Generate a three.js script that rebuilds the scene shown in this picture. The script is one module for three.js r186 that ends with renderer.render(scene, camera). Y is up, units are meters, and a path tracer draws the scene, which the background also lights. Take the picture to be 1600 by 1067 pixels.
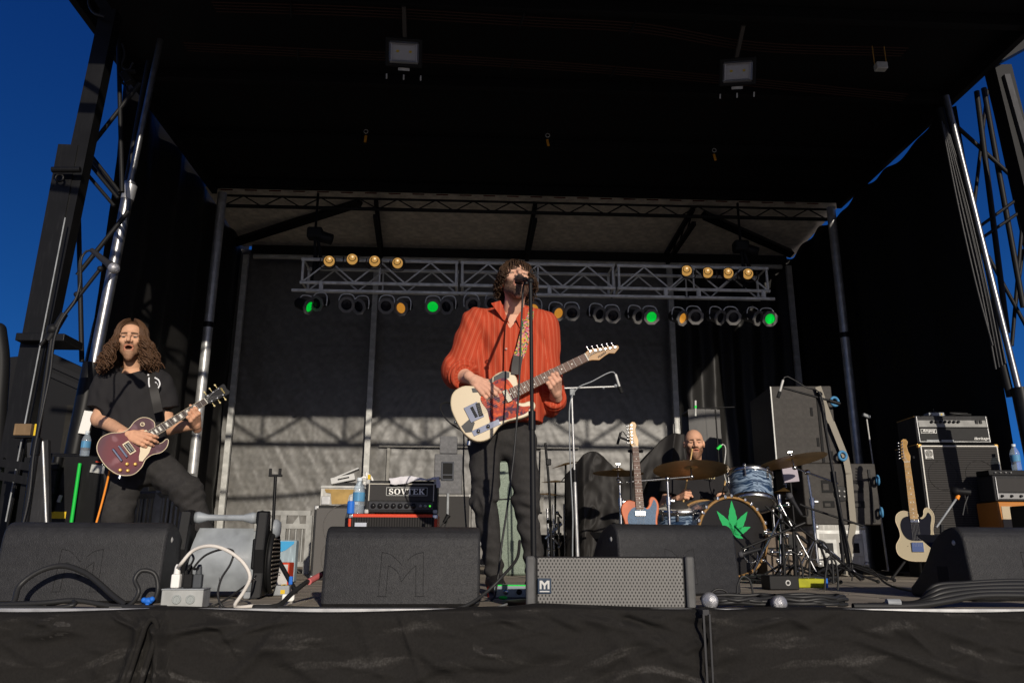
import * as THREE from 'three';
import { RoundedBoxGeometry } from 'three/addons/geometries/RoundedBoxGeometry.js';
import { mergeGeometries, toCreasedNormals } from 'three/addons/utils/BufferGeometryUtils.js';
import { FontLoader } from 'three/addons/loaders/FontLoader.js';
import { TextGeometry } from 'three/addons/geometries/TextGeometry.js';

// ---------------------------------------------------------------- camera, sky, sun, exposure
const D2R = Math.PI / 180;
const scene = new THREE.Scene();
const EYE = 0.22;                                   // metres above the stage deck (deck = y 0)
const camera = new THREE.PerspectiveCamera(47.24, 1600 / 1067, 0.05, 600);
camera.position.set(0, EYE, 0);
camera.rotation.set(14.8 * D2R, -2.6 * D2R, 0.004, 'YXZ');
camera.updateMatrixWorld(true);
scene.add(camera);

const SUN_AZ = 14 * D2R, SUN_EL = 17.2 * D2R;       // low sun behind the photographer, from the right
const sunDir = new THREE.Vector3(Math.sin(SUN_AZ) * Math.cos(SUN_EL), Math.sin(SUN_EL), Math.cos(SUN_AZ) * Math.cos(SUN_EL));
const sun = new THREE.DirectionalLight(new THREE.Color().setRGB(1.0, 0.91, 0.79), 4.2);
sun.position.copy(sunDir).multiplyScalar(40).add(new THREE.Vector3(0.6, 0, -6));
sun.target.position.set(0.6, 0, -6);
sun.castShadow = true; sun.shadow.mapSize.set(4096, 4096);
Object.assign(sun.shadow.camera, { left: -9, right: 9, top: 9, bottom: -9, near: 1, far: 90 });
sun.shadow.radius = 1.0;
scene.add(sun, sun.target);

{ // clear deep blue sky, paler towards the horizon and round the sun
  const W = 512, H = 256, data = new Float32Array(W * H * 4), d = new THREE.Vector3();
  for (let j = 0; j < H; j++) for (let i = 0; i < W; i++) {
    const el = ((j + 0.5) / H - 0.5) * Math.PI, az = ((i + 0.5) / W - 0.5) * 2 * Math.PI;
    d.set(Math.cos(az) * Math.cos(el), Math.sin(el), Math.sin(az) * Math.cos(el));
    const e = Math.max(0, el), t = Math.exp(-e / (13.5 * D2R)), c = Math.max(0, d.dot(sunDir));
    const g = 0.8 * Math.pow(c, 2) * t + 0.5 * Math.pow(c, 40);
    const k = el < 0 ? Math.max(0.25, 1 + el * 4) : 1, o = (j * W + i) * 4;
    data[o] = k * (0.0012 + 0.022 * t + g);
    data[o + 1] = k * (0.016 + 0.165 * t + g * 0.86);
    data[o + 2] = k * (0.115 + 0.48 * t + g * 0.68);
    data[o + 3] = 1;
  }
  const tx = new THREE.DataTexture(data, W, H, THREE.RGBAFormat, THREE.FloatType);
  tx.mapping = THREE.EquirectangularReflectionMapping; tx.magFilter = THREE.LinearFilter; tx.minFilter = THREE.LinearFilter;
  tx.needsUpdate = true; scene.background = tx; scene.environment = tx;
}
const renderer = new THREE.WebGLRenderer({ antialias: true });
renderer.setSize(1024, 682);
renderer.toneMapping = THREE.LinearToneMapping;
renderer.toneMappingExposure = 1.0;
renderer.shadowMap.enabled = true;

// ---------------------------------------------------------------- helpers
const V = (x = 0, y = 0, z = 0) => new THREE.Vector3(x, y, z);
let seed = 20240;
const rnd = () => { seed = (seed + 0x6D2B79F5) | 0; let t = Math.imul(seed ^ (seed >>> 15), 1 | seed); t = (t + Math.imul(t ^ (t >>> 7), 61 | t)) ^ t; return ((t ^ (t >>> 14)) >>> 0) / 4294967296; };
const rr = (a, b) => a + (b - a) * rnd();
const clamp = (x, a, b) => Math.min(b, Math.max(a, x));
const sstep = (a, b, x) => { const t = clamp((x - a) / (b - a), 0, 1); return t * t * (3 - 2 * t); };
const mix = (a, b, t) => a + (b - a) * t;

// a photo pixel gives a direction; the depth is the plane the thing stands in
const TF = Math.tan(47.24 * D2R / 2);
function ray(px, py) { return V((px - 800) / 533.5 * TF, -(py - 533.5) / 533.5 * TF, -1).applyQuaternion(camera.quaternion); }
function P(px, py, z) { const d = ray(px, py); return d.multiplyScalar(z / d.z).add(V(0, EYE, 0)); }
function onY(px, py, y = 0) { const d = ray(px, py); return d.multiplyScalar((y - EYE) / d.y).add(V(0, EYE, 0)); }

function hash(x, y, s) { let h = Math.imul(x | 0, 374761393) ^ Math.imul(y | 0, 668265263) ^ Math.imul(s | 0, 2147483647 - 58); h = Math.imul(h ^ (h >>> 13), 1274126177); return ((h ^ (h >>> 16)) >>> 0) / 4294967296; }
function vnoise(x, y, s = 1, px = 0, py = 0) {
  const xi = Math.floor(x), yi = Math.floor(y), fx = x - xi, fy = y - yi, u = fx * fx * (3 - 2 * fx), v = fy * fy * (3 - 2 * fy);
  const w = (a, p) => p ? ((a % p) + p) % p : a;
  const a = hash(w(xi, px), w(yi, py), s), b = hash(w(xi + 1, px), w(yi, py), s), c = hash(w(xi, px), w(yi + 1, py), s), d = hash(w(xi + 1, px), w(yi + 1, py), s);
  return mix(mix(a, b, u), mix(c, d, u), v);
}
function fbm(x, y, o = 4, s = 1, p = 0) { let r = 0, a = 0.5, n = 0; for (let i = 0; i < o; i++) { r += a * vnoise(x, y, s + i * 7, p, p); n += a; x *= 2; y *= 2; if (p) p *= 2; a *= 0.5; } return r / n; }
function n3(x, y, z, s = 1) { return (vnoise(x + z * 0.7, y - z * 0.3, s) + vnoise(y * 0.9 + z, x - z * 0.6, s + 3)) * 0.5; }

function tex(n, fn, { srgb = false, size = 1, sizeY } = {}) {     // fn(u,v) -> grey or [r,g,b] 0..1, tile size in metres
  const data = new Uint8Array(n * n * 4);
  for (let j = 0; j < n; j++) for (let i = 0; i < n; i++) {
    const c = fn(i / n, j / n), o = (j * n + i) * 4, g = typeof c === 'number';
    data[o] = 255 * clamp(g ? c : c[0], 0, 1); data[o + 1] = 255 * clamp(g ? c : c[1], 0, 1); data[o + 2] = 255 * clamp(g ? c : c[2], 0, 1); data[o + 3] = 255;
  }
  const t = new THREE.DataTexture(data, n, n, THREE.RGBAFormat);
  t.wrapS = t.wrapT = THREE.RepeatWrapping; t.magFilter = THREE.LinearFilter; t.minFilter = THREE.LinearMipmapLinearFilter; t.generateMipmaps = true;
  if (srgb) t.colorSpace = THREE.SRGBColorSpace;
  t.repeat.set(1 / size, 1 / (sizeY || size)); t.needsUpdate = true; return t;
}
const M = (r, g, b, o = {}) => new THREE.MeshPhysicalMaterial(Object.assign({ specularIntensity: 0.4, color: new THREE.Color().setRGB(r, g, b), roughness: 0.6, metalness: 0, side: THREE.DoubleSide }, o));
const MP = (r, g, b, o = {}) => new THREE.MeshPhysicalMaterial(Object.assign({ color: new THREE.Color().setRGB(r, g, b), roughness: 0.6, metalness: 0, side: THREE.DoubleSide }, o));

// geometry ---------------------------------------------------------------
function boxUV(g) {                                  // uv in metres by dominant face direction
  const p = g.attributes.position, n = g.attributes.normal, uv = new Float32Array(p.count * 2);
  for (let i = 0; i < p.count; i++) {
    const ax = Math.abs(n.getX(i)), ay = Math.abs(n.getY(i)), az = Math.abs(n.getZ(i));
    if (ax >= ay && ax >= az) { uv[i * 2] = p.getZ(i); uv[i * 2 + 1] = p.getY(i); }
    else if (ay >= az) { uv[i * 2] = p.getX(i); uv[i * 2 + 1] = p.getZ(i); }
    else { uv[i * 2] = p.getX(i); uv[i * 2 + 1] = p.getY(i); }
  }
  g.setAttribute('uv', new THREE.BufferAttribute(uv, 2)); return g;
}
function flat(g, keepUV) {
  let n = g.index ? g.toNonIndexed() : g;
  for (const k of Object.keys(n.attributes)) if (!['position', 'normal', 'uv', 'color'].includes(k)) n.deleteAttribute(k);
  if (!n.attributes.normal) n.computeVertexNormals();
  if (!keepUV || !n.attributes.uv) boxUV(n);
  return n;
}
function join(list, keepUV) {
  const l = (Array.isArray(list) ? list : [list]).map(g => flat(g, keepUV));
  const anyCol = l.some(g => g.attributes.color);
  for (const g of l) { if (!anyCol) continue; if (!g.attributes.color) g.setAttribute('color', new THREE.BufferAttribute(new Float32Array(g.attributes.position.count * 3).fill(1), 3)); }
  return l.length === 1 ? l[0] : mergeGeometries(l, false);
}
function mesh(name, geos, mat, parent, keepUV = false) {
  const m = new THREE.Mesh(geos.isBufferGeometry && geos.userData.ready ? geos : join(geos, keepUV), mat);
  m.name = name; m.castShadow = m.receiveShadow = true; if (parent) parent.add(m); return m;
}
const used = {};
function numbered(n) { if (!(n in used)) { used[n] = 0; return n; } return n + '_' + String(++used[n]).padStart(3, '0'); }
function thing(name, label, category, pos = [0, 0, 0], turn = 0, group) {
  const o = new THREE.Group(); o.name = numbered(name); const p = pos.isVector3 ? pos : V(...pos);
  o.position.copy(p); o.rotation.y = turn; o.userData = { label, category }; if (group) o.userData.group = group;
  scene.add(o); return o;
}
function solo(name, label, category, geos, mat, group, keepUV) {
  const m = mesh(numbered(name), geos, mat, scene, keepUV); m.userData = { label, category }; if (group) m.userData.group = group; return m;
}
function struct(name, geos, mat, keepUV) { const m = mesh(numbered(name), geos, mat, scene, keepUV); m.userData = { kind: 'structure' }; return m; }

const UP = V(0, 1, 0), _q = new THREE.Quaternion();
function rod(a, b, r, r2 = r, seg = 10) {
  const d = b.clone().sub(a), g = new THREE.CylinderGeometry(r2, r, d.length(), seg, 1);
  g.applyQuaternion(_q.setFromUnitVectors(UP, d.clone().normalize())); const c = a.clone().add(b).multiplyScalar(0.5); g.translate(c.x, c.y, c.z); return g;
}
function bar(a, b, w, h = w) {                       // square-section bar
  const d = b.clone().sub(a), L = d.length(), g = new THREE.BoxGeometry(w, L, h);
  g.applyQuaternion(_q.setFromUnitVectors(UP, d.normalize())); const c = a.clone().add(b).multiplyScalar(0.5); g.translate(c.x, c.y, c.z); return g;
}
function box(w, h, d, x = 0, y = 0, z = 0, bev = 0, rot) {
  const g = bev > 0 ? new RoundedBoxGeometry(w, h, d, 2, Math.min(bev, w / 2.01, h / 2.01, d / 2.01)) : new THREE.BoxGeometry(w, h, d);
  if (rot) g.applyMatrix4(new THREE.Matrix4().makeRotationFromEuler(new THREE.Euler(...rot)));
  g.translate(x, y, z); return g;
}
function tube(pts, r, n = 24, rad = 7, closed = false) { return new THREE.TubeGeometry(new THREE.CatmullRomCurve3(pts, closed, 'centripetal'), n, r, rad, closed); }
function ball(c, r, s = [1, 1, 1], w = 12, h = 9) { const g = new THREE.SphereGeometry(r, w, h); g.scale(...s); g.translate(c.x, c.y, c.z); return g; }
function lathe(prof, seg = 24) { return new THREE.LatheGeometry(prof.map(p => new THREE.Vector2(...p)), seg); }
function along(g, pos, dir) { g.applyQuaternion(_q.setFromUnitVectors(UP, dir.clone().normalize())); g.translate(pos.x, pos.y, pos.z); return g; }
function torus(c, R, r, dir = V(0, 0, 1), rs = 6, ts = 28) { const g = new THREE.TorusGeometry(R, r, rs, ts); g.applyQuaternion(_q.setFromUnitVectors(V(0, 0, 1), dir.clone().normalize())); g.translate(c.x, c.y, c.z); return g; }
function ext(pts, depth, bevel = 0, spline = false, seg = 64, bs = 2) {
  let s;
  if (spline) { const c = new THREE.CatmullRomCurve3(pts.map(p => V(p[0], p[1], 0)), true, 'centripetal'); s = new THREE.Shape(c.getPoints(seg).slice(0, seg).map(p => new THREE.Vector2(p.x, p.y))); }
  else s = new THREE.Shape(pts.map(p => new THREE.Vector2(...p)));
  return new THREE.ExtrudeGeometry(s, { depth, bevelEnabled: bevel > 0, bevelSize: bevel, bevelThickness: bevel, bevelSegments: bs, bevelOffset: -bevel, curveSegments: 8 });
}
const fonts = {};
for (const [k, f] of [['serif', 'droid_serif_bold'], ['sans', 'droid_sans_bold']]) fonts[k] = await new FontLoader().loadAsync('fonts/droid/' + f + '.typeface.json');
function text(s, font, size, depth = 0.002) { const g = new TextGeometry(s, { font: fonts[font], size, depth, curveSegments: 3, bevelEnabled: false }); g.computeBoundingBox(); const b = g.boundingBox; g.translate(-(b.min.x + b.max.x) / 2, -(b.min.y + b.max.y) / 2, 0); return g; }

// height-field cloth: fn(u,v) -> Vector3
function sheet(nu, nv, fn) {
  const pos = new Float32Array((nu + 1) * (nv + 1) * 3), uv = new Float32Array((nu + 1) * (nv + 1) * 2), idx = [];
  let k = 0; for (let j = 0; j <= nv; j++) for (let i = 0; i <= nu; i++, k++) { const p = fn(i / nu, j / nv); pos[k * 3] = p.x; pos[k * 3 + 1] = p.y; pos[k * 3 + 2] = p.z; }
  for (let j = 0; j < nv; j++) for (let i = 0; i < nu; i++) { const a = j * (nu + 1) + i, b = a + 1, c = a + nu + 1, d = c + 1; idx.push(a, b, d, a, d, c); }
  const g = new THREE.BufferGeometry(); g.setAttribute('position', new THREE.BufferAttribute(pos, 3)); g.setAttribute('uv', new THREE.BufferAttribute(uv, 2)); g.setIndex(idx); g.computeVertexNormals(); return g;
}

// signed-distance meshing (surface nets) ---------------------------------
const cap = (a, b, ra, rb = ra) => { const d = b.clone().sub(a), L2 = Math.max(1e-9, d.lengthSq()); return (x, y, z) => { const px = x - a.x, py = y - a.y, pz = z - a.z; const t = clamp((px * d.x + py * d.y + pz * d.z) / L2, 0, 1); const ex = px - d.x * t, ey = py - d.y * t, ez = pz - d.z * t; return Math.sqrt(ex * ex + ey * ey + ez * ez) - (ra + (rb - ra) * t); }; };
const ecap = (a, b, ra, rb, zs) => { const c = cap(V(a.x, a.y, a.z / zs), V(b.x, b.y, b.z / zs), ra, rb); return (x, y, z) => c(x, y, z / zs) * (zs < 1 ? Math.max(zs, 0.75) : 1); };
const ell = (c, rx, ry, rz) => (x, y, z) => { const a = (x - c.x) / rx, b = (y - c.y) / ry, d = (z - c.z) / rz; const k = Math.sqrt(a * a + b * b + d * d); return (k - 1) * Math.min(rx, ry, rz) * (k > 1 ? 1 : 1); };
const smin = (a, b, k) => { const h = Math.max(k - Math.abs(a - b), 0) / k; return Math.min(a, b) - h * h * k * 0.25; };
const smax = (a, b, k) => -smin(-a, -b, k);
const uni = (k, ...fs) => (x, y, z) => { let d = fs[0](x, y, z); for (let i = 1; i < fs.length; i++) d = smin(d, fs[i](x, y, z), k); return d; };
function sdf(f, mn, mx, h, col) {
  const nx = Math.ceil((mx.x - mn.x) / h) + 1, ny = Math.ceil((mx.y - mn.y) / h) + 1, nz = Math.ceil((mx.z - mn.z) / h) + 1, S = 5;
  const val = new Float32Array(nx * ny * nz), id = (i, j, k) => (k * ny + j) * nx + i;
  for (let k0 = 0; k0 < nz; k0 += S) for (let j0 = 0; j0 < ny; j0 += S) for (let i0 = 0; i0 < nx; i0 += S) {
    const c = f(mn.x + (i0 + S / 2) * h, mn.y + (j0 + S / 2) * h, mn.z + (k0 + S / 2) * h), far = Math.abs(c) > S * h * 1.35;
    for (let k = k0; k < Math.min(nz, k0 + S); k++) for (let j = j0; j < Math.min(ny, j0 + S); j++) for (let i = i0; i < Math.min(nx, i0 + S); i++)
      val[id(i, j, k)] = far ? c : f(mn.x + i * h, mn.y + j * h, mn.z + k * h);
  }
  const vid = new Int32Array(nx * ny * nz).fill(-1), pos = [], idx = [];
  for (let k = 0; k < nz - 1; k++) for (let j = 0; j < ny - 1; j++) for (let i = 0; i < nx - 1; i++) {
    let sx = 0, sy = 0, sz = 0, n = 0;
    const v = [val[id(i, j, k)], val[id(i + 1, j, k)], val[id(i, j + 1, k)], val[id(i + 1, j + 1, k)], val[id(i, j, k + 1)], val[id(i + 1, j, k + 1)], val[id(i, j + 1, k + 1)], val[id(i + 1, j + 1, k + 1)]];
    let m = 0; for (let q = 0; q < 8; q++) if (v[q] < 0) m |= 1 << q; if (m === 0 || m === 255) continue;
    for (let a = 0; a < 8; a++) for (let ax = 1; ax < 8; ax <<= 1) { if (a & ax) continue; const b = a | ax; if ((v[a] < 0) === (v[b] < 0)) continue; const t = v[a] / (v[a] - v[b]); sx += (a & 1) + (ax === 1 ? t : 0); sy += ((a >> 1) & 1) + (ax === 2 ? t : 0); sz += ((a >> 2) & 1) + (ax === 4 ? t : 0); n++; }
    vid[id(i, j, k)] = pos.length / 3; pos.push(mn.x + (i + sx / n) * h, mn.y + (j + sy / n) * h, mn.z + (k + sz / n) * h);
  }
  const quad = (a, b, c, d, fl) => { if (a < 0 || b < 0 || c < 0 || d < 0) return; fl ? idx.push(a, c, b, a, d, c) : idx.push(a, b, c, a, c, d); };
  for (let k = 1; k < nz - 1; k++) for (let j = 1; j < ny - 1; j++) for (let i = 1; i < nx - 1; i++) {
    const s = val[id(i, j, k)] < 0;
    if (s !== (val[id(i + 1, j, k)] < 0)) quad(vid[id(i, j - 1, k - 1)], vid[id(i, j, k - 1)], vid[id(i, j, k)], vid[id(i, j - 1, k)], !s);
    if (s !== (val[id(i, j + 1, k)] < 0)) quad(vid[id(i - 1, j, k - 1)], vid[id(i - 1, j, k)], vid[id(i, j, k)], vid[id(i, j, k - 1)], !s);
    if (s !== (val[id(i, j, k + 1)] < 0)) quad(vid[id(i - 1, j - 1, k)], vid[id(i, j - 1, k)], vid[id(i, j, k)], vid[id(i - 1, j, k)], !s);
  }
  const g = new THREE.BufferGeometry(), n = pos.length / 3, nor = new Float32Array(n * 3), e = h * 0.6;
  for (let q = 0; q < n; q++) { const x = pos[q * 3], y = pos[q * 3 + 1], z = pos[q * 3 + 2]; const a = f(x + e, y, z) - f(x - e, y, z), b = f(x, y + e, z) - f(x, y - e, z), c = f(x, y, z + e) - f(x, y, z - e), L = Math.hypot(a, b, c) || 1; nor[q * 3] = a / L; nor[q * 3 + 1] = b / L; nor[q * 3 + 2] = c / L; }
  g.setAttribute('position', new THREE.BufferAttribute(new Float32Array(pos), 3)); g.setAttribute('normal', new THREE.BufferAttribute(nor, 3)); g.setIndex(idx);
  if (col) { const c = new Float32Array(n * 3); for (let q = 0; q < n; q++) { const k = col(pos[q * 3], pos[q * 3 + 1], pos[q * 3 + 2]); c[q * 3] = k[0]; c[q * 3 + 1] = k[1]; c[q * 3 + 2] = k[2]; } g.setAttribute('color', new THREE.BufferAttribute(c, 3)); }
  return g;
}

// ---------------------------------------------------------------- materials
const grit = tex(256, (u, v) => { const a = vnoise(u * 128, v * 128, 5, 128, 128), b = vnoise(u * 64, v * 64, 9, 64, 64); return clamp(0.25 + 0.5 * Math.pow(a, 2.2) + 0.5 * Math.pow(b, 3), 0, 1); }, { size: 0.17 });
const gritCol = tex(256, (u, v) => { const a = vnoise(u * 128, v * 128, 5, 128, 128), b = fbm(u * 8, v * 8, 4, 31, 8), s = hash((u * 256) | 0, (v * 256) | 0, 77) > 0.985 ? 0.45 : 0; const g = 0.5 + 0.25 * a + 0.3 * (b - 0.5) + s * a; return [g, g, g]; }, { size: 0.17 });
const weave = tex(128, (u, v) => 0.5 + 0.25 * Math.sin(u * Math.PI * 2 * 32) + 0.25 * Math.sin(v * Math.PI * 2 * 32), { size: 0.05 });
const pebble = tex(128, (u, v) => 0.6 * vnoise(u * 48, v * 48, 11, 48, 48) + 0.4 * vnoise(u * 24, v * 24, 12, 24, 24), { size: 0.06 });
const wearCol = tex(256, (u, v) => { const a = fbm(u * 6, v * 6, 5, 41, 6), s = Math.pow(vnoise(u * 96, v * 12, 43, 96, 12), 6); const g = 0.62 + 0.5 * (a - 0.5) + 0.5 * s; return [g, g, g]; }, { size: 0.8 });
const weldCol = tex(256, (u, v) => { const g = 0.7 + 0.45 * (fbm(u * 10, v * 10, 4, 51, 10) - 0.5); return [g, g, g * 0.98]; }, { size: 0.5 });
const dustCol = tex(1024, (u, v) => {                // lint and dust caught in long thin scuffs on the black skirt cloth
  const wy = v + 0.05 * (fbm(u * 6, v * 4, 3, 61, 2) - 0.5) + 0.03 * Math.sin(u * 12.566);
  const th = vnoise(u * 512, v * 256, 63, 512, 256), w2 = vnoise(u * 256, v * 512, 64, 256, 512), big = sstep(0.35, 0.68, fbm(u * 5, v * 4, 3, 66, 1));
  const st = sstep(0.55, 0.82, fbm(u * 8 + wy * 3, wy * 34, 4, 62, 0)) * big;
  const s = st * (0.25 + 1.5 * th * w2), g = 0.30 + 0.10 * th + 0.9 * s; return [g, g * 0.98, g * 0.95];
}, { size: 1.7, sizeY: 1.3 });

const mat = {
  wedge: M(0.034, 0.034, 0.036, { map: gritCol, bumpMap: grit, bumpScale: 0.0013, roughness: 0.52 }),
  blackGloss: M(0.012, 0.012, 0.013, { roughness: 0.28 }),
  black: M(0.008, 0.008, 0.0085, { roughness: 0.55 }),
  blackMetal: M(0.011, 0.011, 0.0115, { roughness: 0.42, metalness: 0.2, map: wearCol }),
  tolex: M(0.03, 0.03, 0.031, { roughness: 0.6, bumpMap: pebble, bumpScale: 0.0006, map: wearCol }),
  grille: M(0.045, 0.043, 0.042, { roughness: 0.9, bumpMap: weave, bumpScale: 0.0006 }),
  grilleLight: M(0.11, 0.105, 0.10, { roughness: 0.9, bumpMap: weave, bumpScale: 0.0006 }),
  carpet: M(0.22, 0.22, 0.225, { roughness: 0.95, bumpMap: pebble, bumpScale: 0.001, map: gritCol }),
  chrome: M(0.62, 0.62, 0.63, { metalness: 1, roughness: 0.27, map: weldCol }),
  dullChrome: M(0.30, 0.30, 0.31, { metalness: 0.9, roughness: 0.36, map: weldCol }),
  mirror: M(0.55, 0.57, 0.6, { metalness: 1, roughness: 0.06 }),
  steel: M(0.6, 0.6, 0.6, { metalness: 0.6, roughness: 0.42, map: weldCol }),
  alu: M(0.9, 0.9, 0.87, { metalness: 0.0, roughness: 0.4, map: weldCol }),
  galv: M(0.6, 0.6, 0.58, { metalness: 0.15, roughness: 0.5, map: weldCol }),
  greyPlastic: M(0.34, 0.36, 0.38, { roughness: 0.45, map: weldCol }),
  white: M(0.75, 0.74, 0.7, { roughness: 0.6 }),
  cableBlack: M(0.022, 0.022, 0.022, { roughness: 0.42 }),
  rubber: M(0.012, 0.012, 0.012, { roughness: 0.8 }),
  denim: M(0.05, 0.047, 0.045, { roughness: 0.95, bumpMap: weave, bumpScale: 0.0005, map: gritCol }),
  tee: M(0.020, 0.019, 0.020, { roughness: 0.95, bumpMap: weave, bumpScale: 0.0003 }),
  leather: M(0.02, 0.018, 0.017, { roughness: 0.5 }),
  canvasRoof: M(0.004, 0.004, 0.0045, { roughness: 0.9 }),
  curtain: M(0.006, 0.006, 0.006, { roughness: 0.8 }),
  gold: M(0.55, 0.32, 0.09, { roughness: 0.35, metalness: 0.4 }),
  red: M(0.5, 0.05, 0.02, { roughness: 0.5 }),
  orange: M(0.75, 0.24, 0.02, { roughness: 0.5 }),
  blue: M(0.02, 0.14, 0.55, { roughness: 0.5 }),
  greenTape: M(0.02, 0.62, 0.07, { roughness: 0.5 }),
  yellow: M(0.62, 0.42, 0.02, { roughness: 0.6 }),
};

// ================================================================ the setting
struct('ground', [sheet(40, 40, (u, v) => V((u - 0.5) * 500, -1.3 + 0.02 * fbm(u * 80, v * 80, 2), (0.5 - v) * 500))], M(0.5, 0.47, 0.42, { roughness: 0.95, map: wearCol }));
const SX0 = -3.3, SX1 = 4.5, SZ0 = -2.93, SZ1 = -10.3, ROOF = 4.27;
{
  const deck = struct('stage_floor', [box(SX1 - SX0, 0.16, SZ0 - SZ1, (SX0 + SX1) / 2, -0.104, (SZ0 + SZ1) / 2)], M(0.05, 0.048, 0.045, { roughness: 0.9 }));
  const grain = k => tex(256, (u, v) => { const a = fbm(u * 4, v * 40, 4, 70 + k, 4), b = fbm(u * 6, v * 6, 4, 80 + k, 6), s = vnoise(u * 8, v * 128, 90 + k, 8, 128); const g = 0.42 + 0.4 * a + 0.4 * (b - 0.5) - 0.3 * (s > 0.86 ? 1 : 0); return [g, g * 0.94, g * 0.86]; }, { size: 1.3, sizeY: 0.6 });
  const bm = [0, 1, 2].map(k => M(0.42, 0.39, 0.345, { map: grain(k), roughness: 0.75 }));
  const rows = 26, bw = (SZ0 - SZ1) / rows, bl = (SX1 - SX0) / 3;
  const bg = box(bl - 0.006, 0.02, bw - 0.007, 0, 0, 0, 0.003); boxUV(bg); const bgf = flat(bg); bgf.userData.ready = true;
  for (let r = 0; r < rows; r++) for (let c = 0; c < 3; c++) { const m = mesh('floor_board', bgf, bm[(r * 2 + c) % 3], deck); m.position.set(SX0 + (c + 0.5) * bl, -0.0115 + 0.0015 * rnd(), SZ0 - (r + 0.5) * bw); }
  // aluminium nosing along the front of the deck
  solo('stage_edge_rail', 'long thin aluminium nosing along the front lip of the stage', 'edge trim', [box(SX1 - SX0, 0.022, 0.02, (SX0 + SX1) / 2, -0.0005, SZ0 - 0.012, 0.004)], mat.steel);
}
{ // black cloth skirt in three lengths, hung over the lip of the deck
  const skirtMat = M(0.046, 0.0435, 0.041, { specularIntensity: 0.25, map: dustCol, roughness: 0.95, bumpMap: weave, bumpScale: 0.0006 });
  const xa = P(228, 1000, -2.9).x, xb = P(1095, 1000, -2.9).x;
  const spans = [[-3.4, xa + 0.03, 'creased black stage skirt cloth ending at a looped pleat below the power box', 0], [xa - 0.01, xb, 'widest length of dusty black stage skirt cloth below the small grilled speaker', 1], [xb + 0.012, 4.6, 'black stage skirt cloth below the coiled cables and fat cable loom', 2]];
  const creases = Array.from({ length: 330 }, () => { const an = rr(-0.55, 0.45) + (rnd() < 0.16 ? rr(-1.0, 1.0) : 0); return { x: rr(-2.4, 3.4), y: -0.02 - 0.5 * Math.pow(rnd(), 1.3), c: Math.cos(an), s: Math.sin(an), L: rr(0.05, 0.2), w: rr(0.009, 0.024), a: rr(0.006, 0.024) * (rnd() < 0.75 ? 1 : -0.8), b: rr(-1.2, 1.2) }; });
  for (const [x0, x1, label, k] of spans) {
    const g = sheet(Math.round((x1 - x0) * 120), 110, (u, v) => {
      const x = mix(x0, x1, u), t = Math.pow(v, 1.6), fillX = sstep(0.12, 0.25, x) * (1 - sstep(0.80, 0.92, x));
      let y = 0.004 - t * 1.28 + (1 - sstep(0, 0.08, v)) * (0.004 + 0.012 * fillX + 0.008 * Math.sin(x * 5 + k));
      const w = sstep(0.0, 0.10, v);
      let d = 0.035 * (fbm(x * 2.2, y * 4, 3, 101 + k) - 0.5);
      for (const w2 of creases) { const dx = x - w2.x; if (dx > 0.5 || dx < -0.5) continue; const dy = y - w2.y, q = dx * w2.c + dy * w2.s, r = -dx * w2.s + dy * w2.c + w2.b * q * q; if (q > 1.6 * w2.L || q < -1.6 * w2.L || r > 4 * w2.w || r < -4 * w2.w) continue; d += w2.a * Math.exp(-(q * q) / (w2.L * w2.L) * 1.4 - (r * r) / (w2.w * w2.w)) ; }
      let z = -2.905 + w * d + 0.02 * w + t * 0.05 - (1 - sstep(0, 0.03, v)) * 0.07 * (v < 0.03 ? 1 : 0);
      const e0 = (x - x0), e1 = (x1 - x), slant = k === 0 ? 0.16 * y : 0;
      if (k === 0) { const q = e1 + slant; z += 0.045 * Math.exp(-Math.pow((q - 0.03) / 0.022, 2)) * sstep(0.02, 0.2, v); }
      if (k === 1) { z += 0.05 * Math.exp(-Math.pow((e0 - 0.055 + 0.16 * y * 0.8) / 0.02, 2)) * sstep(0.02, 0.15, v); z += 0.016 * Math.exp(-Math.pow(e1 / 0.02, 2)); }
      if (k === 2) z += 0.022 * Math.exp(-Math.pow((e0 - 0.02) / 0.016, 2));
      return V(x, y, z);
    });
    solo('stage_skirt', label, 'stage skirt', g, skirtMat);
  }
  const zl = -2.835, lp = [[190, 1090], [206, 1040], [219, 1000], [229, 974], [237, 967], [244, 976], [240, 1002], [228, 1040], [212, 1090]].map(([a, b]) => P(a, b, zl)), lg = tube(lp, 0.0095, 60, 8);
  solo('cloth_loop', 'pinched loop of skirt cloth hanging below the power box', 'cloth', lg, skirtMat);
  const sx = xb + 0.006; solo('hanging_strap', 'black webbing strap hanging down the seam of the stage skirt', 'strap', [box(0.007, 1.2, 0.003, sx - 0.008, -0.60, -2.835, 0, [0.01, 0, 0.004]), box(0.006, 1.2, 0.003, sx + 0.008, -0.60, -2.832, 0, [0.012, 0, -0.003]), box(0.024, 0.02, 0.08, sx, 0.004, -2.872, 0.002)], M(0.03, 0.03, 0.032, { roughness: 0.5 }));
  struct('stage_base', [box(SX1 - SX0 - 0.1, 1.08, SZ0 - SZ1 - 0.3, (SX0 + SX1) / 2, -0.75, (SZ0 + SZ1) / 2 - 0.1)], mat.black);
}
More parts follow.
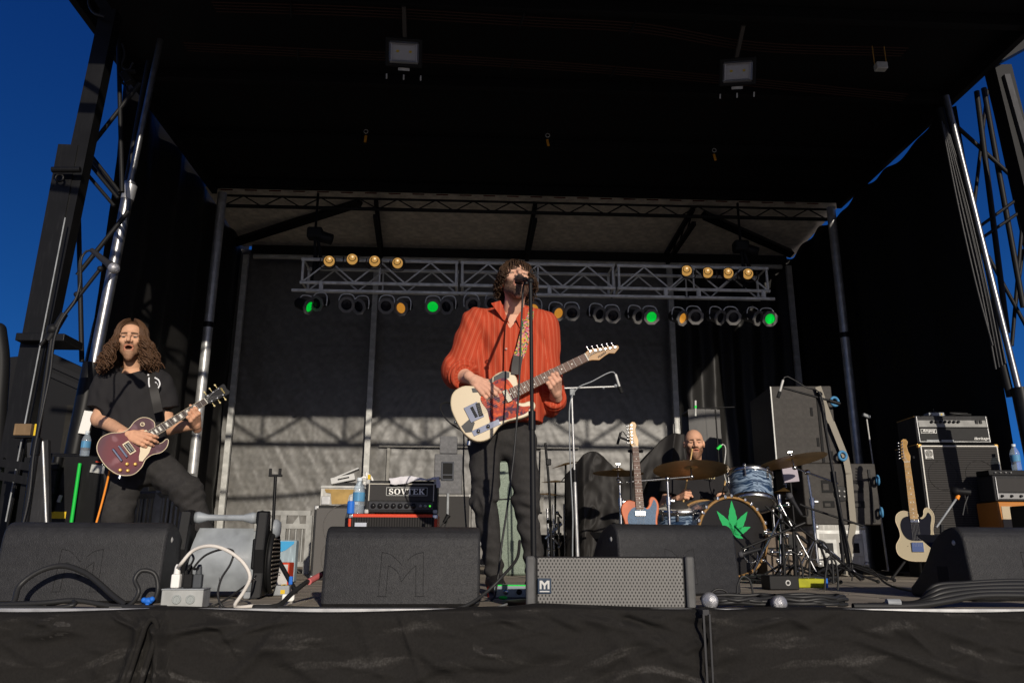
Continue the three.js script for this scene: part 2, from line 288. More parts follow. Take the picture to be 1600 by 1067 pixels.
// roof -----------------------------------------------------------------
const RX0 = -3.12, RX1 = 4.36, RZ0 = -2.9, RZ1 = -8.5;
{
  const roof = thing('stage_roof', 'black underside of the stage roof above the band', 'roof', [(RX0 + RX1) / 2, ROOF, (RZ0 + RZ1) / 2]);
  const cx = (RX0 + RX1) / 2, cz = (RZ0 + RZ1) / 2, L = (a, b, c) => V(a - cx, b - ROOF, c - cz);
  mesh('roof_sheet', [box(RX1 - RX0, 0.06, RZ0 - RZ1, 0, 0.09, 0)], mat.canvasRoof, roof);
  for (let i = 0; i < 6; i++) { const z = mix(RZ0 - 0.12, RZ1 + 0.1, i / 5); mesh('roof_beam', [box(RX1 - RX0 - 0.1, i ? 0.1 : 0.2, 0.07, 0, i ? 0.008 : -0.042, z - cz, 0.006)], mat.canvasRoof, roof); }
  for (const x of [RX0 + 0.03, RX1 - 0.03]) mesh('side_beam', [box(0.06, 0.14, RZ0 - RZ1, x - cx, -0.012, 0, 0.006)], mat.canvasRoof, roof);
  const rust = M(0.03, 0.011, 0.007, { roughness: 0.6 });
  for (const [pts] of [[[[330, 4], [560, 12], [830, 28], [1010, 38], [1180, 66], [1420, 76]]], [[[285, 68], [470, 76], [700, 88], [960, 104], [1160, 122], [1420, 148]]]])
    for (let c = 0; c < 4; c++) mesh('roof_cable', [tube(pts.map(([a, b]) => { const p = onY(a, b, 4.2); return L(p.x, 4.205 + 0.004 * Math.sin(a), p.z - c * 0.035); }), 0.006, 40, 5)], rust, roof);
  for (const [a, b] of [[452, 8], [816, 24], [463, 78], [800, 98], [960, 106], [990, 36]]) { const p = onY(a, b, 4.2); mesh('cable_tie', [box(0.012, 0.03, 0.15, p.x - cx, 4.195 - ROOF, p.z - 0.05 - cz, 0.003, [0, 0.2, 0])], mat.rubber, roof); }
  // lattice truss under the front edge of the roof (its shadow falls on the backdrop)
  const fr = thing('roof_front_truss', 'lattice truss under the front edge of the stage roof', 'truss', [cx, 3.80, RZ0 - 0.03]);
  const h = 0.40, hw = (RX1 - RX0) / 2 - 0.05;
  for (const y of [0, h]) mesh('chord', [bar(V(-hw, y, 0), V(hw, y, 0), 0.06)], mat.blackMetal, fr);
  for (let i = 0; i < 14; i++) { const x0 = -hw + i * 2 * hw / 14, x1 = x0 + 2 * hw / 14, up = i % 2; mesh('strut', [rod(V(x0, up ? h - 0.031 : 0.031, 0), V(x1, up ? 0.031 : h - 0.031, 0), 0.022)], mat.blackMetal, fr); if (up) mesh('strut', [rod(V(x1, 0.031, 0), V(x1, h - 0.031, 0), 0.02)], mat.blackMetal, fr); }
  // unseen cable added before the roof edge to cast the second shadow line
  solo('shadow_cable', 'unseen black cable added below the front roof truss for its shadow', 'cable', [tube([V(RX0 + 0.1, 3.35, RZ0 + 0.25), V(-1.2, 3.2, RZ0 + 0.25), V(0.4, 3.3, RZ0 + 0.25), V(2.4, 3.22, RZ0 + 0.25), V(RX1 - 0.1, 3.4, RZ0 + 0.25)], 0.028, 60, 8)], mat.cableBlack);
}
{ // rear roof bay: off-white canvas on black trusses
  const rear = thing('rear_roof_bay', 'off-white canvas roof bay sloping down behind the black main roof', 'roof', [0.6, 4.2, -8.6]);
  const o = rear.position, Lc = p => p.clone().sub(o);
  const canvas = M(0.85, 0.78, 0.69, { roughness: 0.9, bumpMap: weave, bumpScale: 0.0005, map: weldCol });
  mesh('canvas', [sheet(60, 24, (u, v) => V(mix(-3.22, 4.40, u), mix(4.285, 4.17, v) - 0.02 * Math.sin(u * Math.PI * 4) ** 2 * Math.sin(v * Math.PI) + 0.006 * fbm(u * 20, v * 8, 3, 5), mix(-8.52, -10.1, v)).sub(o))], canvas, rear);
  const c0 = Lc(V(-3.0, 4.20, -8.56)), c1 = Lc(V(4.2, 4.20, -8.56)), b0 = Lc(V(-3.0, 4.07, -8.56)), b1 = Lc(V(4.2, 4.07, -8.56));
  mesh('chord', [rod(c0, c1, 0.014)], mat.black, rear); mesh('chord', [rod(b0, b1, 0.022)], mat.black, rear);
  for (let i = 0; i < 32; i++) { const a = i / 32, b = (i + 1) / 32, up = i % 2; mesh('strut', [rod(up ? c0.clone().lerp(c1, a) : b0.clone().lerp(b1, a), up ? b0.clone().lerp(b1, b) : c0.clone().lerp(c1, b), 0.008, 0.008, 6)], mat.black, rear); }
  const rdash = M(0.12, 0.008, 0.008);
  for (let i = 0; i < 26; i++) mesh('red_stitch', [box(0.14, 0.012, 0.006, -3.0 + i * 0.28 - o.x + 0.03, 4.262 - o.y, -8.535 - o.z)], rdash, rear);
  for (const [a, b, c, d] of [[588, 298, 597, 372], [836, 306, 822, 378], [1083, 320, 1038, 384]]) {
    const p = P(a, b, -8.6), q = P(c, d, -10.0), p2 = p.clone().add(V(0, -0.2, 0)), q2 = q.clone().add(V(0, -0.12, 0)); const rf = [];
    p.y = 4.19; q.y = 4.11; p2.y = 4.0; q2.y = 3.97;
    mesh('rafter', [bar(Lc(p), Lc(q), 0.05), bar(Lc(p2), Lc(q2), 0.05)], mat.black, rear);
    for (let i = 0; i < 4; i++) { const t0 = i / 4, t1 = (i + 1) / 4; mesh('strut', [rod(Lc(p.clone().lerp(q, t0)), Lc(p2.clone().lerp(q2, t1)), 0.011, 0.011, 6)], mat.black, rear); }
  }
  mesh('diagonal_brace', [bar(Lc(P(562, 316, -8.75)), Lc(P(368, 378, -9.7)), 0.09, 0.09)], mat.blackMetal, rear);
  mesh('diagonal_brace', [bar(Lc(P(1100, 336, -8.75)), Lc(P(1236, 396, -9.7)), 0.09, 0.09)], mat.blackMetal, rear);
  mesh('rear_beam', [box(7.3, 0.13, 0.07, 0.6 - o.x, 4.075 - o.y, -9.98 - o.z, 0.005)], mat.black, rear);
  mesh('rear_tube', [rod(Lc(V(-3.0, 3.955, -9.9)), Lc(V(4.15, 3.955, -9.9)), 0.032)], mat.galv, rear);
}
// cloth walls ----------------------------------------------------------
{
  const vinyl = MP(0.145, 0.139, 0.129, { roughness: 0.5, ior: 1.6, map: weldCol });
  const wr = (x, y) => {
    const a = fbm(x * 2.2 + y * 1.1, y * 0.9, 4, 131) - 0.5, dg = fbm(x * 9 + y * 5.0, y * 1.6 - x * 0.5, 3, 141) - 0.5, fan = Math.sin((Math.atan2(x + 0.55, 2.6 - y)) * 46 + 4 * fbm(x * 3, y * 3, 2, 9)) * Math.exp(-Math.pow((x + 1.0) / 0.55, 2)) * Math.exp(-Math.pow((y - 1.3) / 0.7, 2));
    const hz = fbm(x * 1.5 + 3, y * 14, 3, 151) - 0.5;
    return 0.035 * a + 0.016 * dg + 0.0045 * fan + 0.010 * hz + 0.006 * (fbm(x * 30, y * 30, 2, 161) - 0.5);
  };
  const g = sheet(360, 200, (u, v) => { const x = mix(-3.4, 2.75, u), y = mix(0, 4.15, v); return V(x, y, -10.16 + wr(x, y) * (1 - 0.4 * v)); });
  const bw = thing('backdrop', 'wrinkled dark vinyl backdrop behind the amplifiers, its lower part sunlit', 'backdrop', [-0.2, 0, -10.16]);
  g.translate(0.2, 0, 10.16); mesh('vinyl', g, vinyl, bw);
  const sm = M(0.3, 0.29, 0.27, { roughness: 0.5, map: weldCol });
  const sea = (a, b, r) => mesh('seam', [bar(a.sub(bw.position), b.sub(bw.position), r, 0.01)], sm, bw);
  sea(P(592, 697, -10.11), P(905, 700, -10.11), 0.022); sea(P(607, 700, -10.10), P(603, 790, -10.10), 0.035); sea(P(848, 702, -10.10), P(846, 800, -10.10), 0.05);
  solo('backdrop_curtain', 'black curtain hanging behind the drummer and subwoofers', 'curtain', [sheet(160, 90, (u, v) => { const x = mix(2.7, 4.4, u), y = mix(0, 4.15, v); return V(x, y, -10.12 + 0.05 * Math.sin(x * 22 + 3 * fbm(x * 2, y * 0.6, 3, 171)) * (0.4 + 0.6 * vnoise(x * 3, y * 0.8, 4)) + 0.03 * fbm(x * 6, y * 3, 3, 175)); })], M(0.014, 0.0135, 0.013, { roughness: 0.5 }));
  solo('side_curtain', 'black side curtain with deep folds behind the long-haired guitarist', 'curtain', [sheet(150, 70, (u, v) => { const z = mix(-6.35, -10.35, u), y = mix(0, 4.40, v); return V(-3.25 + 0.07 * Math.sin(z * 9 + 2.5 * fbm(z * 1.5, y * 0.7, 3, 181)) * (1 - 0.6 * v) + 0.05 * fbm(z * 4, y * 2, 3, 185), y, z); })], M(0.010, 0.0095, 0.009, { roughness: 0.55 }));
  solo('side_curtain', 'black side curtain hanging behind the tall bass amplifier stack', 'curtain', [sheet(120, 60, (u, v) => { const z = mix(-6.2, -10.35, u), y = mix(0, 4.172 + 0.03 * Math.sin(u * 19) + 0.022 * Math.sin(u * 47), v); return V(4.36 + 0.05 * Math.sin(z * 8 + 2 * fbm(z, y, 2, 191)) * (1 - 0.7 * v), y, z); })], mat.curtain);
}
// poles of the stage frame ----------------------------------------------
{
  const pole = (label, x, z, y1, r, m, y0 = 0) => { const t = thing('frame_pole', label, 'pole', [x, y0, z]); mesh('tube', [rod(V(0, 0.012, 0), V(0, y1 - y0, 0), r, r, 16)], m, t); mesh('foot_plate', [box(0.16, 0.012, 0.16, 0, 0.006, 0, 0.002)], mat.blackMetal, t); mesh('joint_collar', [lathe([[r, -0.03], [r + 0.008, -0.025], [r + 0.008, 0.025], [r, 0.03]], 16).translate(0, y1 * 0.62, 0)], mat.blackMetal, t); return t; };
  pole('thick steel roof pole rising behind the long-haired guitarist', -3.0, -8.5, 4.2, 0.052, mat.steel);
  pole('thick dull steel roof pole between the subwoofer stack and the bass amplifier', 4.23, -8.5, 4.2, 0.05, mat.steel);
  const sq = (label, px, py, top) => { const p = P(px, py, -9.98); const t = thing('backdrop_pole', label, 'pole', [p.x, 0, -9.98]); mesh('post', [bar(V(0, 0.01, 0), V(0, top, 0), 0.07, 0.05)], mat.galv, t); mesh('splice', [box(0.078, 0.03, 0.058, 0, 2.0, 0, 0.003)], mat.galv, t); mesh('foot_plate', [box(0.14, 0.01, 0.12, 0, 0.005, 0)], mat.blackMetal, t); };
  sq('square backdrop post at the outer edge of the vinyl beside the guitarist', 365, 600, 4.0);
  sq('square backdrop post rising behind the white-lettered amplifier head', 579, 600, 4.0);
  sq('square backdrop post hidden partly behind the singer', 820, 400, 4.0);
  sq('square backdrop post rising behind the drummer', 1054, 585, 4.0);
  sq('square backdrop post above the subwoofer stack', 1240, 500, 4.0);
}
// lighting truss ---------------------------------------------------------
const TZ = -8.0;
{
  const y0 = P(470, 441, TZ).y, y1 = P(470, 405, TZ).y, xa = P(468, 420, TZ).x, xb = P(1204, 440, TZ).x, d = 0.3;
  const tr = thing('lighting_truss', 'long silver box truss carrying the stage lights', 'truss', [(xa + xb) / 2, y0, TZ]);
  const w = (xb - xa) / 2, h = y1 - y0, secs = 3;
  for (let s = 0; s < secs; s++) {
    const s0 = -w + s * 2 * w / 3 + 0.012, s1 = -w + (s + 1) * 2 * w / 3 - 0.012;
    for (const z of [0, -d]) for (const y of [0, h]) mesh('chord', [rod(V(s0, y, z), V(s1, y, z), 0.018, 0.018, 10)], mat.alu, tr);
    for (const z of [0, -d]) for (const x of [s0 + 0.02, s1 - 0.02]) mesh('end_post', [rod(V(x, 0.016, z), V(x, h - 0.016, z), 0.014)], mat.alu, tr);
    for (const x of [s0 + 0.02, s1 - 0.02]) for (const y of [0, h]) mesh('cross_bar', [rod(V(x, y, -0.016), V(x, y, -d + 0.016), 0.011)], mat.alu, tr);
    for (const z of [0, -d]) for (let i = 0; i < 6; i++) { const a = mix(s0 + 0.03, s1 - 0.03, i / 6), b = mix(s0 + 0.03, s1 - 0.03, (i + 1) / 6), up = i % 2; mesh('strut', [rod(V(a, up ? h - 0.012 : 0.012, z), V(b, up ? 0.012 : h - 0.012, z), 0.0095, 0.0095, 8)], mat.alu, tr); if (i === 2) mesh('strut', [rod(V(b, 0.012, z), V(b, h - 0.012, z), 0.0095, 0.0095, 8)], mat.alu, tr); }
  }
  const py = y0 - 0.10;
  for (const [a, b] of [[-w - 0.06, -w * 0.04], [-w * 0.03, w * 0.62], [w * 0.64, w + 0.02]]) { mesh('lamp_bar', [rod(V(a, -0.10, 0.03), V(b, -0.10, 0.03), 0.017)], mat.alu, tr); for (const t of [0.12, 0.88]) mesh('bar_clamp', [box(0.04, 0.11, 0.045, mix(a, b, t), -0.05, 0.012, 0.006)], mat.alu, tr); }
  // chain hoists that carry the truss
  for (const [px, py2, lab] of [[492, 368, 'black chain hoist on the unlettered end of the truss above the guitar cabinets'], [1158, 388, 'black chain hoist on the truss end above the drum kit']]) {
    const p = P(px, py2, -8.12); const ho = thing('chain_hoist', lab, 'hoist', [p.x, p.y, p.z]);
    mesh('motor', [box(0.17, 0.13, 0.14, 0, 0.02, 0, 0.03), lathe([[0, -0.1], [0.06, -0.09], [0.065, 0.06], [0.04, 0.1], [0, 0.1]], 14).rotateZ(1.3).translate(0.1, -0.02, 0)], mat.black, ho);
    mesh('chain', [tube([V(0, -0.02, 0), V(0.012, -0.25, 0), V(0, y0 - p.y + 0.02, 0)], 0.016, 20, 6), tube([V(0.03, -0.02, 0), V(0.08, -0.3, 0.02), V(0.05, -0.44, 0.02), V(0.02, -0.2, 0)], 0.02, 20, 6)], mat.black, ho);
    mesh('hook', [rod(V(0, 0.05, 0), V(0, 4.05 - p.y, 0), 0.014)], mat.blackMetal, ho);
  }
  // par cans
  const lens = { amber: M(0.5, 0.24, 0.04, { emissive: new THREE.Color().setRGB(0.42, 0.17, 0.02), roughness: 0.15 }), green: M(0.0, 0.35, 0.03, { emissive: new THREE.Color().setRGB(0.0, 0.42, 0.03), roughness: 0.15 }), dark: M(0.008, 0.008, 0.012, { roughness: 0.08 }), warm: M(0.5, 0.3, 0.1, { emissive: new THREE.Color().setRGB(0.42, 0.22, 0.055), roughness: 0.12 }) };
  const glass_highlight = M(0.9, 0.8, 0.6, { emissive: new THREE.Color().setRGB(1.0, 0.75, 0.4) });  // glowing ball that paints the bright highlight in the lamp glass
  const R = 0.074;
  const bodyG = join([new THREE.LatheGeometry([[0.02, -0.17], [0.045, -0.165], [0.062, -0.14], [0.066, -0.06], [0.066, 0.0], [0.060, 0.0]].map(p => new THREE.Vector2(...p)), 20).rotateX(Math.PI / 2)]); bodyG.userData.ready = true;
  const ringG = join([(() => { const s = new THREE.Shape(), hpt = new THREE.Path(); for (let i = 0; i < 8; i++) { const a = (i + 0.5) * Math.PI / 4; s[i ? 'lineTo' : 'moveTo'](Math.cos(a) * (R + 0.013), Math.sin(a) * (R + 0.013)); } hpt.absarc(0, 0, 0.058, 0, Math.PI * 2); s.holes.push(hpt); return new THREE.ExtrudeGeometry(s, { depth: 0.018, bevelEnabled: true, bevelSize: 0.002, bevelThickness: 0.002, bevelSegments: 1, curveSegments: 10 }); })()]); ringG.userData.ready = true;
  const lensG = join([(() => { const g = new THREE.SphereGeometry(0.12, 18, 8, 0, Math.PI * 2, 0, 0.5); g.rotateX(Math.PI / 2); g.scale(1, 1, 0.6); g.translate(0, 0, -0.062); return g; })()]); lensG.userData.ready = true;
  const yokeG = join([tube([V(-0.078, -0.01, -0.06), V(-0.078, 0.09, -0.06), V(-0.05, 0.13, -0.06), V(0.05, 0.13, -0.06), V(0.078, 0.09, -0.06), V(0.078, -0.01, -0.06)], 0.0065, 22, 6)]); yokeG.userData.ready = true;
  const wireG = join([torus(V(0, 0.012, 0.012), 0.036, 0.004, V(0.1, 0.5, 1), 5, 18)]); wireG.userData.ready = true;
  const highlightG = join([ball(V(0.004, 0.026, 0.012), 0.011, [1, 1, 0.6], 10, 8)]); highlightG.userData.ready = true;
  const canM = M(0.03, 0.03, 0.032, { roughness: 0.35, metalness: 0.5 }), ringM = M(0.16, 0.155, 0.15, { roughness: 0.5, metalness: 0.3 }), yokeM = mat.alu;
  const can = (px, py, kind, yaw, upper, label, group) => {
    const p = P(px, py, upper ? TZ + 0.07 : TZ + 0.12); const t = thing('par_can', label, 'stage light', [p.x, p.y, p.z], 0, group);
    const hd = new THREE.Group(); // tilt frame lives in each part's own transform
    const e = new THREE.Euler(upper ? 0.3 : 0.42, yaw * D2R, 0, 'YXZ');
    const add = (n, g, m) => { const q = mesh(n, g, m, t); q.rotation.copy(e); return q; };
    add('can', bodyG, canM); if (!upper) add('gel_frame', ringG, ringM);
    add('lens', lensG, lens[kind]); if (kind === 'warm') { add('wire_guard', wireG, mat.black); add('glass_highlight', highlightG, glass_highlight); }
    const y = mesh('yoke', yokeG, upper ? canM : yokeM, t); y.rotation.y = yaw * D2R * 0.5; if (upper) { y.rotation.x = Math.PI; y.scale.y = 0.8; }
    return t;
  };
  const ORD = ['first', 'second', 'third', 'fourth', 'fifth', 'sixth', 'seventh', 'eighth', 'ninth', 'tenth', 'eleventh', 'twelfth', 'thirteenth', 'fourteenth', 'fifteenth'], cnt = {}, nth = k => ORD[(cnt[k] = (cnt[k] ?? -1) + 1)];
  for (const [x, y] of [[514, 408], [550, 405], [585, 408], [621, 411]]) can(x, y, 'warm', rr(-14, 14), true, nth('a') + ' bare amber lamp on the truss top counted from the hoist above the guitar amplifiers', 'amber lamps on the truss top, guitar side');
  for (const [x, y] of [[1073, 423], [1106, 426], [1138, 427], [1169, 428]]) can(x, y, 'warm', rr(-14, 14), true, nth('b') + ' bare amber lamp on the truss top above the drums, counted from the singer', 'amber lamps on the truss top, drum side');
  const low = [[482, 479, 'green', 66], [495, 474, 'dark', -28], [541, 476, 'dark', 14], [561, 479, 'dark', -28], [603, 478, 'dark', 2], [627, 481, 'amber', -28], [676, 479, 'green', 2], [698, 479, 'dark', -28], [738, 476, 'dark', 22], [769, 474, 'dark', -18], [834, 483, 'amber', -20], [872, 489, 'amber', 28], [894, 489, 'dark', -6], [936, 491, 'dark', 32], [958, 493, 'dark', 0], [997, 494, 'dark', 36], [1018, 495, 'green', 2], [1066, 497, 'amber', 36], [1087, 495, 'dark', 0], [1125, 496, 'dark', 36], [1146, 496, 'dark', 0], [1184, 497, 'dark', 40], [1203, 498, 'green', 2]];
  const lab = { green: ['bright green par can under the truss counted from the end above the guitar amplifiers', 'green par cans under the truss'], amber: ['amber octagonal par can under the truss counted from the end above the guitar amplifiers', 'amber par cans under the truss'], dark: ['unlit par can under the truss counted from the end above the guitar amplifiers', 'unlit par cans under the truss'] };
  for (const [x, y, k, a] of low) can(x, y, k, a, false, nth(k) + ' ' + lab[k][0], lab[k][1]);
}
// flood lights and small things under the roof -----------------------------
{
  const led = M(0.5, 0.36, 0.03, { roughness: 0.4 }), refl = M(0.32, 0.33, 0.36, { roughness: 0.35, metalness: 0.6 });
  for (const [px, py, ax, ay, lab] of [[631, 82, 631, 10, 'square flood light on an upright arm under the roof above the singer'], [1153, 112, 1162, 40, 'square flood light on a slanted arm under the roof above the drums']]) {
    const p = onY(px, py, 3.98); const t = thing('flood_light', lab, 'flood light', [p.x, p.y, p.z]);
    const dir = V(0, EYE, 0).sub(p).normalize(), q = new THREE.Quaternion().setFromUnitVectors(V(0, 0, 1), dir);
    const add = (n, g, m) => { const k = mesh(n, g, m, t); k.quaternion.copy(q); return k; };
    add('housing', [box(0.29, 0.22, 0.07, 0, 0, -0.06, 0.012)], mat.black);
    const tr = (x, y) => [x, y]; // stepped reflector
    add('reflector', [box(0.22, 0.15, 0.006, 0, 0, -0.018), box(0.22, 0.012, 0.03, 0, 0.07, -0.01, 0, [0.5, 0, 0]), box(0.22, 0.012, 0.03, 0, -0.07, -0.01, 0, [-0.5, 0, 0]), box(0.012, 0.14, 0.03, 0.105, 0, -0.01, 0, [0, -0.5, 0]), box(0.012, 0.14, 0.03, -0.105, 0, -0.01, 0, [0, 0.5, 0])], refl);
    for (const s of [-1, 1]) add('led_chip', [box(0.02, 0.016, 0.004, s * 0.05, 0.008, -0.012)], led);
    add('rating_plate', [box(0.09, 0.022, 0.004, 0, -0.125, -0.045)], mat.galv);
    for (const s of [-1, 0, 1]) add('cable_gland', [box(0.012, 0.04, 0.012, s * 0.135, -0.185, -0.05, 0.003)], mat.galv);
    const top = onY(ax, ay, 4.2); mesh('arm', [bar(V(0, 0.09, -0.06), top.sub(p), 0.03, 0.02)], M(0.06, 0.055, 0.05), t);
  }
  { const p = onY(1377, 104, 4.02); const t = thing('junction_box', 'small grey junction box hanging under the roof beside the slanted flood light', 'junction box', p); mesh('case', [box(0.09, 0.06, 0.06, 0, 0, 0, 0.006)], mat.galv, t); for (const s of [-1, 1]) mesh('hanger', [rod(V(s * 0.05, 0.02, 0), V(s * 0.05, 0.19, 0), 0.004)], mat.gold, t); }
  for (const [px, py, lab] of [[571, 214, 'orange tag on a strap under the roof between the flood light and the truss'], [856, 220, 'orange tag on a strap under the roof above the singer'], [1117, 243, 'faded orange tag on a strap under the roof above the drummer']]) { const p = onY(px, py, 4.12); const t = thing('strap_tag', lab, 'tag', p); mesh('tag', [box(0.025, 0.075, 0.006, 0, -0.02, 0, 0.002, [0, 0, rr(-0.25, 0.25)])], M(0.45, 0.2, 0.02), t); mesh('ring', [torus(V(0, 0.06, 0), 0.02, 0.004)], mat.steel, t); mesh('strap', [box(0.012, 0.09, 0.003, 0, 0.11, 0)], mat.black, t); }
}
// masts on both sides ------------------------------------------------------
{
  const z = -5.0, b = P(14, 800, z); const t = thing('stage_mast', 'tall black box-section mast against the blue sky beside the guitarist', 'mast', [b.x, 0, z]);
  const L = (px, py, zz = z) => P(px, py, zz).sub(t.position);
  const top = L(173, 20), low = L(0, 830); low.y = 0;
  mesh('column', [bar(low, top, 0.115, 0.10)], mat.blackMetal, t);
  const mid = L(112, 232), dirn = top.clone().sub(low).normalize();
  mesh('sleeve', [bar(low.clone(), mid, 0.132, 0.115)], mat.blackMetal, t);
  const fl = L(72, 535); mesh('flange', [box(0.3, 0.05, 0.24, fl.x + 0.03, fl.y, fl.z + 0.02, 0.006)], mat.blackMetal, t);
  mesh('bolt', [rod(L(95, 278).add(V(0, 0, 0.12)), L(138, 278).add(V(0, 0, 0.12)), 0.02)], mat.blackMetal, t);
  mesh('hook', [torus(L(92, 278, -4.9), 0.025, 0.008)], mat.blackMetal, t);
  const br = (a, b2, c, d, r = 0.013, zz = -5.2) => mesh('brace', [rod(L(a, b2, zz), L(c, d, zz), r)], mat.black, t);
  br(184, 55, 190, 300, 0.016); br(218, 130, 138, 232, 0.016); br(138, 238, 186, 300); br(134, 250, 184, 310); br(132, 268, 178, 322); br(121, 300, 127, 565, 0.016); br(200, 330, 120, 430, 0.016); br(136, 244, 186, 304, 0.012, -5.3);
  mesh('edge_trim', [rod(L(101, 340, -4.86), L(8, 815, -4.86), 0.0045)], mat.greyPlastic, t);
  mesh('loop_cable', [tube([L(138, -10, -4.9), L(138, 8, -4.9), L(146, 20, -4.9), L(163, 26, -4.9)], 0.009, 16), tube([L(190, 68, -5.2), L(194, 85, -5.2), L(190, 104, -5.2), L(200, 109, -5.2), L(207, 98, -5.2)], 0.007, 20)], mat.cableBlack, t);
  mesh('latch', [box(0.06, 0.1, 0.05, ...L(197, 122, -5.2).toArray(), 0.01, [0, 0, 0.6]), box(0.06, 0.02, 0.03, ...L(205, 112, -5.2).toArray(), 0.004, [0, 0, 0.15]), tube([L(192, 118, -5.2), L(190, 128, -5.2), L(195, 134, -5.2)], 0.008, 10), tube([L(197, 136, -5.2), L(200, 143, -5.2), L(206, 138, -5.2)], 0.008, 10)], mat.black, t);
  mesh('corner_bracket', [bar(L(152, -6, -5.0), L(172, 26, -5.0), 0.07, 0.06)], mat.black, t);
}
{
  const z = -5.6, t = thing('hydraulic_column', 'telescopic column with chrome rod and black barrel beside the guitarist', 'column', [-2.79, 0, z]); const L = (px, py, zz = z) => P(px, py, zz).sub(t.position);
  mesh('rod', [rod(L(202, 290), L(250, 62), 0.024, 0.024, 18)], mat.dullChrome, t);
  mesh('middle_tube', [rod(L(142, 590), L(203, 285), 0.041, 0.041, 20)], mat.dullChrome, t);
  mesh('collar', [rod(L(198, 312), L(204, 290), 0.047, 0.047, 20)], mat.steel, t);
  mesh('barrel', [rod(L(116, 712), L(145, 568), 0.068, 0.068, 22)], mat.blackMetal, t);
  mesh('guide_pipe', [rod(L(147, 560, -5.66), L(232, 96, -5.66), 0.022)], mat.black, t);
  mesh('paper_label', [box(0.07, 0.16, 0.003, ...L(134, 660, -5.525).toArray(), 0, [0, 0, -0.13])], mat.white, t);
  mesh('pedestal', [box(0.3, L(116, 712).y, 0.3, L(116, 712).x, L(116, 712).y / 2, 0, 0.01)], mat.blackMetal, t);
}
{
  const z = -5.6, t = thing('hydraulic_column', 'telescopic column with bright chrome rod beside the bass amplifier side', 'column', [4.08, 0, z]); const L = (px, py, zz = z) => P(px, py, zz).sub(t.position);
  mesh('rod', [rod(L(1592, 606), L(1479, 150), 0.024, 0.024, 18)], mat.dullChrome, t);
  mesh('guide_pipe', [rod(L(1580, 620, -5.66), L(1470, 170, -5.66), 0.03)], mat.black, t);
  mesh('barrel', [rod(L(1630, 790), L(1593, 606), 0.055, 0.055, 20)], mat.blackMetal, t);
  mesh('pedestal', [box(0.3, L(1630, 790).y, 0.3, L(1630, 790).x, L(1630, 790).y / 2, 0, 0.01)], mat.blackMetal, t);
  for (const [i, x] of [0, 1, 2, 3, 4].entries()) mesh('hanging_cable', [tube([L(1472 + x * 3, 190 + x * 5, -5.5 - x * 0.03), L(1500 + x * 5, 330, -5.5 - x * 0.03), L(1530 + x * 5, 460, -5.5 - x * 0.03), L(1552 + x * 5, 540 + (i * 37 % 40), -5.5 - x * 0.03)], 0.008, 24, 6)], i === 2 ? mat.blackMetal : mat.cableBlack, t);
}
{
  const z = -6.1, t = thing('stage_mast', 'black lattice mast with crossed rods against the blue sky beside the bass amplifier side', 'mast', [4.6, 0, z]); const L = (px, py, zz = z) => P(px, py, zz).sub(t.position);
  const br = (a, b2, c, d, r = 0.02, zz = z) => mesh('brace', [rod(L(a, b2, zz), L(c, d, zz), r)], mat.black, t);
  br(1527, 143, 1575, 520, 0.024); br(1538, 138, 1600, 480, 0.024, -6.2); br(1548, 130, 1612, 420, 0.024, -6.3); br(1544, 140, 1522, 330, 0.016, -6.4); br(1493, 195, 1620, 310, 0.018, -6.15); br(1530, 355, 1640, 275, 0.014); br(1535, 372, 1640, 300, 0.014); br(1600, 330, 1582, 540, 0.016, -6.3); br(1545, 400, 1610, 520, 0.016, -6.25); br(1600, 390, 1585, 500, 0.014, -6.35);
  mesh('column', [bar(L(1560, 108, -5.7), L(1690, 640, -5.7), 0.15, 0.14)], mat.black, t);
  mesh('side_panel', [bar(L(1572, 118, -5.62), L(1660, 430, -5.62), 0.05, 0.05)], M(0.07, 0.07, 0.075, { map: wearCol }), t);
  mesh('cross_arm', [bar(L(1556, 92, -5.6), L(1640, 46, -5.6), 0.1, 0.1)], mat.black, t);
  mesh('column_base', [bar(V(0.62, 0, 0.4), L(1690, 640, -5.7), 0.2, 0.2)], mat.black, t);
}

// ================================================================ equipment
function front(x0, yt, x1, yb, z) { const a = P(x0, (yt + yb) / 2, z), b = P(x1, (yt + yb) / 2, z), m = (x0 + x1) / 2, t = P(m, yt, z), c = P(m, yb, z); return { x: (a.x + b.x) / 2, w: b.x - a.x, y0: c.y, y1: t.y, h: t.y - c.y }; }
const groove = M(0.012, 0.012, 0.013, { roughness: 0.8 });
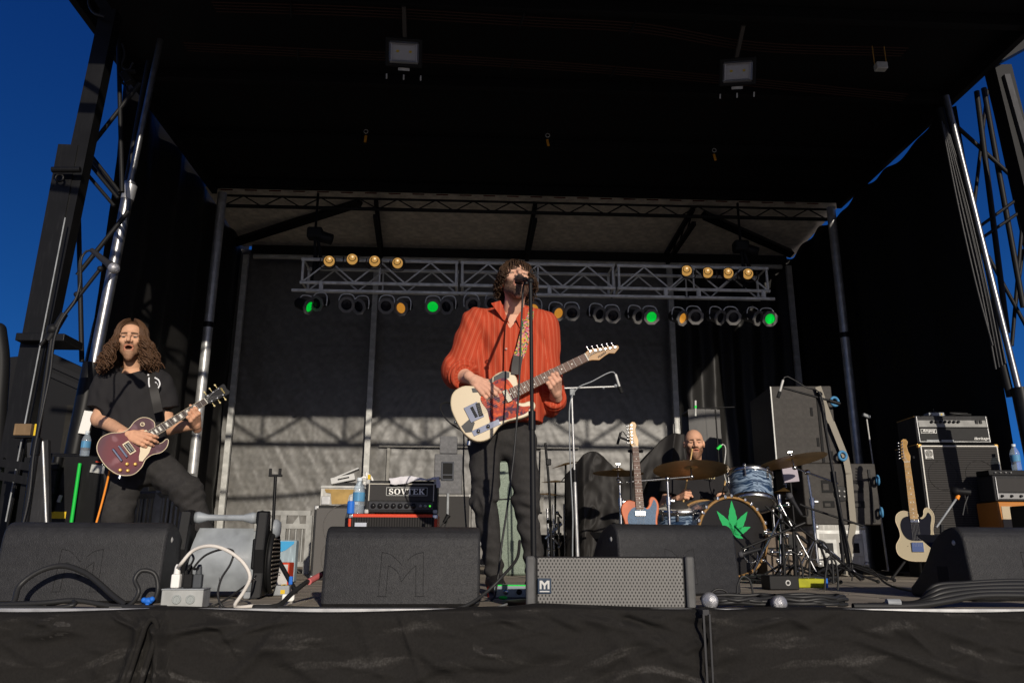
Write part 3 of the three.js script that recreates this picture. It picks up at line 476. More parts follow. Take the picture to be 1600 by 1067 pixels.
// floor monitors: their plain backs face the camera, the grille slopes towards the band
function wedge(label, x, z, yaw, w, h = 0.30) {
  const t = thing('floor_monitor', label, 'floor monitor', [x, 0, z], yaw);
  const s = new THREE.Shape(); const pr = [[0.02, 0], [0, 0.02], [0.035, h - 0.05], [0.06, h - 0.012], [0.095, h], [0.13, h - 0.008], [0.22, h - 0.055], [0.36, 0.13], [0.45, 0.045], [0.455, 0.012], [0.44, 0]];
  s.moveTo(-0.02, 0); s.lineTo(-0.004, 0.012); s.lineTo(-0.032, h - 0.07); s.quadraticCurveTo(-0.042, h, -0.105, h); s.quadraticCurveTo(-0.2, h - 0.01, -0.27, h - 0.09); s.quadraticCurveTo(-0.36, 0.10, -0.45, 0.045); s.lineTo(-0.455, 0.012); s.lineTo(-0.44, 0);
  const g = new THREE.ExtrudeGeometry(s, { depth: w - 0.03, bevelEnabled: true, bevelSize: 0.012, bevelThickness: 0.015, bevelSegments: 4, bevelOffset: -0.012, curveSegments: 12 });
  g.rotateY(-Math.PI / 2); g.translate((w - 0.03) / 2, 0, 0);            // shape x (-depth) -> -z... fixed below
  g.applyMatrix4(new THREE.Matrix4().makeScale(1, 1, 1));
  mesh('cabinet', [toCreasedNormals(g, 0.6)], mat.wedge, t);
  // embossed maker's mark on the back panel
  const Q = (a, b) => V(a, b, -0.004 - (b - 0.012) * 0.028 / (h - 0.082) + 0.0008);
  const lines = [];
  const ln = (...p) => lines.push(tube(p.map(q => Q(q[0], q[1])), 0.0011, 10, 5));
  const cy = h * 0.44;
  ln([-0.085, cy - 0.09], [-0.08, cy + 0.07]); ln([-0.08, cy + 0.07], [-0.045, cy + 0.06], [-0.015, cy + 0.035], [0, cy + 0.02]); ln([0.085, cy - 0.09], [0.08, cy + 0.07]); ln([0.08, cy + 0.07], [0.045, cy + 0.06], [0.02, cy + 0.04]);
  ln([-0.057, cy - 0.09], [-0.053, cy + 0.02]); ln([-0.053, cy + 0.02], [-0.02, cy], [0, cy - 0.04]); ln([0.057, cy - 0.09], [0.053, cy + 0.02]); ln([0.053, cy + 0.02], [0.03, cy], [0.0, cy - 0.04]);
  ln([-0.09, cy - 0.093], [-0.052, cy - 0.093]); ln([0.052, cy - 0.093], [0.09, cy - 0.093]);
  mesh('embossed_mark', lines, mat.wedge, t);
  for (const sx of [-1, 1]) { mesh('fixing_bolt', [lathe([[0, 0.004], [0.007, 0.003], [0.012, 0], [0.012, -0.004]], 14).rotateZ(-sx * Math.PI / 2).translate(sx * (w / 2 + 0.0005), h * 0.78, -0.10)], mat.galv, t); mesh('side_socket', [box(0.004, 0.09, 0.07, sx * (w / 2 + 0.0002), 0.1, -0.2, 0.001)], mat.rubber, t); }
  mesh('grille', [box(w - 0.06, 0.004, 0.30, 0, 0.197 + (h - 0.3) * 0.6, -0.27, 0, [0.56, 0, 0])], mat.blackMetal, t);
  return t;
}
wedge('black floor monitor with a thick cable looped against its back', P(118, 900, -3.3).x, -3.3, 0.05, 0.64, 0.315);
wedge('black floor monitor in front of the red-edged speaker cabinet', P(627, 900, -3.14).x, -3.14, 0.02, 0.605, 0.30);
wedge('dull black floor monitor partly behind the small grilled speaker', P(1068, 900, -3.86).x, -3.86, 0.30, 0.66, 0.335);
wedge('black floor monitor in front of the bass amplifier stack', P(1622, 900, -3.55).x, -3.5, 0.10, 0.70, 0.32);

{ // small grilled loudspeaker lying on the lip
  const f = front(822, 868, 1086, 955, -2.985), t = thing('front_fill_speaker', 'small flat loudspeaker with a pale perforated grille on the stage lip', 'loudspeaker', [f.x, 0, -2.985], -0.02);
  const h = f.y1, w = f.w, gm = M(0.15, 0.146, 0.138, { roughness: 0.55, metalness: 0.2, map: tex(512, (u, v) => { const n = 8, Y = v * n * 2, r = Math.floor(Y), X = u * n + (r % 2) * 0.5, dx = (X - Math.floor(X) - 0.5) * 1.0, dy = (Y - r - 0.5) / 2 * 1.0; const q = Math.hypot(dx, dy * 1.15) < 0.21 ? 0.12 : 1; const k = q * (0.9 + 0.1 * fbm(u * 4, v * 4, 3, 7, 4)); return [k, k, k]; }, { size: 0.104, sizeY: 0.18 }) });
  mesh('cabinet', [box(w - 0.02, h - 0.012, 0.24, 0, h / 2, -0.135, 0.012)], mat.tolex, t);
  mesh('grille', [box(w - 0.085, h - 0.016, 0.008, 0, h / 2, -0.008, 0.002)], gm, t);
  for (const s of [-1, 1]) mesh('end_cheek', [box(0.034, h - 0.004, 0.05, s * (w / 2 - 0.017), h / 2, -0.02, 0.010)], M(0.12, 0.12, 0.12, { roughness: 0.5, map: weldCol }), t);
  mesh('badge', [box(0.05, 0.054, 0.006, -w / 2 + 0.068, h * 0.44, 0.0, 0.002)], M(0.02, 0.035, 0.06, { roughness: 0.4 }), t);
  mesh('badge_letter', [ext([[-0.018, -0.012], [-0.018, 0.018], [-0.009, 0.018], [0, 0.008], [0.009, 0.018], [0.018, 0.018], [0.018, -0.012], [0.011, -0.012], [0.011, 0.009], [0.003, 0.0], [0.003, -0.012], [-0.003, -0.012], [-0.003, 0.0], [-0.011, 0.009], [-0.011, -0.012]], 0.002).translate(-w / 2 + 0.068, h * 0.44 + 0.001, 0.003), box(0.036, 0.004, 0.002, -w / 2 + 0.068, h * 0.44 - 0.019, 0.004)], M(0.5, 0.5, 0.48), t);
}
// speaker cabinet with piping, grille cloth, faint speaker rings -----------
function cab(name, label, f, z, depth, o = {}) {
  const y0 = o.y0 ?? 0, h = f.y1 - y0, w = f.w, t = thing(name, label, o.cat || 'speaker cabinet', [f.x, y0, z], o.yaw || 0), b = o.border ?? 0.022;
  mesh('case', [box(w, h, depth, 0, h / 2, -depth / 2 - 0.004, 0.008)], o.caseMat || mat.tolex, t);
  const gy0 = b + (o.under || 0), gy1 = h - b - (o.over || 0);
  mesh('grille_cloth', [box(w - 2 * b, gy1 - gy0, 0.012, 0, (gy0 + gy1) / 2, -0.002, 0.002)], o.cloth || mat.grille, t);
  const pm = o.piping || null;
  if (pm) { const r = 0.007, x = w / 2 - b, pts = [[-x, gy0], [x, gy0], [x, gy1], [-x, gy1]]; for (let i = 0; i < 4; i++) { const a = pts[i], c = pts[(i + 1) % 4]; mesh('piping', [rod(V(a[0], a[1], 0.003), V(c[0], c[1], 0.003), r, r, 6)], pm, t); } }
  for (const [cx, cy, r] of o.rings || []) mesh('speaker_ring', [torus(V(cx * w, cy * h, 0.0045), r, 0.0035, V(0, 0, 1), 5, 32)], o.cloth || mat.grille, t);
  for (const sx of [-1, 1]) for (const sy of [0, 1]) mesh('corner', [box(0.035, 0.035, 0.035, sx * (w / 2 - 0.0155), sy ? h - 0.0155 : 0.0155, -0.0185, 0.01)], o.cornerMat || mat.blackMetal, t);
  return t;
}
function knobs(t, n, x0, x1, y, z, r, m) { for (let i = 0; i < n; i++) mesh('knob', [lathe([[0, 0.016], [r * 0.8, 0.015], [r, 0.003], [r, 0]], 12).rotateX(Math.PI / 2).translate(mix(x0, x1, n > 1 ? i / (n - 1) : 0), y, z)], m, t); }
// ---- guitar amplifier line
{
  const z = -5.65;
  cab('speaker_cabinet', 'tall black speaker cabinet with a scuffed flight case on top', front(487, 790, 592, 905, z), z, 0.36, { piping: null, rings: [[-0.02, 0.72, 0.15], [-0.02, 0.30, 0.15]], border: 0.018, cornerMat: mat.steel, cloth: mat.grilleLight });
  const top = P(540, 790, z).y;
  { const f = front(500, 762, 562, 789, z), t = thing('flight_case', 'small scuffed white flight case with bare chipboard panel on the black cabinet', 'flight case', [f.x, top, z]); const h = 0.14, w = f.w;
    mesh('case', [box(w, h, 0.3, 0, h / 2, -0.152, 0.006)], M(0.55, 0.54, 0.5, { roughness: 0.6, map: wearCol }), t);
    mesh('bare_panel', [ext([[-0.055, 0.01], [0.06, 0.01], [0.055, 0.04], [0.065, 0.075], [0.10, 0.09], [0.11, 0.112], [-0.11, 0.114], [-0.10, 0.09], [-0.065, 0.085], [-0.06, 0.04]], 0.004)], M(0.5, 0.33, 0.12, { roughness: 0.8, map: weldCol }), t);
    for (const s of [-1, 1]) mesh('clasp', [box(0.06, 0.06, 0.008, s * (w / 2 - 0.04), 0.035, 0.002, 0.004)], mat.steel, t);
    mesh('lid_strip', [box(w, 0.016, 0.008, 0, h - 0.012, 0.001, 0.003)], mat.galv, t); }
  { const a = P(548, 752, z - 0.02), t = thing('tuner_box', 'grey plastic box lying open on the small flight case', 'device', [a.x - 0.06, top + 0.14, z - 0.05], 0.1);
    mesh('box', [box(0.17, 0.045, 0.12, 0, 0.045, 0, 0.006, [0, 0, 0.22])], M(0.5, 0.5, 0.48), t); mesh('lid', [box(0.19, 0.01, 0.12, 0.02, 0.085, 0, 0.003, [0, 0, 0.42])], M(0.5, 0.5, 0.48), t); mesh('print', [box(0.08, 0.01, 0.002, 0.005, 0.048, 0.061, 0, [0, 0, 0.22])], mat.black, t); mesh('stack', [box(0.14, 0.02, 0.1, 0.02, 0.0102, 0, 0.003)], mat.black, t); }
  { const a = P(566, 752, z); const t = thing('cable_bundle', 'small white cable bundle beside the open grey box', 'cable', [a.x, top + 0.14, z - 0.04]); mesh('cable', [tube([V(-0.03, 0.007, 0), V(0, 0.06, 0.02), V(0.04, 0.04, 0), V(0.0, 0.02, -0.02), V(0.05, 0.012, 0.03), V(0.02, 0.09, 0.01), V(0.06, 0.05, -0.02), V(0.07, -0.10, 0.06)], 0.009, 50, 6)], mat.white, t); mesh('plug', [box(0.02, 0.035, 0.02, 0.045, 0.06, 0.03, 0.004)], mat.yellow, t); }
  const red = cab('speaker_cabinet', 'black guitar cabinet edged in red vinyl under the amplifier head', front(541, 803, 682, 905, -5.1), -5.1, 0.33, { caseMat: M(0.58, 0.055, 0.02, { roughness: 0.45, bumpMap: pebble, bumpScale: 0.0005 }), border: 0.02, cornerMat: mat.chrome, cloth: M(0.035, 0.033, 0.032, { roughness: 0.9, map: tex(64, (u) => { const g = 0.6 + 0.4 * Math.sin(u * 6.283); return [g, g, g]; }, { size: 0.016 }) }) });
  mesh('badge', [box(0.075, 0.03, 0.006, -0.2, 0.355, 0.006, 0.002)], M(0.4, 0.42, 0.46, { metalness: 0.5, roughness: 0.4 }), red);
  const rt = P(612, 803, -5.1).y;
  { const f = front(570, 758, 683, 800, -5.12), t = thing('amplifier_head', 'black amplifier head with white lettering under a towel', 'amplifier', [f.x, rt, -5.12]); const w = f.w, h = 0.205;
    mesh('case', [box(w, h, 0.22, 0, h / 2 + 0.006, -0.115, 0.014)], mat.tolex, t);
    mesh('grille_cloth', [box(w - 0.05, h * 0.5, 0.008, 0, h * 0.66, -0.003, 0.002)], mat.grille, t);
    for (const [a, b] of [[[-1, 0.92], [1, 0.92]], [[-1, 0.40], [-1, 0.92]], [[1, 0.40], [1, 0.92]]]) mesh('piping', [rod(V(a[0] * (w / 2 - 0.024), a[1] * h, 0.002), V(b[0] * (w / 2 - 0.024), b[1] * h, 0.002), 0.004, 0.004, 6)], M(0.5, 0.47, 0.4), t);
    mesh('badge', [box(0.262, 0.052, 0.004, 0.035, h * 0.69, 0.0035)], mat.black, t);
    for (const [x, y, a, b] of [[0.035, h * 0.69 + 0.025, 0.262, 0.003], [0.035, h * 0.69 - 0.025, 0.262, 0.003], [-0.095, h * 0.69, 0.003, 0.05], [0.165, h * 0.69, 0.003, 0.05]]) mesh('badge_rim', [box(a, b, 0.003, x, y, 0.006)], M(0.5, 0.5, 0.47), t);
    mesh('lettering', [text('SOVTEK', 'serif', 0.036, 0.003).scale(1.12, 1, 1).translate(0.035, h * 0.69, 0.0058)], M(0.78, 0.77, 0.72), t);
    mesh('control_panel', [box(w - 0.05, h * 0.24, 0.006, 0, h * 0.25, -0.002, 0.002)], M(0.035, 0.036, 0.04, { roughness: 0.35 }), t);
    knobs(t, 7, -w / 2 + 0.055, w / 2 - 0.15, h * 0.25, 0.002, 0.017, mat.blackGloss);
    knobs(t, 2, w / 2 - 0.105, w / 2 - 0.075, h * 0.25, 0.002, 0.009, mat.galv);
    mesh('pilot_light', [ball(V(w / 2 - 0.045, h * 0.25, 0.004), 0.006)], M(0.1, 0.8, 0.1, { emissive: new THREE.Color().setRGB(0.1, 0.8, 0.05) }), t);
    for (const sx of [-1, 1]) for (const sy of [0, 1]) mesh('corner', [box(0.028, 0.028, 0.03, sx * (w / 2 - 0.012), sy ? h - 0.005 : 0.016, -0.016, 0.008)], mat.galv, t);
    for (const sx of [-1, 1]) mesh('foot', [box(0.03, 0.008, 0.18, sx * w * 0.4, 0.004, -0.11)], mat.rubber, t);
    const tt = solo('towel', 'pale folded towel lying on the lettered amplifier head', 'towel', [sheet(60, 30, (u, v) => { const x = f.x + mix(-0.075, 0.245, u) + 0.006 * Math.sin(v * 9), ty = rt + h + 0.012 + 0.016 * Math.abs(Math.sin(u * 4.2)) + 0.010 * fbm(u * 9, v * 6, 3, 3), D = 0.030 + 0.018 * Math.sin(u * 5.5 + 0.4) + (u > 0.93 ? 0.05 : 0); if (v < 0.55) return V(x, ty, -5.10 - 0.17 * (1 - v / 0.55)); const q = (v - 0.55) / 0.45; return V(x, ty - D * q, -5.10 + 0.006 + 0.010 * Math.sin(q * 2.2) + 0.006 * Math.sin(u * 30) * q); })], M(0.62, 0.60, 0.62, { roughness: 0.95 })); tt.geometry.computeVertexNormals(); }
  // bottle by the head
  // grey-edged cabinet with two carpeted boxes
  const g = cab('speaker_cabinet', 'dark speaker cabinet with pale edging under the carpeted boxes', front(640, 772, 736, 905, -7.4), -7.4, 0.34, { border: 0.02, caseMat: M(0.34, 0.33, 0.31, { roughness: 0.7, map: wearCol }), cloth: mat.grille, cornerMat: mat.galv });
  const gt = P(690, 772, -7.4).y;
  { const f = front(678, 709, 722, 770, -7.4), w = f.w, h = P(700, 709, -7.4).y - gt, t = thing('carpeted_monitor', 'grey carpeted box with a dark port on the pale-edged cabinet', 'speaker', [f.x, gt, -7.4]); mesh('case', [box(w, h, 0.24, 0, h / 2, -0.125, 0.012)], mat.carpet, t); mesh('port', [box(0.09, 0.15, 0.006, -0.005, h * 0.57, -0.003, 0.004)], mat.rubber, t); for (const [a, b, c, d] of [[-0.005, h * 0.57 + 0.08, 0.116, 0.015], [-0.005, h * 0.57 - 0.08, 0.116, 0.015], [-0.057, h * 0.57, 0.015, 0.165], [0.047, h * 0.57, 0.015, 0.165]]) mesh('port_rim', [box(c, d, 0.012, a, b, 0.002, 0.003)], M(0.06, 0.065, 0.075), t); mesh('port_bar', [box(0.09, 0.010, 0.01, -0.005, h * 0.57 - 0.036, 0.002)], M(0.06, 0.065, 0.075), t);
    const f2 = front(687, 683, 714, 707, -7.41), h2 = 0.165, t2 = thing('carpeted_box', 'small plain grey carpeted box on top of the ported one', 'speaker', [f2.x, gt + h, -7.41]); mesh('case', [box(f2.w, h2, 0.16, 0, h2 / 2 + 0.004, -0.085, 0.008)], mat.carpet, t2); for (const s of [-1, 1]) mesh('foot', [box(0.02, 0.006, 0.1, s * f2.w * 0.38, 0.003, -0.08)], mat.rubber, t2);
    const cl = thing('hanging_clamp', 'black clip microphone dangling from a strap over the pale-edged cabinet', 'microphone', [P(700, 772, -7.38).x, gt, -7.38]); mesh('strap', [box(0.02, 0.20, 0.004, 0, -0.095, 0.0, 0.001)], mat.greyPlastic, cl); mesh('hook', [box(0.02, 0.004, 0.05, 0, 0.004, -0.02)], mat.greyPlastic, cl); mesh('capsule', [rod(V(0.01, -0.19, 0.012), V(-0.025, -0.25, 0.016), 0.022, 0.015)], mat.black, cl); mesh('cable', [tube([V(-0.025, -0.25, 0.016), V(-0.07, -0.31, 0.02), V(-0.05, -0.33, 0.02), V(0, -0.25, 0.02), V(0.02, -0.17, 0.012)], 0.005, 24, 6)], mat.cableBlack, cl); }
  { // sparkle-covered case behind the singer's legs
    const z2 = -6.6, f = front(772, 720, 822, 890, z2), gl = tex(256, (u, v) => { const s = hash((u * 256) | 0, (v * 256) | 0, 3), n = vnoise(u * 96, v * 96, 8, 96, 96); const k = 0.5 + 0.5 * n + (s > 0.9 ? 0.5 : 0) - (s < 0.15 ? 0.3 : 0); return [k * 0.85, k, k * 0.9]; }, { size: 0.4 });
    const t = thing('sparkle_cabinet', 'tall pale green sparkle-covered cabinet behind the singer', 'cabinet', [f.x, 0, z2]); mesh('case', [box(f.w, f.y1, 0.4, 0, f.y1 / 2, -0.2, 0.02)], M(0.20, 0.215, 0.185, { map: gl, roughness: 0.4, metalness: 0.2 }), t); mesh('band', [box(f.w + 0.004, 0.012, 0.402, 0, f.y1 * 0.66, -0.2, 0, [0, 0, 0.06])], mat.rubber, t); mesh('lid', [box(f.w + 0.01, 0.02, 0.41, 0, f.y1 + 0.0105, -0.2, 0.004)], mat.black, t); }
}
// ---- bass amplifier stack, turned a little towards the band
{
  const z = -6.3, f = front(1452, 694, 1568, 840, z), y1 = P(1500, 694, z).y;
  const t = cab('bass_cabinet', 'tall black bass cabinet with silver edging and square badge', { x: P(1513, 800, z).x, w: f.w * 1.06, y1 }, z, 0.42, { yaw: -0.06, border: 0.018, piping: M(0.55, 0.53, 0.48, { roughness: 0.4, metalness: 0.3 }), rings: [[-0.24, 0.76, 0.12], [0.22, 0.76, 0.12], [-0.24, 0.44, 0.12], [0.22, 0.44, 0.12], [-0.24, 0.13, 0.1], [0.22, 0.13, 0.1]], cornerMat: mat.gold, cloth: M(0.05, 0.047, 0.045, { roughness: 0.9, map: tex(64, (u, v) => { const g = 0.65 + 0.35 * Math.sin(v * 6.283) + 0.1 * Math.sin(u * 12.56); return [g, g, g]; }, { size: 0.018 }) }) });
  const w = f.w * 1.06;
  mesh('badge', [box(0.068, 0.078, 0.006, -w / 2 + 0.075, y1 - 0.085, 0.008, 0.002)], M(0.5, 0.49, 0.46, { roughness: 0.4 }), t);
  for (const r of [0.008, 0.017, 0.026]) mesh('badge_ring', [torus(V(-w / 2 + 0.075, y1 - 0.079, 0.0115), r, 0.0028, V(0, 0, 1), 5, 24)], mat.black, t);
  mesh('badge_text', [text('Ampeg', 'sans', 0.010, 0.002).translate(-w / 2 + 0.075, y1 - 0.117, 0.0105)], mat.black, t);
  { const hh = 0.235, hw = w * 0.93, h = thing('bass_amplifier', 'bass amplifier head with silver control panel on the tall black cabinet', 'amplifier', [t.position.x - 0.012, y1, z - 0.02], -0.06);
    mesh('case', [box(hw, hh, 0.32, 0, hh / 2 + 0.008, -0.165, 0.012)], mat.tolex, h);
    mesh('control_panel', [box(hw - 0.05, hh * 0.36, 0.008, 0, hh * 0.79, -0.006, 0.002, [-0.18, 0, 0])], M(0.24, 0.24, 0.235, { roughness: 0.5, metalness: 0.2, map: weldCol }), h);
    mesh('front_panel', [box(hw - 0.05, hh * 0.5, 0.008, 0, hh * 0.34, -0.002, 0.002)], M(0.02, 0.02, 0.02, { roughness: 0.6, map: gritCol }), h);
    for (const sx of [-1, 1]) mesh('trim', [rod(V(sx * (hw / 2 - 0.018), 0.02, 0.002), V(sx * (hw / 2 - 0.018), hh, -0.008), 0.005)], mat.steel, h);
    mesh('trim', [rod(V(-hw / 2 + 0.02, hh * 0.60, 0.004), V(hw / 2 - 0.02, hh * 0.60, 0.004), 0.004)], mat.black, h); mesh('trim', [rod(V(-hw / 2 + 0.02, 0.022, 0.004), V(hw / 2 - 0.02, 0.022, 0.004), 0.004)], mat.steel, h);
    knobs(h, 7, -hw * 0.28, hw * 0.08, hh * 0.80, 0.002, 0.012, mat.blackGloss); for (const s of [0, 1]) mesh('rocker_switch', [box(0.022, 0.03, 0.01, hw * 0.33 + s * 0.032, hh * 0.8, 0.002, 0.002)], mat.black, h);
    mesh('badge', [box(0.13, 0.036, 0.003, -hw / 2 + 0.10, hh * 0.47, 0.0035)], mat.galv, h); mesh('badge_inset', [box(0.122, 0.028, 0.003, -hw / 2 + 0.10, hh * 0.47, 0.0048)], mat.black, h);
    const am = text('Ampeg', 'sans', 0.022, 0.002); am.applyMatrix4(new THREE.Matrix4().makeShear(0, 0, 0.25, 0, 0, 0)); mesh('badge_text', [am.translate(-hw / 2 + 0.10, hh * 0.47, 0.006)], mat.white, h);
    const he = text('Heritage', 'serif', 0.02, 0.002); he.applyMatrix4(new THREE.Matrix4().makeShear(0, 0, 0.3, 0, 0, 0)); mesh('script', [he.translate(hw / 2 - 0.085, hh * 0.20, 0.003)], mat.white, h);
    for (const x of [-0.2, 0.0]) mesh('vent', [box(0.1, 0.016, 0.003, x * hw - 0.06, hh * 0.13, 0.003)], mat.greyPlastic, h);
    for (const sx of [-1, 1]) mesh('foot', [box(0.04, 0.01, 0.26, sx * hw * 0.4, 0.005, -0.16)], mat.rubber, h);
    mesh('gold_trim', [rod(V(-hw / 2, hh, -0.01), V(-hw / 2, hh, -0.32), 0.004)], mat.gold, h);
    const px = solo('cable_pile', 'thin black cables lying over the top of the bass amplifier', 'cable', [tube([V(-0.16, 0, 0.01), V(-0.1, 0.03, -0.03), V(0.0, 0.015, -0.06), V(0.14, 0.02, -0.03), V(0.2, 0.012, 0.0), V(0.1, 0.012, 0.012), V(0.02, 0.025, -0.01), V(0.2, 0.03, -0.05)], 0.007, 70, 6).translate(h.position.x, y1 + hh + 0.012, z - 0.06)], mat.cableBlack);
    const bx = thing('wireless_receiver', 'small grey box on top of the bass amplifier', 'device', [h.position.x - 0.1, y1 + hh + 0.008, z - 0.1], -0.06); mesh('case', [box(0.13, 0.03, 0.09, 0, 0.015, 0, 0.004)], mat.greyPlastic, bx); mesh('antenna', [rod(V(0, 0.03, 0), V(0.004, 0.07, 0), 0.003)], mat.black, bx); mesh('knob_light', [box(0.012, 0.012, 0.004, 0.04, 0.014, 0.046)], mat.yellow, bx); }
  mesh('gold_trim', [rod(V(-w / 2, y1, -0.01), V(-w / 2, y1, -0.41), 0.004)], mat.gold, t);
  // second amplifier at the edge
  const z3 = -6.0, fa = front(1566, 786, 1690, 880, z3), ya = P(1600, 784, z3).y; const c2 = thing('combo_amplifier', 'amplifier in brown leatherette with tan cloth beside the bass cabinet', 'amplifier', [fa.x, 0, z3]);
  mesh('case', [box(fa.w, ya, 0.26, 0, ya / 2, -0.135, 0.012)], M(0.42, 0.16, 0.03, { roughness: 0.45, bumpMap: pebble, bumpScale: 0.0005 }), c2); mesh('grille_cloth', [box(fa.w - 0.06, ya - 0.06, 0.008, 0, ya / 2 - 0.005, -0.004, 0.002)], M(0.46, 0.38, 0.26, { roughness: 0.9, bumpMap: weave, bumpScale: 0.0006 }), c2);
  { const hb = thing('amplifier_head', 'small grey-fronted amplifier head on the brown amplifier', 'amplifier', [fa.x + 0.01, ya, z3 - 0.02]); const hh = 0.2, hw = fa.w * 1.0; mesh('case', [box(hw, hh, 0.2, 0, hh / 2 + 0.005, -0.105, 0.01)], mat.tolex, hb); mesh('grille_cloth', [box(hw - 0.05, hh * 0.52, 0.006, 0, hh * 0.64, -0.003, 0.002)], mat.grille, hb); mesh('trim', [rod(V(-hw / 2 + 0.02, 0.02, 0.0), V(-hw / 2 + 0.02, hh - 0.01, 0.0), 0.005)], mat.steel, hb); mesh('control_panel', [box(hw - 0.05, hh * 0.22, 0.006, 0, hh * 0.22, -0.002, 0.002)], M(0.22, 0.22, 0.22, { metalness: 0.2, roughness: 0.5 }), hb); knobs(hb, 8, -hw / 2 + 0.05, hw / 2 - 0.05, hh * 0.22, 0.002, 0.011, mat.blackGloss); mesh('foot', [box(hw * 0.8, 0.006, 0.16, 0, 0.003, -0.1)], mat.rubber, hb);
    const rk = thing('rack_unit', 'slim black rack unit on the small grey-fronted amplifier head', 'device', [fa.x - 0.02, ya + hh + 0.005, z3 - 0.03]); mesh('case', [box(hw * 0.95, 0.04, 0.16, 0, 0.022, -0.09, 0.003)], mat.blackMetal, rk); knobs(rk, 4, -hw * 0.4, -hw * 0.2, 0.022, -0.008, 0.006, mat.galv); }
}
// water bottles ------------------------------------------------------------
const water = MP(0.85, 0.93, 1.0, { transmission: 0.85, roughness: 0.08, ior: 1.33, thickness: 0.0 });
function bottle(label, x, y, z, s = 1) {
  const t = thing('water_bottle', label, 'bottle', [x, y, z]);
  mesh('bottle_body', [lathe([[0, 0.001], [0.03, 0.001], [0.033, 0.01], [0.033, 0.05], [0.031, 0.055], [0.033, 0.06], [0.033, 0.13], [0.028, 0.15], [0.014, 0.178], [0.0125, 0.19]].map(p => [p[0] * s, p[1] * s]), 20)], water, t);
  mesh('paper_band', [lathe([[0.0336, 0.07], [0.0338, 0.075], [0.0338, 0.118], [0.0336, 0.12]].map(p => [p[0] * s, p[1] * s]), 20)], M(0.12, 0.35, 0.6, { roughness: 0.5, map: wearCol }), t);
  mesh('cap', [lathe([[0.0145, 0.184], [0.0145, 0.202], [0, 0.203]].map(p => [p[0] * s, p[1] * s]), 16)], M(0.6, 0.65, 0.68), t);
}
bottle('water bottle with a blue band on the red-edged cabinet', P(557, 800, -5.12).x, P(612, 803, -5.1).y, -5.18, 1.15);
bottle('water bottle standing on the slim rack unit at the edge', P(1594, 740, -6.07).x, P(1600, 784, -6.0).y + 0.247, -6.09, 1.05);
bottle('water bottle on the stage floor beside the bass drum', onY(1164, 930).x + 0.02, 0, -4.6, 1.1);
solo('drink_can', 'small blue drink can beside the bottle on the red-edged cabinet', 'can', [lathe([[0, 0.001], [0.022, 0.001], [0.024, 0.006], [0.024, 0.075], [0.02, 0.082], [0, 0.081]], 18).translate(P(546, 800, -5.12).x, P(612, 803, -5.1).y, -5.16)], mat.blue);
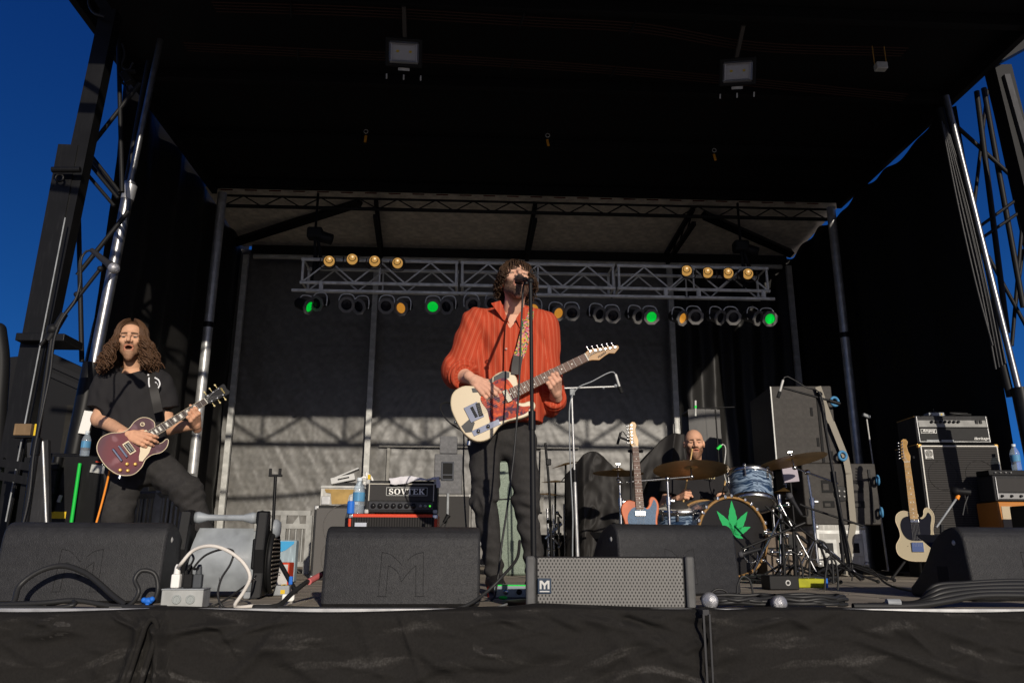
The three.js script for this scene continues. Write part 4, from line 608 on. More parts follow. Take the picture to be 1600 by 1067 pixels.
// ---- subwoofer stack on road cases ---------------------------------------
{
  const z = -6.6, strap = M(0.24, 0.22, 0.18, { roughness: 0.9 });
  const fb = front(1258, 722, 1372, 820, z), ft = front(1214, 600, 1304, 722, z);
  const yb0 = P(1310, 820, z).y, yb1 = P(1310, 724, z).y, yt1 = P(1260, 602, z).y;
  const fc = front(1272, 826, 1350, 890, z), c = thing('road_case', 'white road case with recessed latches under the subwoofers', 'road case', [fc.x + 0.02, 0, z + 0.02]);
  { const w = fc.w, h = yb0; mesh('case', [box(w, h - 0.08, 0.5, 0, h / 2 + 0.04, -0.255, 0.008)], M(0.55, 0.54, 0.5, { roughness: 0.5, map: wearCol }), c); mesh('lid_strip', [box(w + 0.006, 0.03, 0.506, 0, h - 0.06, -0.255, 0.004)], mat.alu, c); for (const s of [-1, 1]) { mesh('latch_dish', [box(0.14, 0.14, 0.008, s * w * 0.26, h * 0.55, -0.003, 0.004)], mat.galv, c); mesh('latch', [box(0.07, 0.08, 0.014, s * w * 0.26, h * 0.55, 0.003, 0.004)], mat.black, c); mesh('edge', [box(0.03, h - 0.08, 0.014, s * (w / 2 - 0.013), h / 2 + 0.04, -0.004, 0.004)], mat.alu, c); for (const q of [0, 1]) mesh('ball_corner', [ball(V(s * (w / 2 - 0.015), q ? h - 0.02 : 0.1, -0.01), 0.026)], mat.steel, c); mesh('caster', [lathe([[0, -0.015], [0.04, -0.015], [0.04, 0.015], [0, 0.015]], 14).rotateZ(Math.PI / 2).translate(s * w * 0.36, 0.04, -0.06)], mat.rubber, c); mesh('caster', [lathe([[0, -0.015], [0.04, -0.015], [0.04, 0.015], [0, 0.015]], 14).rotateZ(Math.PI / 2).translate(s * w * 0.36, 0.04, -0.45)], mat.rubber, c); } }
  { const f = front(1198, 835, 1266, 890, z - 0.1), t = thing('storage_chest', 'worn brown chest beside the white road case', 'chest', [f.x, 0, z - 0.1]); const h = P(1230, 830, z).y; mesh('case', [box(f.w, h, 0.45, 0, h / 2, -0.23, 0.008)], M(0.20, 0.16, 0.125, { roughness: 0.85, map: wearCol }), t); mesh('latch', [box(0.1, 0.16, 0.01, 0.06, h * 0.72, -0.002, 0.003)], mat.blackMetal, t); mesh('lid_seam', [box(f.w + 0.004, 0.012, 0.01, 0, h * 0.62, -0.003)], mat.rubber, t); }
  const sb = thing('subwoofer', 'wide black subwoofer back with square handle openings and round connector plate', 'subwoofer', [fb.x, yb0, z], -0.05);
  const paint = M(0.068, 0.062, 0.056, { roughness: 0.65, map: gritCol, bumpMap: grit, bumpScale: 0.0006 });
  { const w = fb.w, h = yb1 - yb0; mesh('cabinet', [box(w, h, 0.7, 0, h / 2, -0.352, 0.012)], paint, sb);
    for (const [x, y, a, b] of [[-0.18, 0.62, 0.14, 0.19], [0.22, 0.62, 0.15, 0.19], [-0.18, 0.33, 0.14, 0.10], [0.22, 0.33, 0.15, 0.10]]) { mesh('handle_opening', [box(w * a * 1.1, h * b * 1.1, 0.006, w * x, h * y, -0.001, 0.002)], mat.rubber, sb); mesh('handle_bar', [box(w * a * 0.55, h * b * 0.55, 0.004, w * (x - 0.02), h * (y - 0.01), 0.003, 0.001)], paint, sb); }
    mesh('connector_plate', [lathe([[0, 0.006], [0.062, 0.006], [0.066, 0]], 24).rotateX(Math.PI / 2).translate(w * 0.0, h * 0.5, 0.001)], mat.black, sb); for (let i = 0; i < 4; i++) mesh('connector', [ball(V(w * 0.0 + 0.03 * Math.cos(i * 1.57 + 0.7), h * 0.5 + 0.03 * Math.sin(i * 1.57 + 0.7), 0.008), 0.009)], mat.galv, sb);
    mesh('wheel_board', [box(0.02, h * 0.86, 0.012, w * 0.40, h * 0.47, 0.002, 0.002)], mat.black, sb); for (const y of [0.72, 0.2]) mesh('caster', [torus(V(w / 2 - 0.012, h * y, 0.04), 0.034, 0.012, V(1, 0, 0.25), 8, 20)], M(0.06, 0.2, 0.36, { roughness: 0.5 }), sb); }
  const st = thing('subwoofer', 'tall black subwoofer strapped on top of the wide one', 'subwoofer', [ft.x, yb1, z - 0.03], -0.10);
  { const w = ft.w * 1.04, h = yt1 - yb1; mesh('cabinet', [box(w, h, 0.75, 0, h / 2, -0.377, 0.012)], paint, st); mesh('groove', [box(0.022, h - 0.02, 0.008, w * 0.26, h / 2, 0.001)], mat.rubber, st); for (const [x, y] of [[0.14, 0.66], [0.20, 0.27], [0.34, 0.74], [0.40, 0.10]]) mesh('handle_slot', [box(0.022, 0.075, 0.006, w * x, h * y, 0.0, 0.002)], mat.rubber, st); mesh('edge_trim', [box(0.012, h - 0.01, 0.012, -w / 2 + 0.002, h / 2, 0.0, 0.002)], mat.galv, st); mesh('caster', [torus(V(w / 2 + 0.0, h * 0.78, 0.045), 0.036, 0.012, V(0.3, 0, 1), 8, 20)], M(0.06, 0.2, 0.36), st); mesh('caster', [torus(V(w / 2 + 0.02, 0.06, 0.045), 0.036, 0.012, V(0.3, 0, 1), 8, 20)], M(0.06, 0.2, 0.36), st); }
  const Z = z + 0.03, pts = [[1280, 604], [1300, 660], [1322, 715], [1327, 740], [1334, 818], [1322, 892]]; const pw = pts.map(([a, b]) => P(a, b, Z)); pw[pw.length - 1].y = 0.012; pw[0].z = z - 0.0; pw[3].z = pw[4].z = Z;
  solo('ratchet_strap', 'worn tan ratchet strap across both subwoofers', 'strap', pw.slice(1).map((p, i) => { const a = pw[i], d = p.clone().sub(a), g = new THREE.BoxGeometry(0.055, d.length() + 0.004, 0.003); g.rotateZ(Math.atan2(-d.x, d.y)); const m = a.clone().add(p).multiplyScalar(0.5); g.translate(m.x, m.y, m.z); return g; }), strap);
  { const f = front(1242, 735, 1266, 770, z + 0.15); const t = thing('pale_panel', 'small pale panel box behind the tilted cymbal', 'box', [P(1236, 750, -6.45).x, 0.62, -6.45]); mesh('panel', [box(0.13, 0.13, 0.02, 0, 0.2, 0, 0.004, [0, 0, 0.1])], M(0.34, 0.3, 0.34), t); mesh('stalk', [rod(V(0, -0.62, 0), V(0, 0.14, -0.01), 0.01)], mat.blackMetal, t); }
}
// ---- cloth-covered backline and second kit -------------------------------
{
  const z = -7.1, x0 = P(893, 780, z).x, x1 = P(1045, 780, z).x;
  const cover = M(0.020, 0.0185, 0.0175, { roughness: 0.6 });
  const prof = x => { const t = (x - x0) / (x1 - x0); return 0.93 + 0.13 * Math.exp(-Math.pow((t - 0.22) / 0.18, 2)) - 0.06 * Math.exp(-Math.pow((t - 0.55) / 0.12, 2)) + 0.30 * sstep(0.62, 1.08, t); };
  const g = sheet(150, 120, (u, v) => {
    const x = mix(x0 - 0.03, x1 + 0.30, u), top = prof(x); let y, zz;
    const fo = 0.12 * (fbm(x * 3.2, v * 2.2, 3, 201) - 0.5) + 0.06 * Math.pow(1 - Math.abs(2 * fbm(x * 5 + v * 2, v * 3 - x, 3, 207) - 1), 3) + 0.05 * Math.sin(x * 15 + 4 * fbm(x * 2, v * 3, 2, 203)) * sstep(0.25, 0.9, v) - 0.05 * Math.abs(fbm(x * 4 + v * 3, v * 4 - x * 2, 3, 205) - 0.5);
    if (v < 0.25) { y = top - 0.03 * (1 - v / 0.25); zz = z - 0.5 + 0.5 * v / 0.25; } else { const q = (v - 0.25) / 0.75; y = Math.max(0.012, top * (1 - q) + 0.01); zz = z + 0.05 * q; }
    const e = Math.min(1, Math.min(u, 1 - u) * 9);
    return V(x, y * (0.97 + 0.03 * e) - (1 - e) * 0.05 * (y > 0.1 ? 1 : 0), zz + fo - (1 - e) * 0.25);
  });
  const t = thing('covered_gear', 'equipment draped in creased black cloth behind the orange guitar', 'covered equipment', [(x0 + x1) / 2, 0, z]); g.translate(-t.position.x, 0, -t.position.z); mesh('cloth', g, cover, t);
  mesh('case', [box((x1 - x0) * 0.8, 0.86, 0.38, 0, 0.43, -0.28, 0.01)], mat.tolex, t); mesh('pole_tip', [rod(V(P(930, 696, z).x - t.position.x, 0.86, -0.2), V(P(930, 692, z).x - t.position.x, prof(P(930, 692, z).x) + 0.03, -0.2), 0.01)], mat.chrome, t);
  // wrapped grey pad behind the drummer
  const f = front(1078, 640, 1126, 712, -8.2); const pd = thing('padded_cover', 'quilted grey pad cover standing behind the drummer', 'padded cover', [f.x, 0, -8.2]); mesh('pad', [sheet(40, 60, (u, v) => V((u - 0.5) * f.w * (1 + 0.04 * v), v * f.y1, 0.03 * Math.sin(u * Math.PI) + 0.012 * fbm(u * 8, v * 30, 3, 210) - 0.012 * Math.exp(-Math.pow((u - 0.5) / 0.02, 2)))), sheet(2, 2, (u, v) => V((u - 0.5) * f.w, v * f.y1, -0.3)), box(f.w, 0.02, 0.3, 0, f.y1 - 0.01, -0.15)], M(0.12, 0.118, 0.115, { roughness: 0.8 }), pd);
}

// ================================================================ guitars: x towards the headstock, y bass side up, z to the audience
const rosewood = M(0.15, 0.065, 0.038, { roughness: 0.5, map: wearCol }), maple = M(0.60, 0.36, 0.13, { roughness: 0.35, map: weldCol }), fretM = M(0.45, 0.44, 0.41, { metalness: 0.3, roughness: 0.6 }), pearl = M(0.7, 0.68, 0.6), cream = M(0.62, 0.52, 0.36, { roughness: 0.4 });
const teleBody = [[0.155, 0.03], [0.165, 0.075], [0.14, 0.118], [0.09, 0.132], [0.02, 0.115], [-0.03, 0.113], [-0.1, 0.148], [-0.165, 0.14], [-0.205, 0.085], [-0.215, 0], [-0.205, -0.085], [-0.165, -0.142], [-0.1, -0.155], [-0.03, -0.122], [0.02, -0.118], [0.09, -0.135], [0.145, -0.135], [0.182, -0.112], [0.186, -0.088], [0.165, -0.072], [0.135, -0.068], [0.112, -0.052], [0.112, -0.03], [0.14, -0.028]];
const lpBody = [[0.15, 0.03], [0.165, 0.06], [0.155, 0.10], [0.12, 0.132], [0.07, 0.135], [0.015, 0.115], [-0.03, 0.112], [-0.1, 0.15], [-0.165, 0.155], [-0.22, 0.11], [-0.24, 0.03], [-0.235, -0.05], [-0.205, -0.12], [-0.14, -0.165], [-0.07, -0.155], [-0.02, -0.125], [0.03, -0.122], [0.08, -0.14], [0.125, -0.135], [0.158, -0.112], [0.172, -0.088], [0.16, -0.082], [0.13, -0.088], [0.098, -0.078], [0.082, -0.05], [0.095, -0.03], [0.13, -0.028]];
const peaveyHead = [[0, -0.021], [0, 0.021], [0.012, 0.027], [0.035, 0.0315], [0.183, -0.0135], [0.186, -0.024], [0.180, -0.033], [0.146, -0.047], [0.135, -0.041], [0.12, -0.033], [0.09, -0.036], [0.054, -0.043], [0.02, -0.026]];
const teleHead = [[0, -0.021], [0, 0.021], [0.012, 0.026], [0.03, 0.036], [0.14, 0.030], [0.172, 0.024], [0.186, 0.008], [0.182, -0.012], [0.165, -0.022], [0.148, -0.020], [0.128, -0.012], [0.09, -0.016], [0.05, -0.028], [0.02, -0.026]];
const lpHead = [[0, -0.022], [0, 0.022], [0.02, 0.03], [0.17, 0.042], [0.18, 0.030], [0.172, 0.0], [0.18, -0.030], [0.17, -0.042], [0.02, -0.03]];
function guitar(label, o) {
  const t = thing('electric_guitar', label, 'guitar');
  const bodyP = o.lp ? lpBody : teleBody, scaleL = o.lp ? 0.628 : 0.648, bridge = -0.105, nut = bridge + scaleL, body0 = o.lp ? 0.10 : 0.112;
  mesh('body', [ext(bodyP, 0.032, 0.005, true, 90, 3).translate(0, 0, -0.037)], o.bodyMat, t);
  if (o.binding) mesh('binding', [tube(bodyP.map(p => V(p[0] * 0.992, p[1] * 0.992, 0.0)), 0.0028, 110, 5, true)], o.binding, t);
  const w0 = 0.028, w1 = 0.0215;
  mesh('neck', [(() => { const g = ext([[body0, -w0], [nut, -w1], [nut, w1], [body0, w0]], 0.016, 0.004, false, 0, 3); g.translate(0, 0, -0.012); return g; })()], o.neckMat, t);
  const fb = mesh('fretboard', [ext([[body0 - 0.012, -w0], [nut, -w1], [nut, w1], [body0 - 0.012, w0]], 0.005).translate(0, 0, 0.0085)], o.board, t);
  const fr = [], ins = [];
  for (let n = 1; n <= 21; n++) { const x = nut - scaleL * (1 - Math.pow(2, -n / 12)); const w = mix(w1, w0, (nut - x) / (nut - body0)); fr.push(box(0.0013, w * 2, 0.0014, x, 0, 0.0142)); const xm = nut - scaleL * (1 - Math.pow(2, -(n - 0.5) / 12)); if ([3, 5, 7, 9, 12, 15, 17, 19, 21].includes(n)) { if (o.lp) ins.push(box(0.018 * Math.pow(2, -n / 18), 0.03, 0.001, xm, 0, 0.0137)); else for (const yy of n === 12 ? [-0.01, 0.01] : [0]) ins.push(new THREE.CylinderGeometry(0.0038, 0.0038, 0.001, 8).rotateX(Math.PI / 2).translate(xm, yy, 0.0137)); } }
  mesh('frets', fr, fretM, fb).userData.kind = 'stuff'; for (const g of ins) mesh('inlay', [g], pearl, fb);
  mesh('nut', [box(0.005, w1 * 2, 0.008, nut + 0.0025, 0, 0.011)], pearl, t);
  if (o.lp) for (const s of [-1, 1]) mesh('neck_binding', [rod(V(body0 - 0.01, s * w0, 0.0115), V(nut, s * w1, 0.0115), 0.0018, 0.0018, 5)], cream, t);
  const hd = o.lp ? lpHead : o.head === 'p' ? peaveyHead : teleHead;
  const hg = mesh('headstock', [ext(hd, 0.012, 0.002, false).translate(nut + 0.004, 0, -0.012)], o.headMat, t);
  const pegs = o.lp ? [0, 1, 2].flatMap(i => [[0.035 + i * 0.045, 0.024 + i * 0.002, 1], [0.035 + i * 0.045, -0.024 - i * 0.002, -1]]) : [0, 1, 2, 3, 4, 5].map(i => o.head === 'p' ? [0.036 + i * 0.026, 0.020 - i * 0.0078, 1] : [0.036 + i * 0.025, 0.022 - i * 0.001, 1]);
  for (const [x, y, s] of pegs) { mesh('tuner_post', [new THREE.CylinderGeometry(0.0045, 0.0052, 0.014, 10).rotateX(Math.PI / 2).translate(nut + x, y, 0.006)], mat.chrome, hg); mesh('tuner_button', [ball(V(nut + x, y + s * (o.lp ? 0.036 : 0.030), -0.006), 0.0085, [0.8, 1, 0.5], 10, 7), rod(V(nut + x, y + s * 0.012, -0.006), V(nut + x, y + s * 0.028, -0.006), 0.0025, 0.0025, 6)], o.lp ? M(0.6, 0.5, 0.25, { roughness: 0.3 }) : mat.chrome, hg); }
  const st = []; for (let i = 0; i < 6; i++) { const y0 = mix(-0.026, 0.026, i / 5), y1 = mix(-0.0175, 0.0175, i / 5); st.push(rod(V(bridge, y0, 0.013), V(nut, y1, 0.0165), 0.0004, 0.0004, 4)); const pg = pegs[o.lp ? i : 5 - i]; st.push(rod(V(nut, y1, 0.0165), V(nut + pegs[i][0], pegs[i][1], 0.010), 0.0006, 0.0006, 4)); }
  mesh('strings', st, fretM, t);
  return t;
}
function strapPin(t, x, y) { mesh('strap_pin', [ball(V(x, y, -0.02), 0.007)], mat.chrome, t); }
const tort = tex(256, (u, v) => { const a = fbm(u * 10, v * 10, 4, 221, 10), b = fbm(u * 16 + 3, v * 16, 3, 223, 16); const d = sstep(0.42, 0.62, a), e = sstep(0.5, 0.7, b); return [mix(0.50, 0.09, d) + 0.3 * e * (1 - d), mix(0.07, 0.02, d) + 0.06 * e, mix(0.03, 0.06, d)]; }, { size: 0.22 });
const creamBody = M(0.50, 0.41, 0.27, { roughness: 0.35 });
const G1 = guitar('cream electric guitar with red tortoiseshell guard played by the singer', { bodyMat: creamBody, neckMat: maple, board: rosewood, headMat: M(0.40, 0.21, 0.065, { roughness: 0.4, map: weldCol }), head: 'p' });
{
  const t = G1; mesh('pickguard', [ext([[-0.055, 0.045], [-0.02, 0.075], [0.05, 0.098], [0.11, 0.09], [0.125, 0.045], [0.125, -0.03], [0.10, -0.055], [0.12, -0.083], [0.158, -0.10], [0.13, -0.12], [0.06, -0.116], [-0.01, -0.102], [-0.06, -0.085], [-0.05, -0.02]], 0.003, 0, true, 60)], M(0.7, 0.6, 0.6, { map: tort, roughness: 0.6 }), t, true);
  boxUV(t.children[t.children.length - 1].geometry);
  mesh('bridge_plate', [box(0.075, 0.085, 0.006, -0.115, 0.0, 0.003, 0.001)], mat.mirror, t); mesh('saddles', [0, 1, 2, 3, 4, 5].map(i => box(0.016, 0.008, 0.009, -0.115, -0.025 + i * 0.01, 0.008, 0.002)), mat.black, t); mesh('bridge_pickup', [box(0.022, 0.07, 0.008, -0.085, 0, 0.008, 0.003, [0, 0, -0.2])], mat.black, t);
  mesh('neck_pickup', [box(0.03, 0.07, 0.008, 0.075, 0.0, 0.007, 0.004)], M(0.16, 0.15, 0.12, { roughness: 0.4, metalness: 0.4 }), t);
  mesh('control_plate', [box(0.15, 0.03, 0.003, -0.095, -0.098, 0.0018, 0.001, [0, 0, -0.03])], mat.mirror, t);
  for (const x of [-0.14, -0.085]) mesh('knob', [lathe([[0, 0.018], [0.009, 0.017], [0.011, 0.0]], 14).rotateX(Math.PI / 2).translate(x, -0.098, 0.003)], mat.chrome, t);
  const tape = M(0.10, 0.10, 0.10, { roughness: 0.6, map: wearCol });
  mesh('tape_patch', [ext([[0.045, 0.097], [0.13, 0.082], [0.145, 0.108], [0.12, 0.126], [0.06, 0.122]], 0.0008).translate(0, 0, 0.0004)], tape, t); mesh('tape_patch', [ext([[-0.205, -0.035], [-0.15, -0.02], [-0.135, -0.05], [-0.17, -0.085], [-0.2, -0.075]], 0.0008).translate(0, 0, 0.0004)], tape, t); mesh('tape_patch', [ext([[-0.07, 0.118], [-0.045, 0.108], [-0.05, 0.085], [-0.075, 0.095]], 0.0008).translate(0, 0, 0.0004)], tape, t);
  const tx = text('PEAVEY', 'sans', 0.011, 0.0015); tx.applyMatrix4(new THREE.Matrix4().makeShear(0, 0, 0.25, 0, 0, 0)); mesh('lettering', [tx.rotateZ(0.12).translate(0.543 + 0.086, -0.024, 0.0024)], mat.black, t);
  strapPin(t, 0.16, 0.1); strapPin(t, -0.22, 0); mesh('output_jack', [rod(V(-0.2, -0.12, -0.018), V(-0.212, -0.136, -0.018), 0.012, 0.010)], mat.chrome, t);
  // hang it: body centre and angle read from the photo
  t.position.copy(P(772, 629, -3.93)); t.rotation.set(-0.06, 0.04, 27.5 * D2R, 'YXZ');
}
const burst = tex(256, (u, v) => { const x = (u - 0.5) * 0.6, y = (v - 0.5) * 0.6; const r = Math.hypot((x + 0.09) / 0.17, y / 0.16), n = fbm(u * 14, v * 14, 4, 231, 14); const e = sstep(0.55, 1.15, r + 0.25 * (n - 0.5)), w = sstep(0.55, 0.8, fbm(u * 9 + 5, v * 9, 3, 233, 9)) * 0.25; return [mix(0.105, 0.05, e) + w * 0.30, mix(0.007, 0.008, e) + w * 0.22, mix(0.014, 0.018, e) + w * 0.24]; }, { size: 0.6 });
burst.offset.set(0.5, 0.5);
const G2 = guitar('wine-red electric guitar with cream guard played by the long-haired guitarist', { lp: true, bodyMat: MP(1, 1, 1, { map: burst, roughness: 0.5, specularIntensity: 0.5, clearcoat: 0.35, clearcoatRoughness: 0.08 }), neckMat: M(0.12, 0.02, 0.02, { roughness: 0.3 }), board: M(0.035, 0.02, 0.016, { roughness: 0.5 }), headMat: mat.blackGloss, binding: cream });
{
  const t = G2; mesh('pickguard', [ext([[-0.005, -0.035], [0.085, -0.035], [0.085, -0.05], [0.02, -0.10], [-0.045, -0.125], [-0.06, -0.11], [-0.045, -0.085], [-0.02, -0.06]], 0.003).translate(0, 0, 0.006)], cream, t);
  for (const [x, n] of [[0.07, 0], [-0.06, 1]]) { mesh('pickup_ring', [box(0.046, 0.09, 0.008, x, 0, 0.004, 0.002)], cream, t); mesh('pickup', [box(0.034, 0.07, 0.006, x, 0, 0.0095, 0.002)], mat.black, t); mesh('pole_pieces', [0, 1, 2, 3, 4, 5].flatMap(i => [-1, 1].map(s => new THREE.CylinderGeometry(0.003, 0.003, 0.003, 8).rotateX(Math.PI / 2).translate(x + s * 0.008, -0.026 + i * 0.0104, 0.013))), mat.galv, t); }
  mesh('bridge', [box(0.016, 0.095, 0.014, -0.105, 0, 0.007, 0.004)], mat.mirror, t); mesh('tailpiece', [box(0.018, 0.105, 0.014, -0.145, 0, 0.007, 0.006)], mat.mirror, t);
  for (const [x, y] of [[-0.09, -0.115], [-0.15, -0.125], [-0.13, -0.085], [-0.185, -0.095]]) mesh('knob', [lathe([[0, 0.016], [0.009, 0.0155], [0.011, 0.012], [0.0135, 0]], 14).rotateX(Math.PI / 2).translate(x, y, 0.001)], mat.gold, t);
  mesh('switch_ring', [torus(V(0.095, 0.09, 0.002), 0.012, 0.004)], cream, t); mesh('switch', [rod(V(0.095, 0.09, 0), V(0.098, 0.088, 0.02), 0.003)], cream, t);
  mesh('head_inlay', [text('Gibson', 'serif', 0.010, 0.0012).rotateZ(-Math.PI / 2).translate(0.523 + 0.145, 0, 0.0022)], M(0.5, 0.38, 0.12), t);
  strapPin(t, 0.155, 0.09); strapPin(t, -0.245, 0); mesh('output_jack', [rod(V(-0.2, -0.12, -0.018), V(-0.216, -0.138, -0.018), 0.012)], mat.chrome, t);
  t.scale.setScalar(0.86); t.position.copy(P(214, 692, -4.64)); t.rotation.set(-0.1, 0.46, 39 * D2R, 'YXZ');
}
// two guitars on stands ----------------------------------------------------
function guitarStand(label, pos, yaw, neckH, tilt) {
  const t = thing('guitar_stand', label, 'guitar stand', pos, yaw);
  const top = V(0, neckH, -neckH * Math.tan(tilt) - 0.06), k = V(0, 0.3, -0.10);
  mesh('post', [rod(V(0, 0.24, -0.09), top, 0.011)], mat.black, t);
  for (const [x, z] of [[-0.2, 0.12], [0.2, 0.12], [0, -0.34]]) { const lg = mesh('leg', [rod(V(0, 0.26, -0.09), V(x, 0.012, z), 0.010)], mat.black, t); mesh('rubber_foot', [ball(V(x, 0.013, z), 0.013)], mat.rubber, lg); }
  for (const s of [-1, 1]) mesh('cradle_arm', [rod(V(0, 0.27, -0.09), V(s * 0.07, 0.235, -0.02), 0.009), rod(V(s * 0.07, 0.235, -0.02), V(s * 0.075, 0.25, 0.035), 0.010)], s > 0 ? mat.gold : mat.black, t);
  mesh('yoke', [rod(top, top.clone().add(V(-0.05, 0.0, 0.05)), 0.011), rod(top, top.clone().add(V(0.05, 0.0, 0.05)), 0.011), box(0.05, 0.012, 0.02, 0, top.y + 0.002, top.z + 0.03, 0.004)], mat.black, t);
  return t;
}
{
  const zg = -5.55, G3 = guitar('orange electric guitar with sparkling blue guard on a stand', { bodyMat: M(0.66, 0.15, 0.045, { roughness: 0.45, map: weldCol }), neckMat: maple, board: rosewood, headMat: maple });
  const spark = tex(128, (u, v) => { const k = 0.35 + 0.9 * hash((u * 128) | 0, (v * 128) | 0, 9) * vnoise(u * 40, v * 40, 10, 40, 40); return [k * 0.5, k * 0.75, k]; }, { size: 0.12 });
  mesh('pickguard', [ext([[-0.19, 0.05], [-0.06, 0.075], [0.05, 0.09], [0.11, 0.05], [0.115, -0.03], [0.10, -0.055], [0.12, -0.08], [0.165, -0.105], [0.13, -0.122], [0.05, -0.108], [-0.03, -0.105], [-0.1, -0.135], [-0.17, -0.1]], 0.003, 0, true, 60)], M(0.20, 0.25, 0.31, { map: spark, roughness: 0.5 }), G3);
  mesh('neck_pickup', [box(0.034, 0.075, 0.009, 0.07, 0, 0.006, 0.003)], M(0.2, 0.19, 0.17, { metalness: 0.9, roughness: 0.12 }), G3); mesh('bridge_plate', [box(0.075, 0.08, 0.006, -0.115, 0, 0.006, 0.001)], mat.mirror, G3);
  const p = P(1003, 822, zg); G3.position.set(p.x - 0.005, 0.385, zg); G3.rotation.set(0, 0, Math.PI / 2 + 0.02); G3.rotation.order = 'XYZ'; G3.rotation.x = -0.10;
  guitarStand('black guitar stand holding the orange guitar', [p.x, 0, zg - 0.02], 0, 0.905, 0.09);
}
{
  const zg = -6.0, G4 = guitar('pale cream electric guitar with black guard on a stand beside the bass cabinet', { bodyMat: M(0.42, 0.36, 0.24, { roughness: 0.35 }), neckMat: maple, board: maple, headMat: maple, binding: cream });
  mesh('pickguard', [ext([[-0.055, 0.05], [-0.02, 0.085], [0.06, 0.1], [0.115, 0.07], [0.118, -0.03], [0.1, -0.05], [0.12, -0.08], [0.15, -0.1], [0.12, -0.118], [0.05, -0.105], [-0.02, -0.095], [-0.055, -0.06]], 0.003, 0, true, 60)], M(0.012, 0.012, 0.016, { roughness: 0.25 }), G4);
  mesh('neck_pickup', [box(0.02, 0.06, 0.008, 0.085, 0, 0.006, 0.003)], mat.chrome, G4); mesh('bridge_plate', [box(0.07, 0.08, 0.008, -0.11, 0, 0.005, 0.001)], mat.mirror, G4); mesh('control_plate', [box(0.14, 0.028, 0.003, -0.09, -0.105, 0.0018, 0.001)], mat.mirror, G4); for (const x of [-0.13, -0.08]) mesh('knob', [lathe([[0, 0.018], [0.009, 0.017], [0.011, 0.0]], 12).rotateX(Math.PI / 2).translate(x, -0.105, 0.003)], mat.chrome, G4);
  const p = P(1432, 832, zg); G4.position.set(p.x, p.y, zg); G4.rotation.order = 'YXZ'; G4.rotation.set(-0.12, -0.5, Math.PI / 2 + 0.0);
  const st = guitarStand('black guitar stand with orange cradle holding the pale cream guitar', [p.x + 0.015, 0, zg - 0.02], -0.5, 0.93, 0.11);
}
// ================================================================ drum kit
const pearlBlue = tex(256, (u, v) => { const w = fbm(u * 5, v * 5, 3, 241, 5), a = fbm(u * 4, v * 26 + 9 * w, 4, 243, 0), b = fbm(u * 7 + 2, v * 60 + 14 * w, 3, 247, 0), k = sstep(0.42, 0.72, a) * 0.75 + 0.55 * sstep(0.5, 0.75, b); return [0.015 + 0.26 * k, 0.035 + 0.33 * k, 0.075 + 0.40 * k]; }, { size: 0.5, sizeY: 0.30 });
const shellM = MP(1, 1, 1, { map: pearlBlue, roughness: 0.3, clearcoat: 0.5 }), headM = M(0.5, 0.48, 0.44, { roughness: 0.6 }), woodHoop = M(0.42, 0.24, 0.09, { roughness: 0.4, map: weldCol });
function drum(name, label, pos, R, len, axis, o = {}) {           // axis: from batter/back head to front head
  const t = thing(name, label, 'drum', pos), q = new THREE.Quaternion().setFromUnitVectors(UP, axis.clone().normalize());
  const add = (n, gs, m, k) => { const q2 = mesh(n, gs, m, t, k); q2.quaternion.copy(q); return q2; };
  const cyl = new THREE.CylinderGeometry(R, R, len, 40, 1, true); { const uv = cyl.attributes.uv; for (let i = 0; i < uv.count; i++) uv.setXY(i, uv.getX(i) * 2 * Math.PI * R, uv.getY(i) * len); }
  add('shell', [cyl], shellM, true);
  for (const s of [-1, 1]) { add('hoop', [lathe([[R - 0.004, -0.018], [R + 0.014, -0.018], [R + 0.014, 0.018], [R - 0.004, 0.018], [R - 0.004, -0.018]], 40).translate(0, s * (len / 2 - 0.006), 0)], o.wood ? woodHoop : mat.chrome, t); add('drumhead', [new THREE.CylinderGeometry(R - 0.003, R - 0.003, 0.004, 36).translate(0, s * (len / 2 - 0.008), 0)], s > 0 && o.frontHead ? o.frontHead : headM); }
  const n = o.lugs || 8; for (let i = 0; i < n; i++) { const a = (i + 0.5) / n * 2 * Math.PI; add('lug', [box(0.016, 0.05, 0.018, 0, 0, 0, 0.005).translate(0, len * 0.26, R + 0.009).rotateY(a), rod(V(0, len * 0.26, 0), V(0, len / 2, 0), 0.004).translate(0, 0, R + 0.016).rotateY(a), box(0.022, 0.02, 0.03, 0, 0, 0, 0.005).translate(0, len / 2 + 0.008, R + 0.014).rotateY(a)], mat.chrome, t); }
  return { t, q };
}
const bassAxis = V(0.22, 0, 0.975).normalize();
const bdR = 0.285, bdC = (() => { const p = P(1146, 846, -6.0); p.y = bdR + 0.022; return p; })();
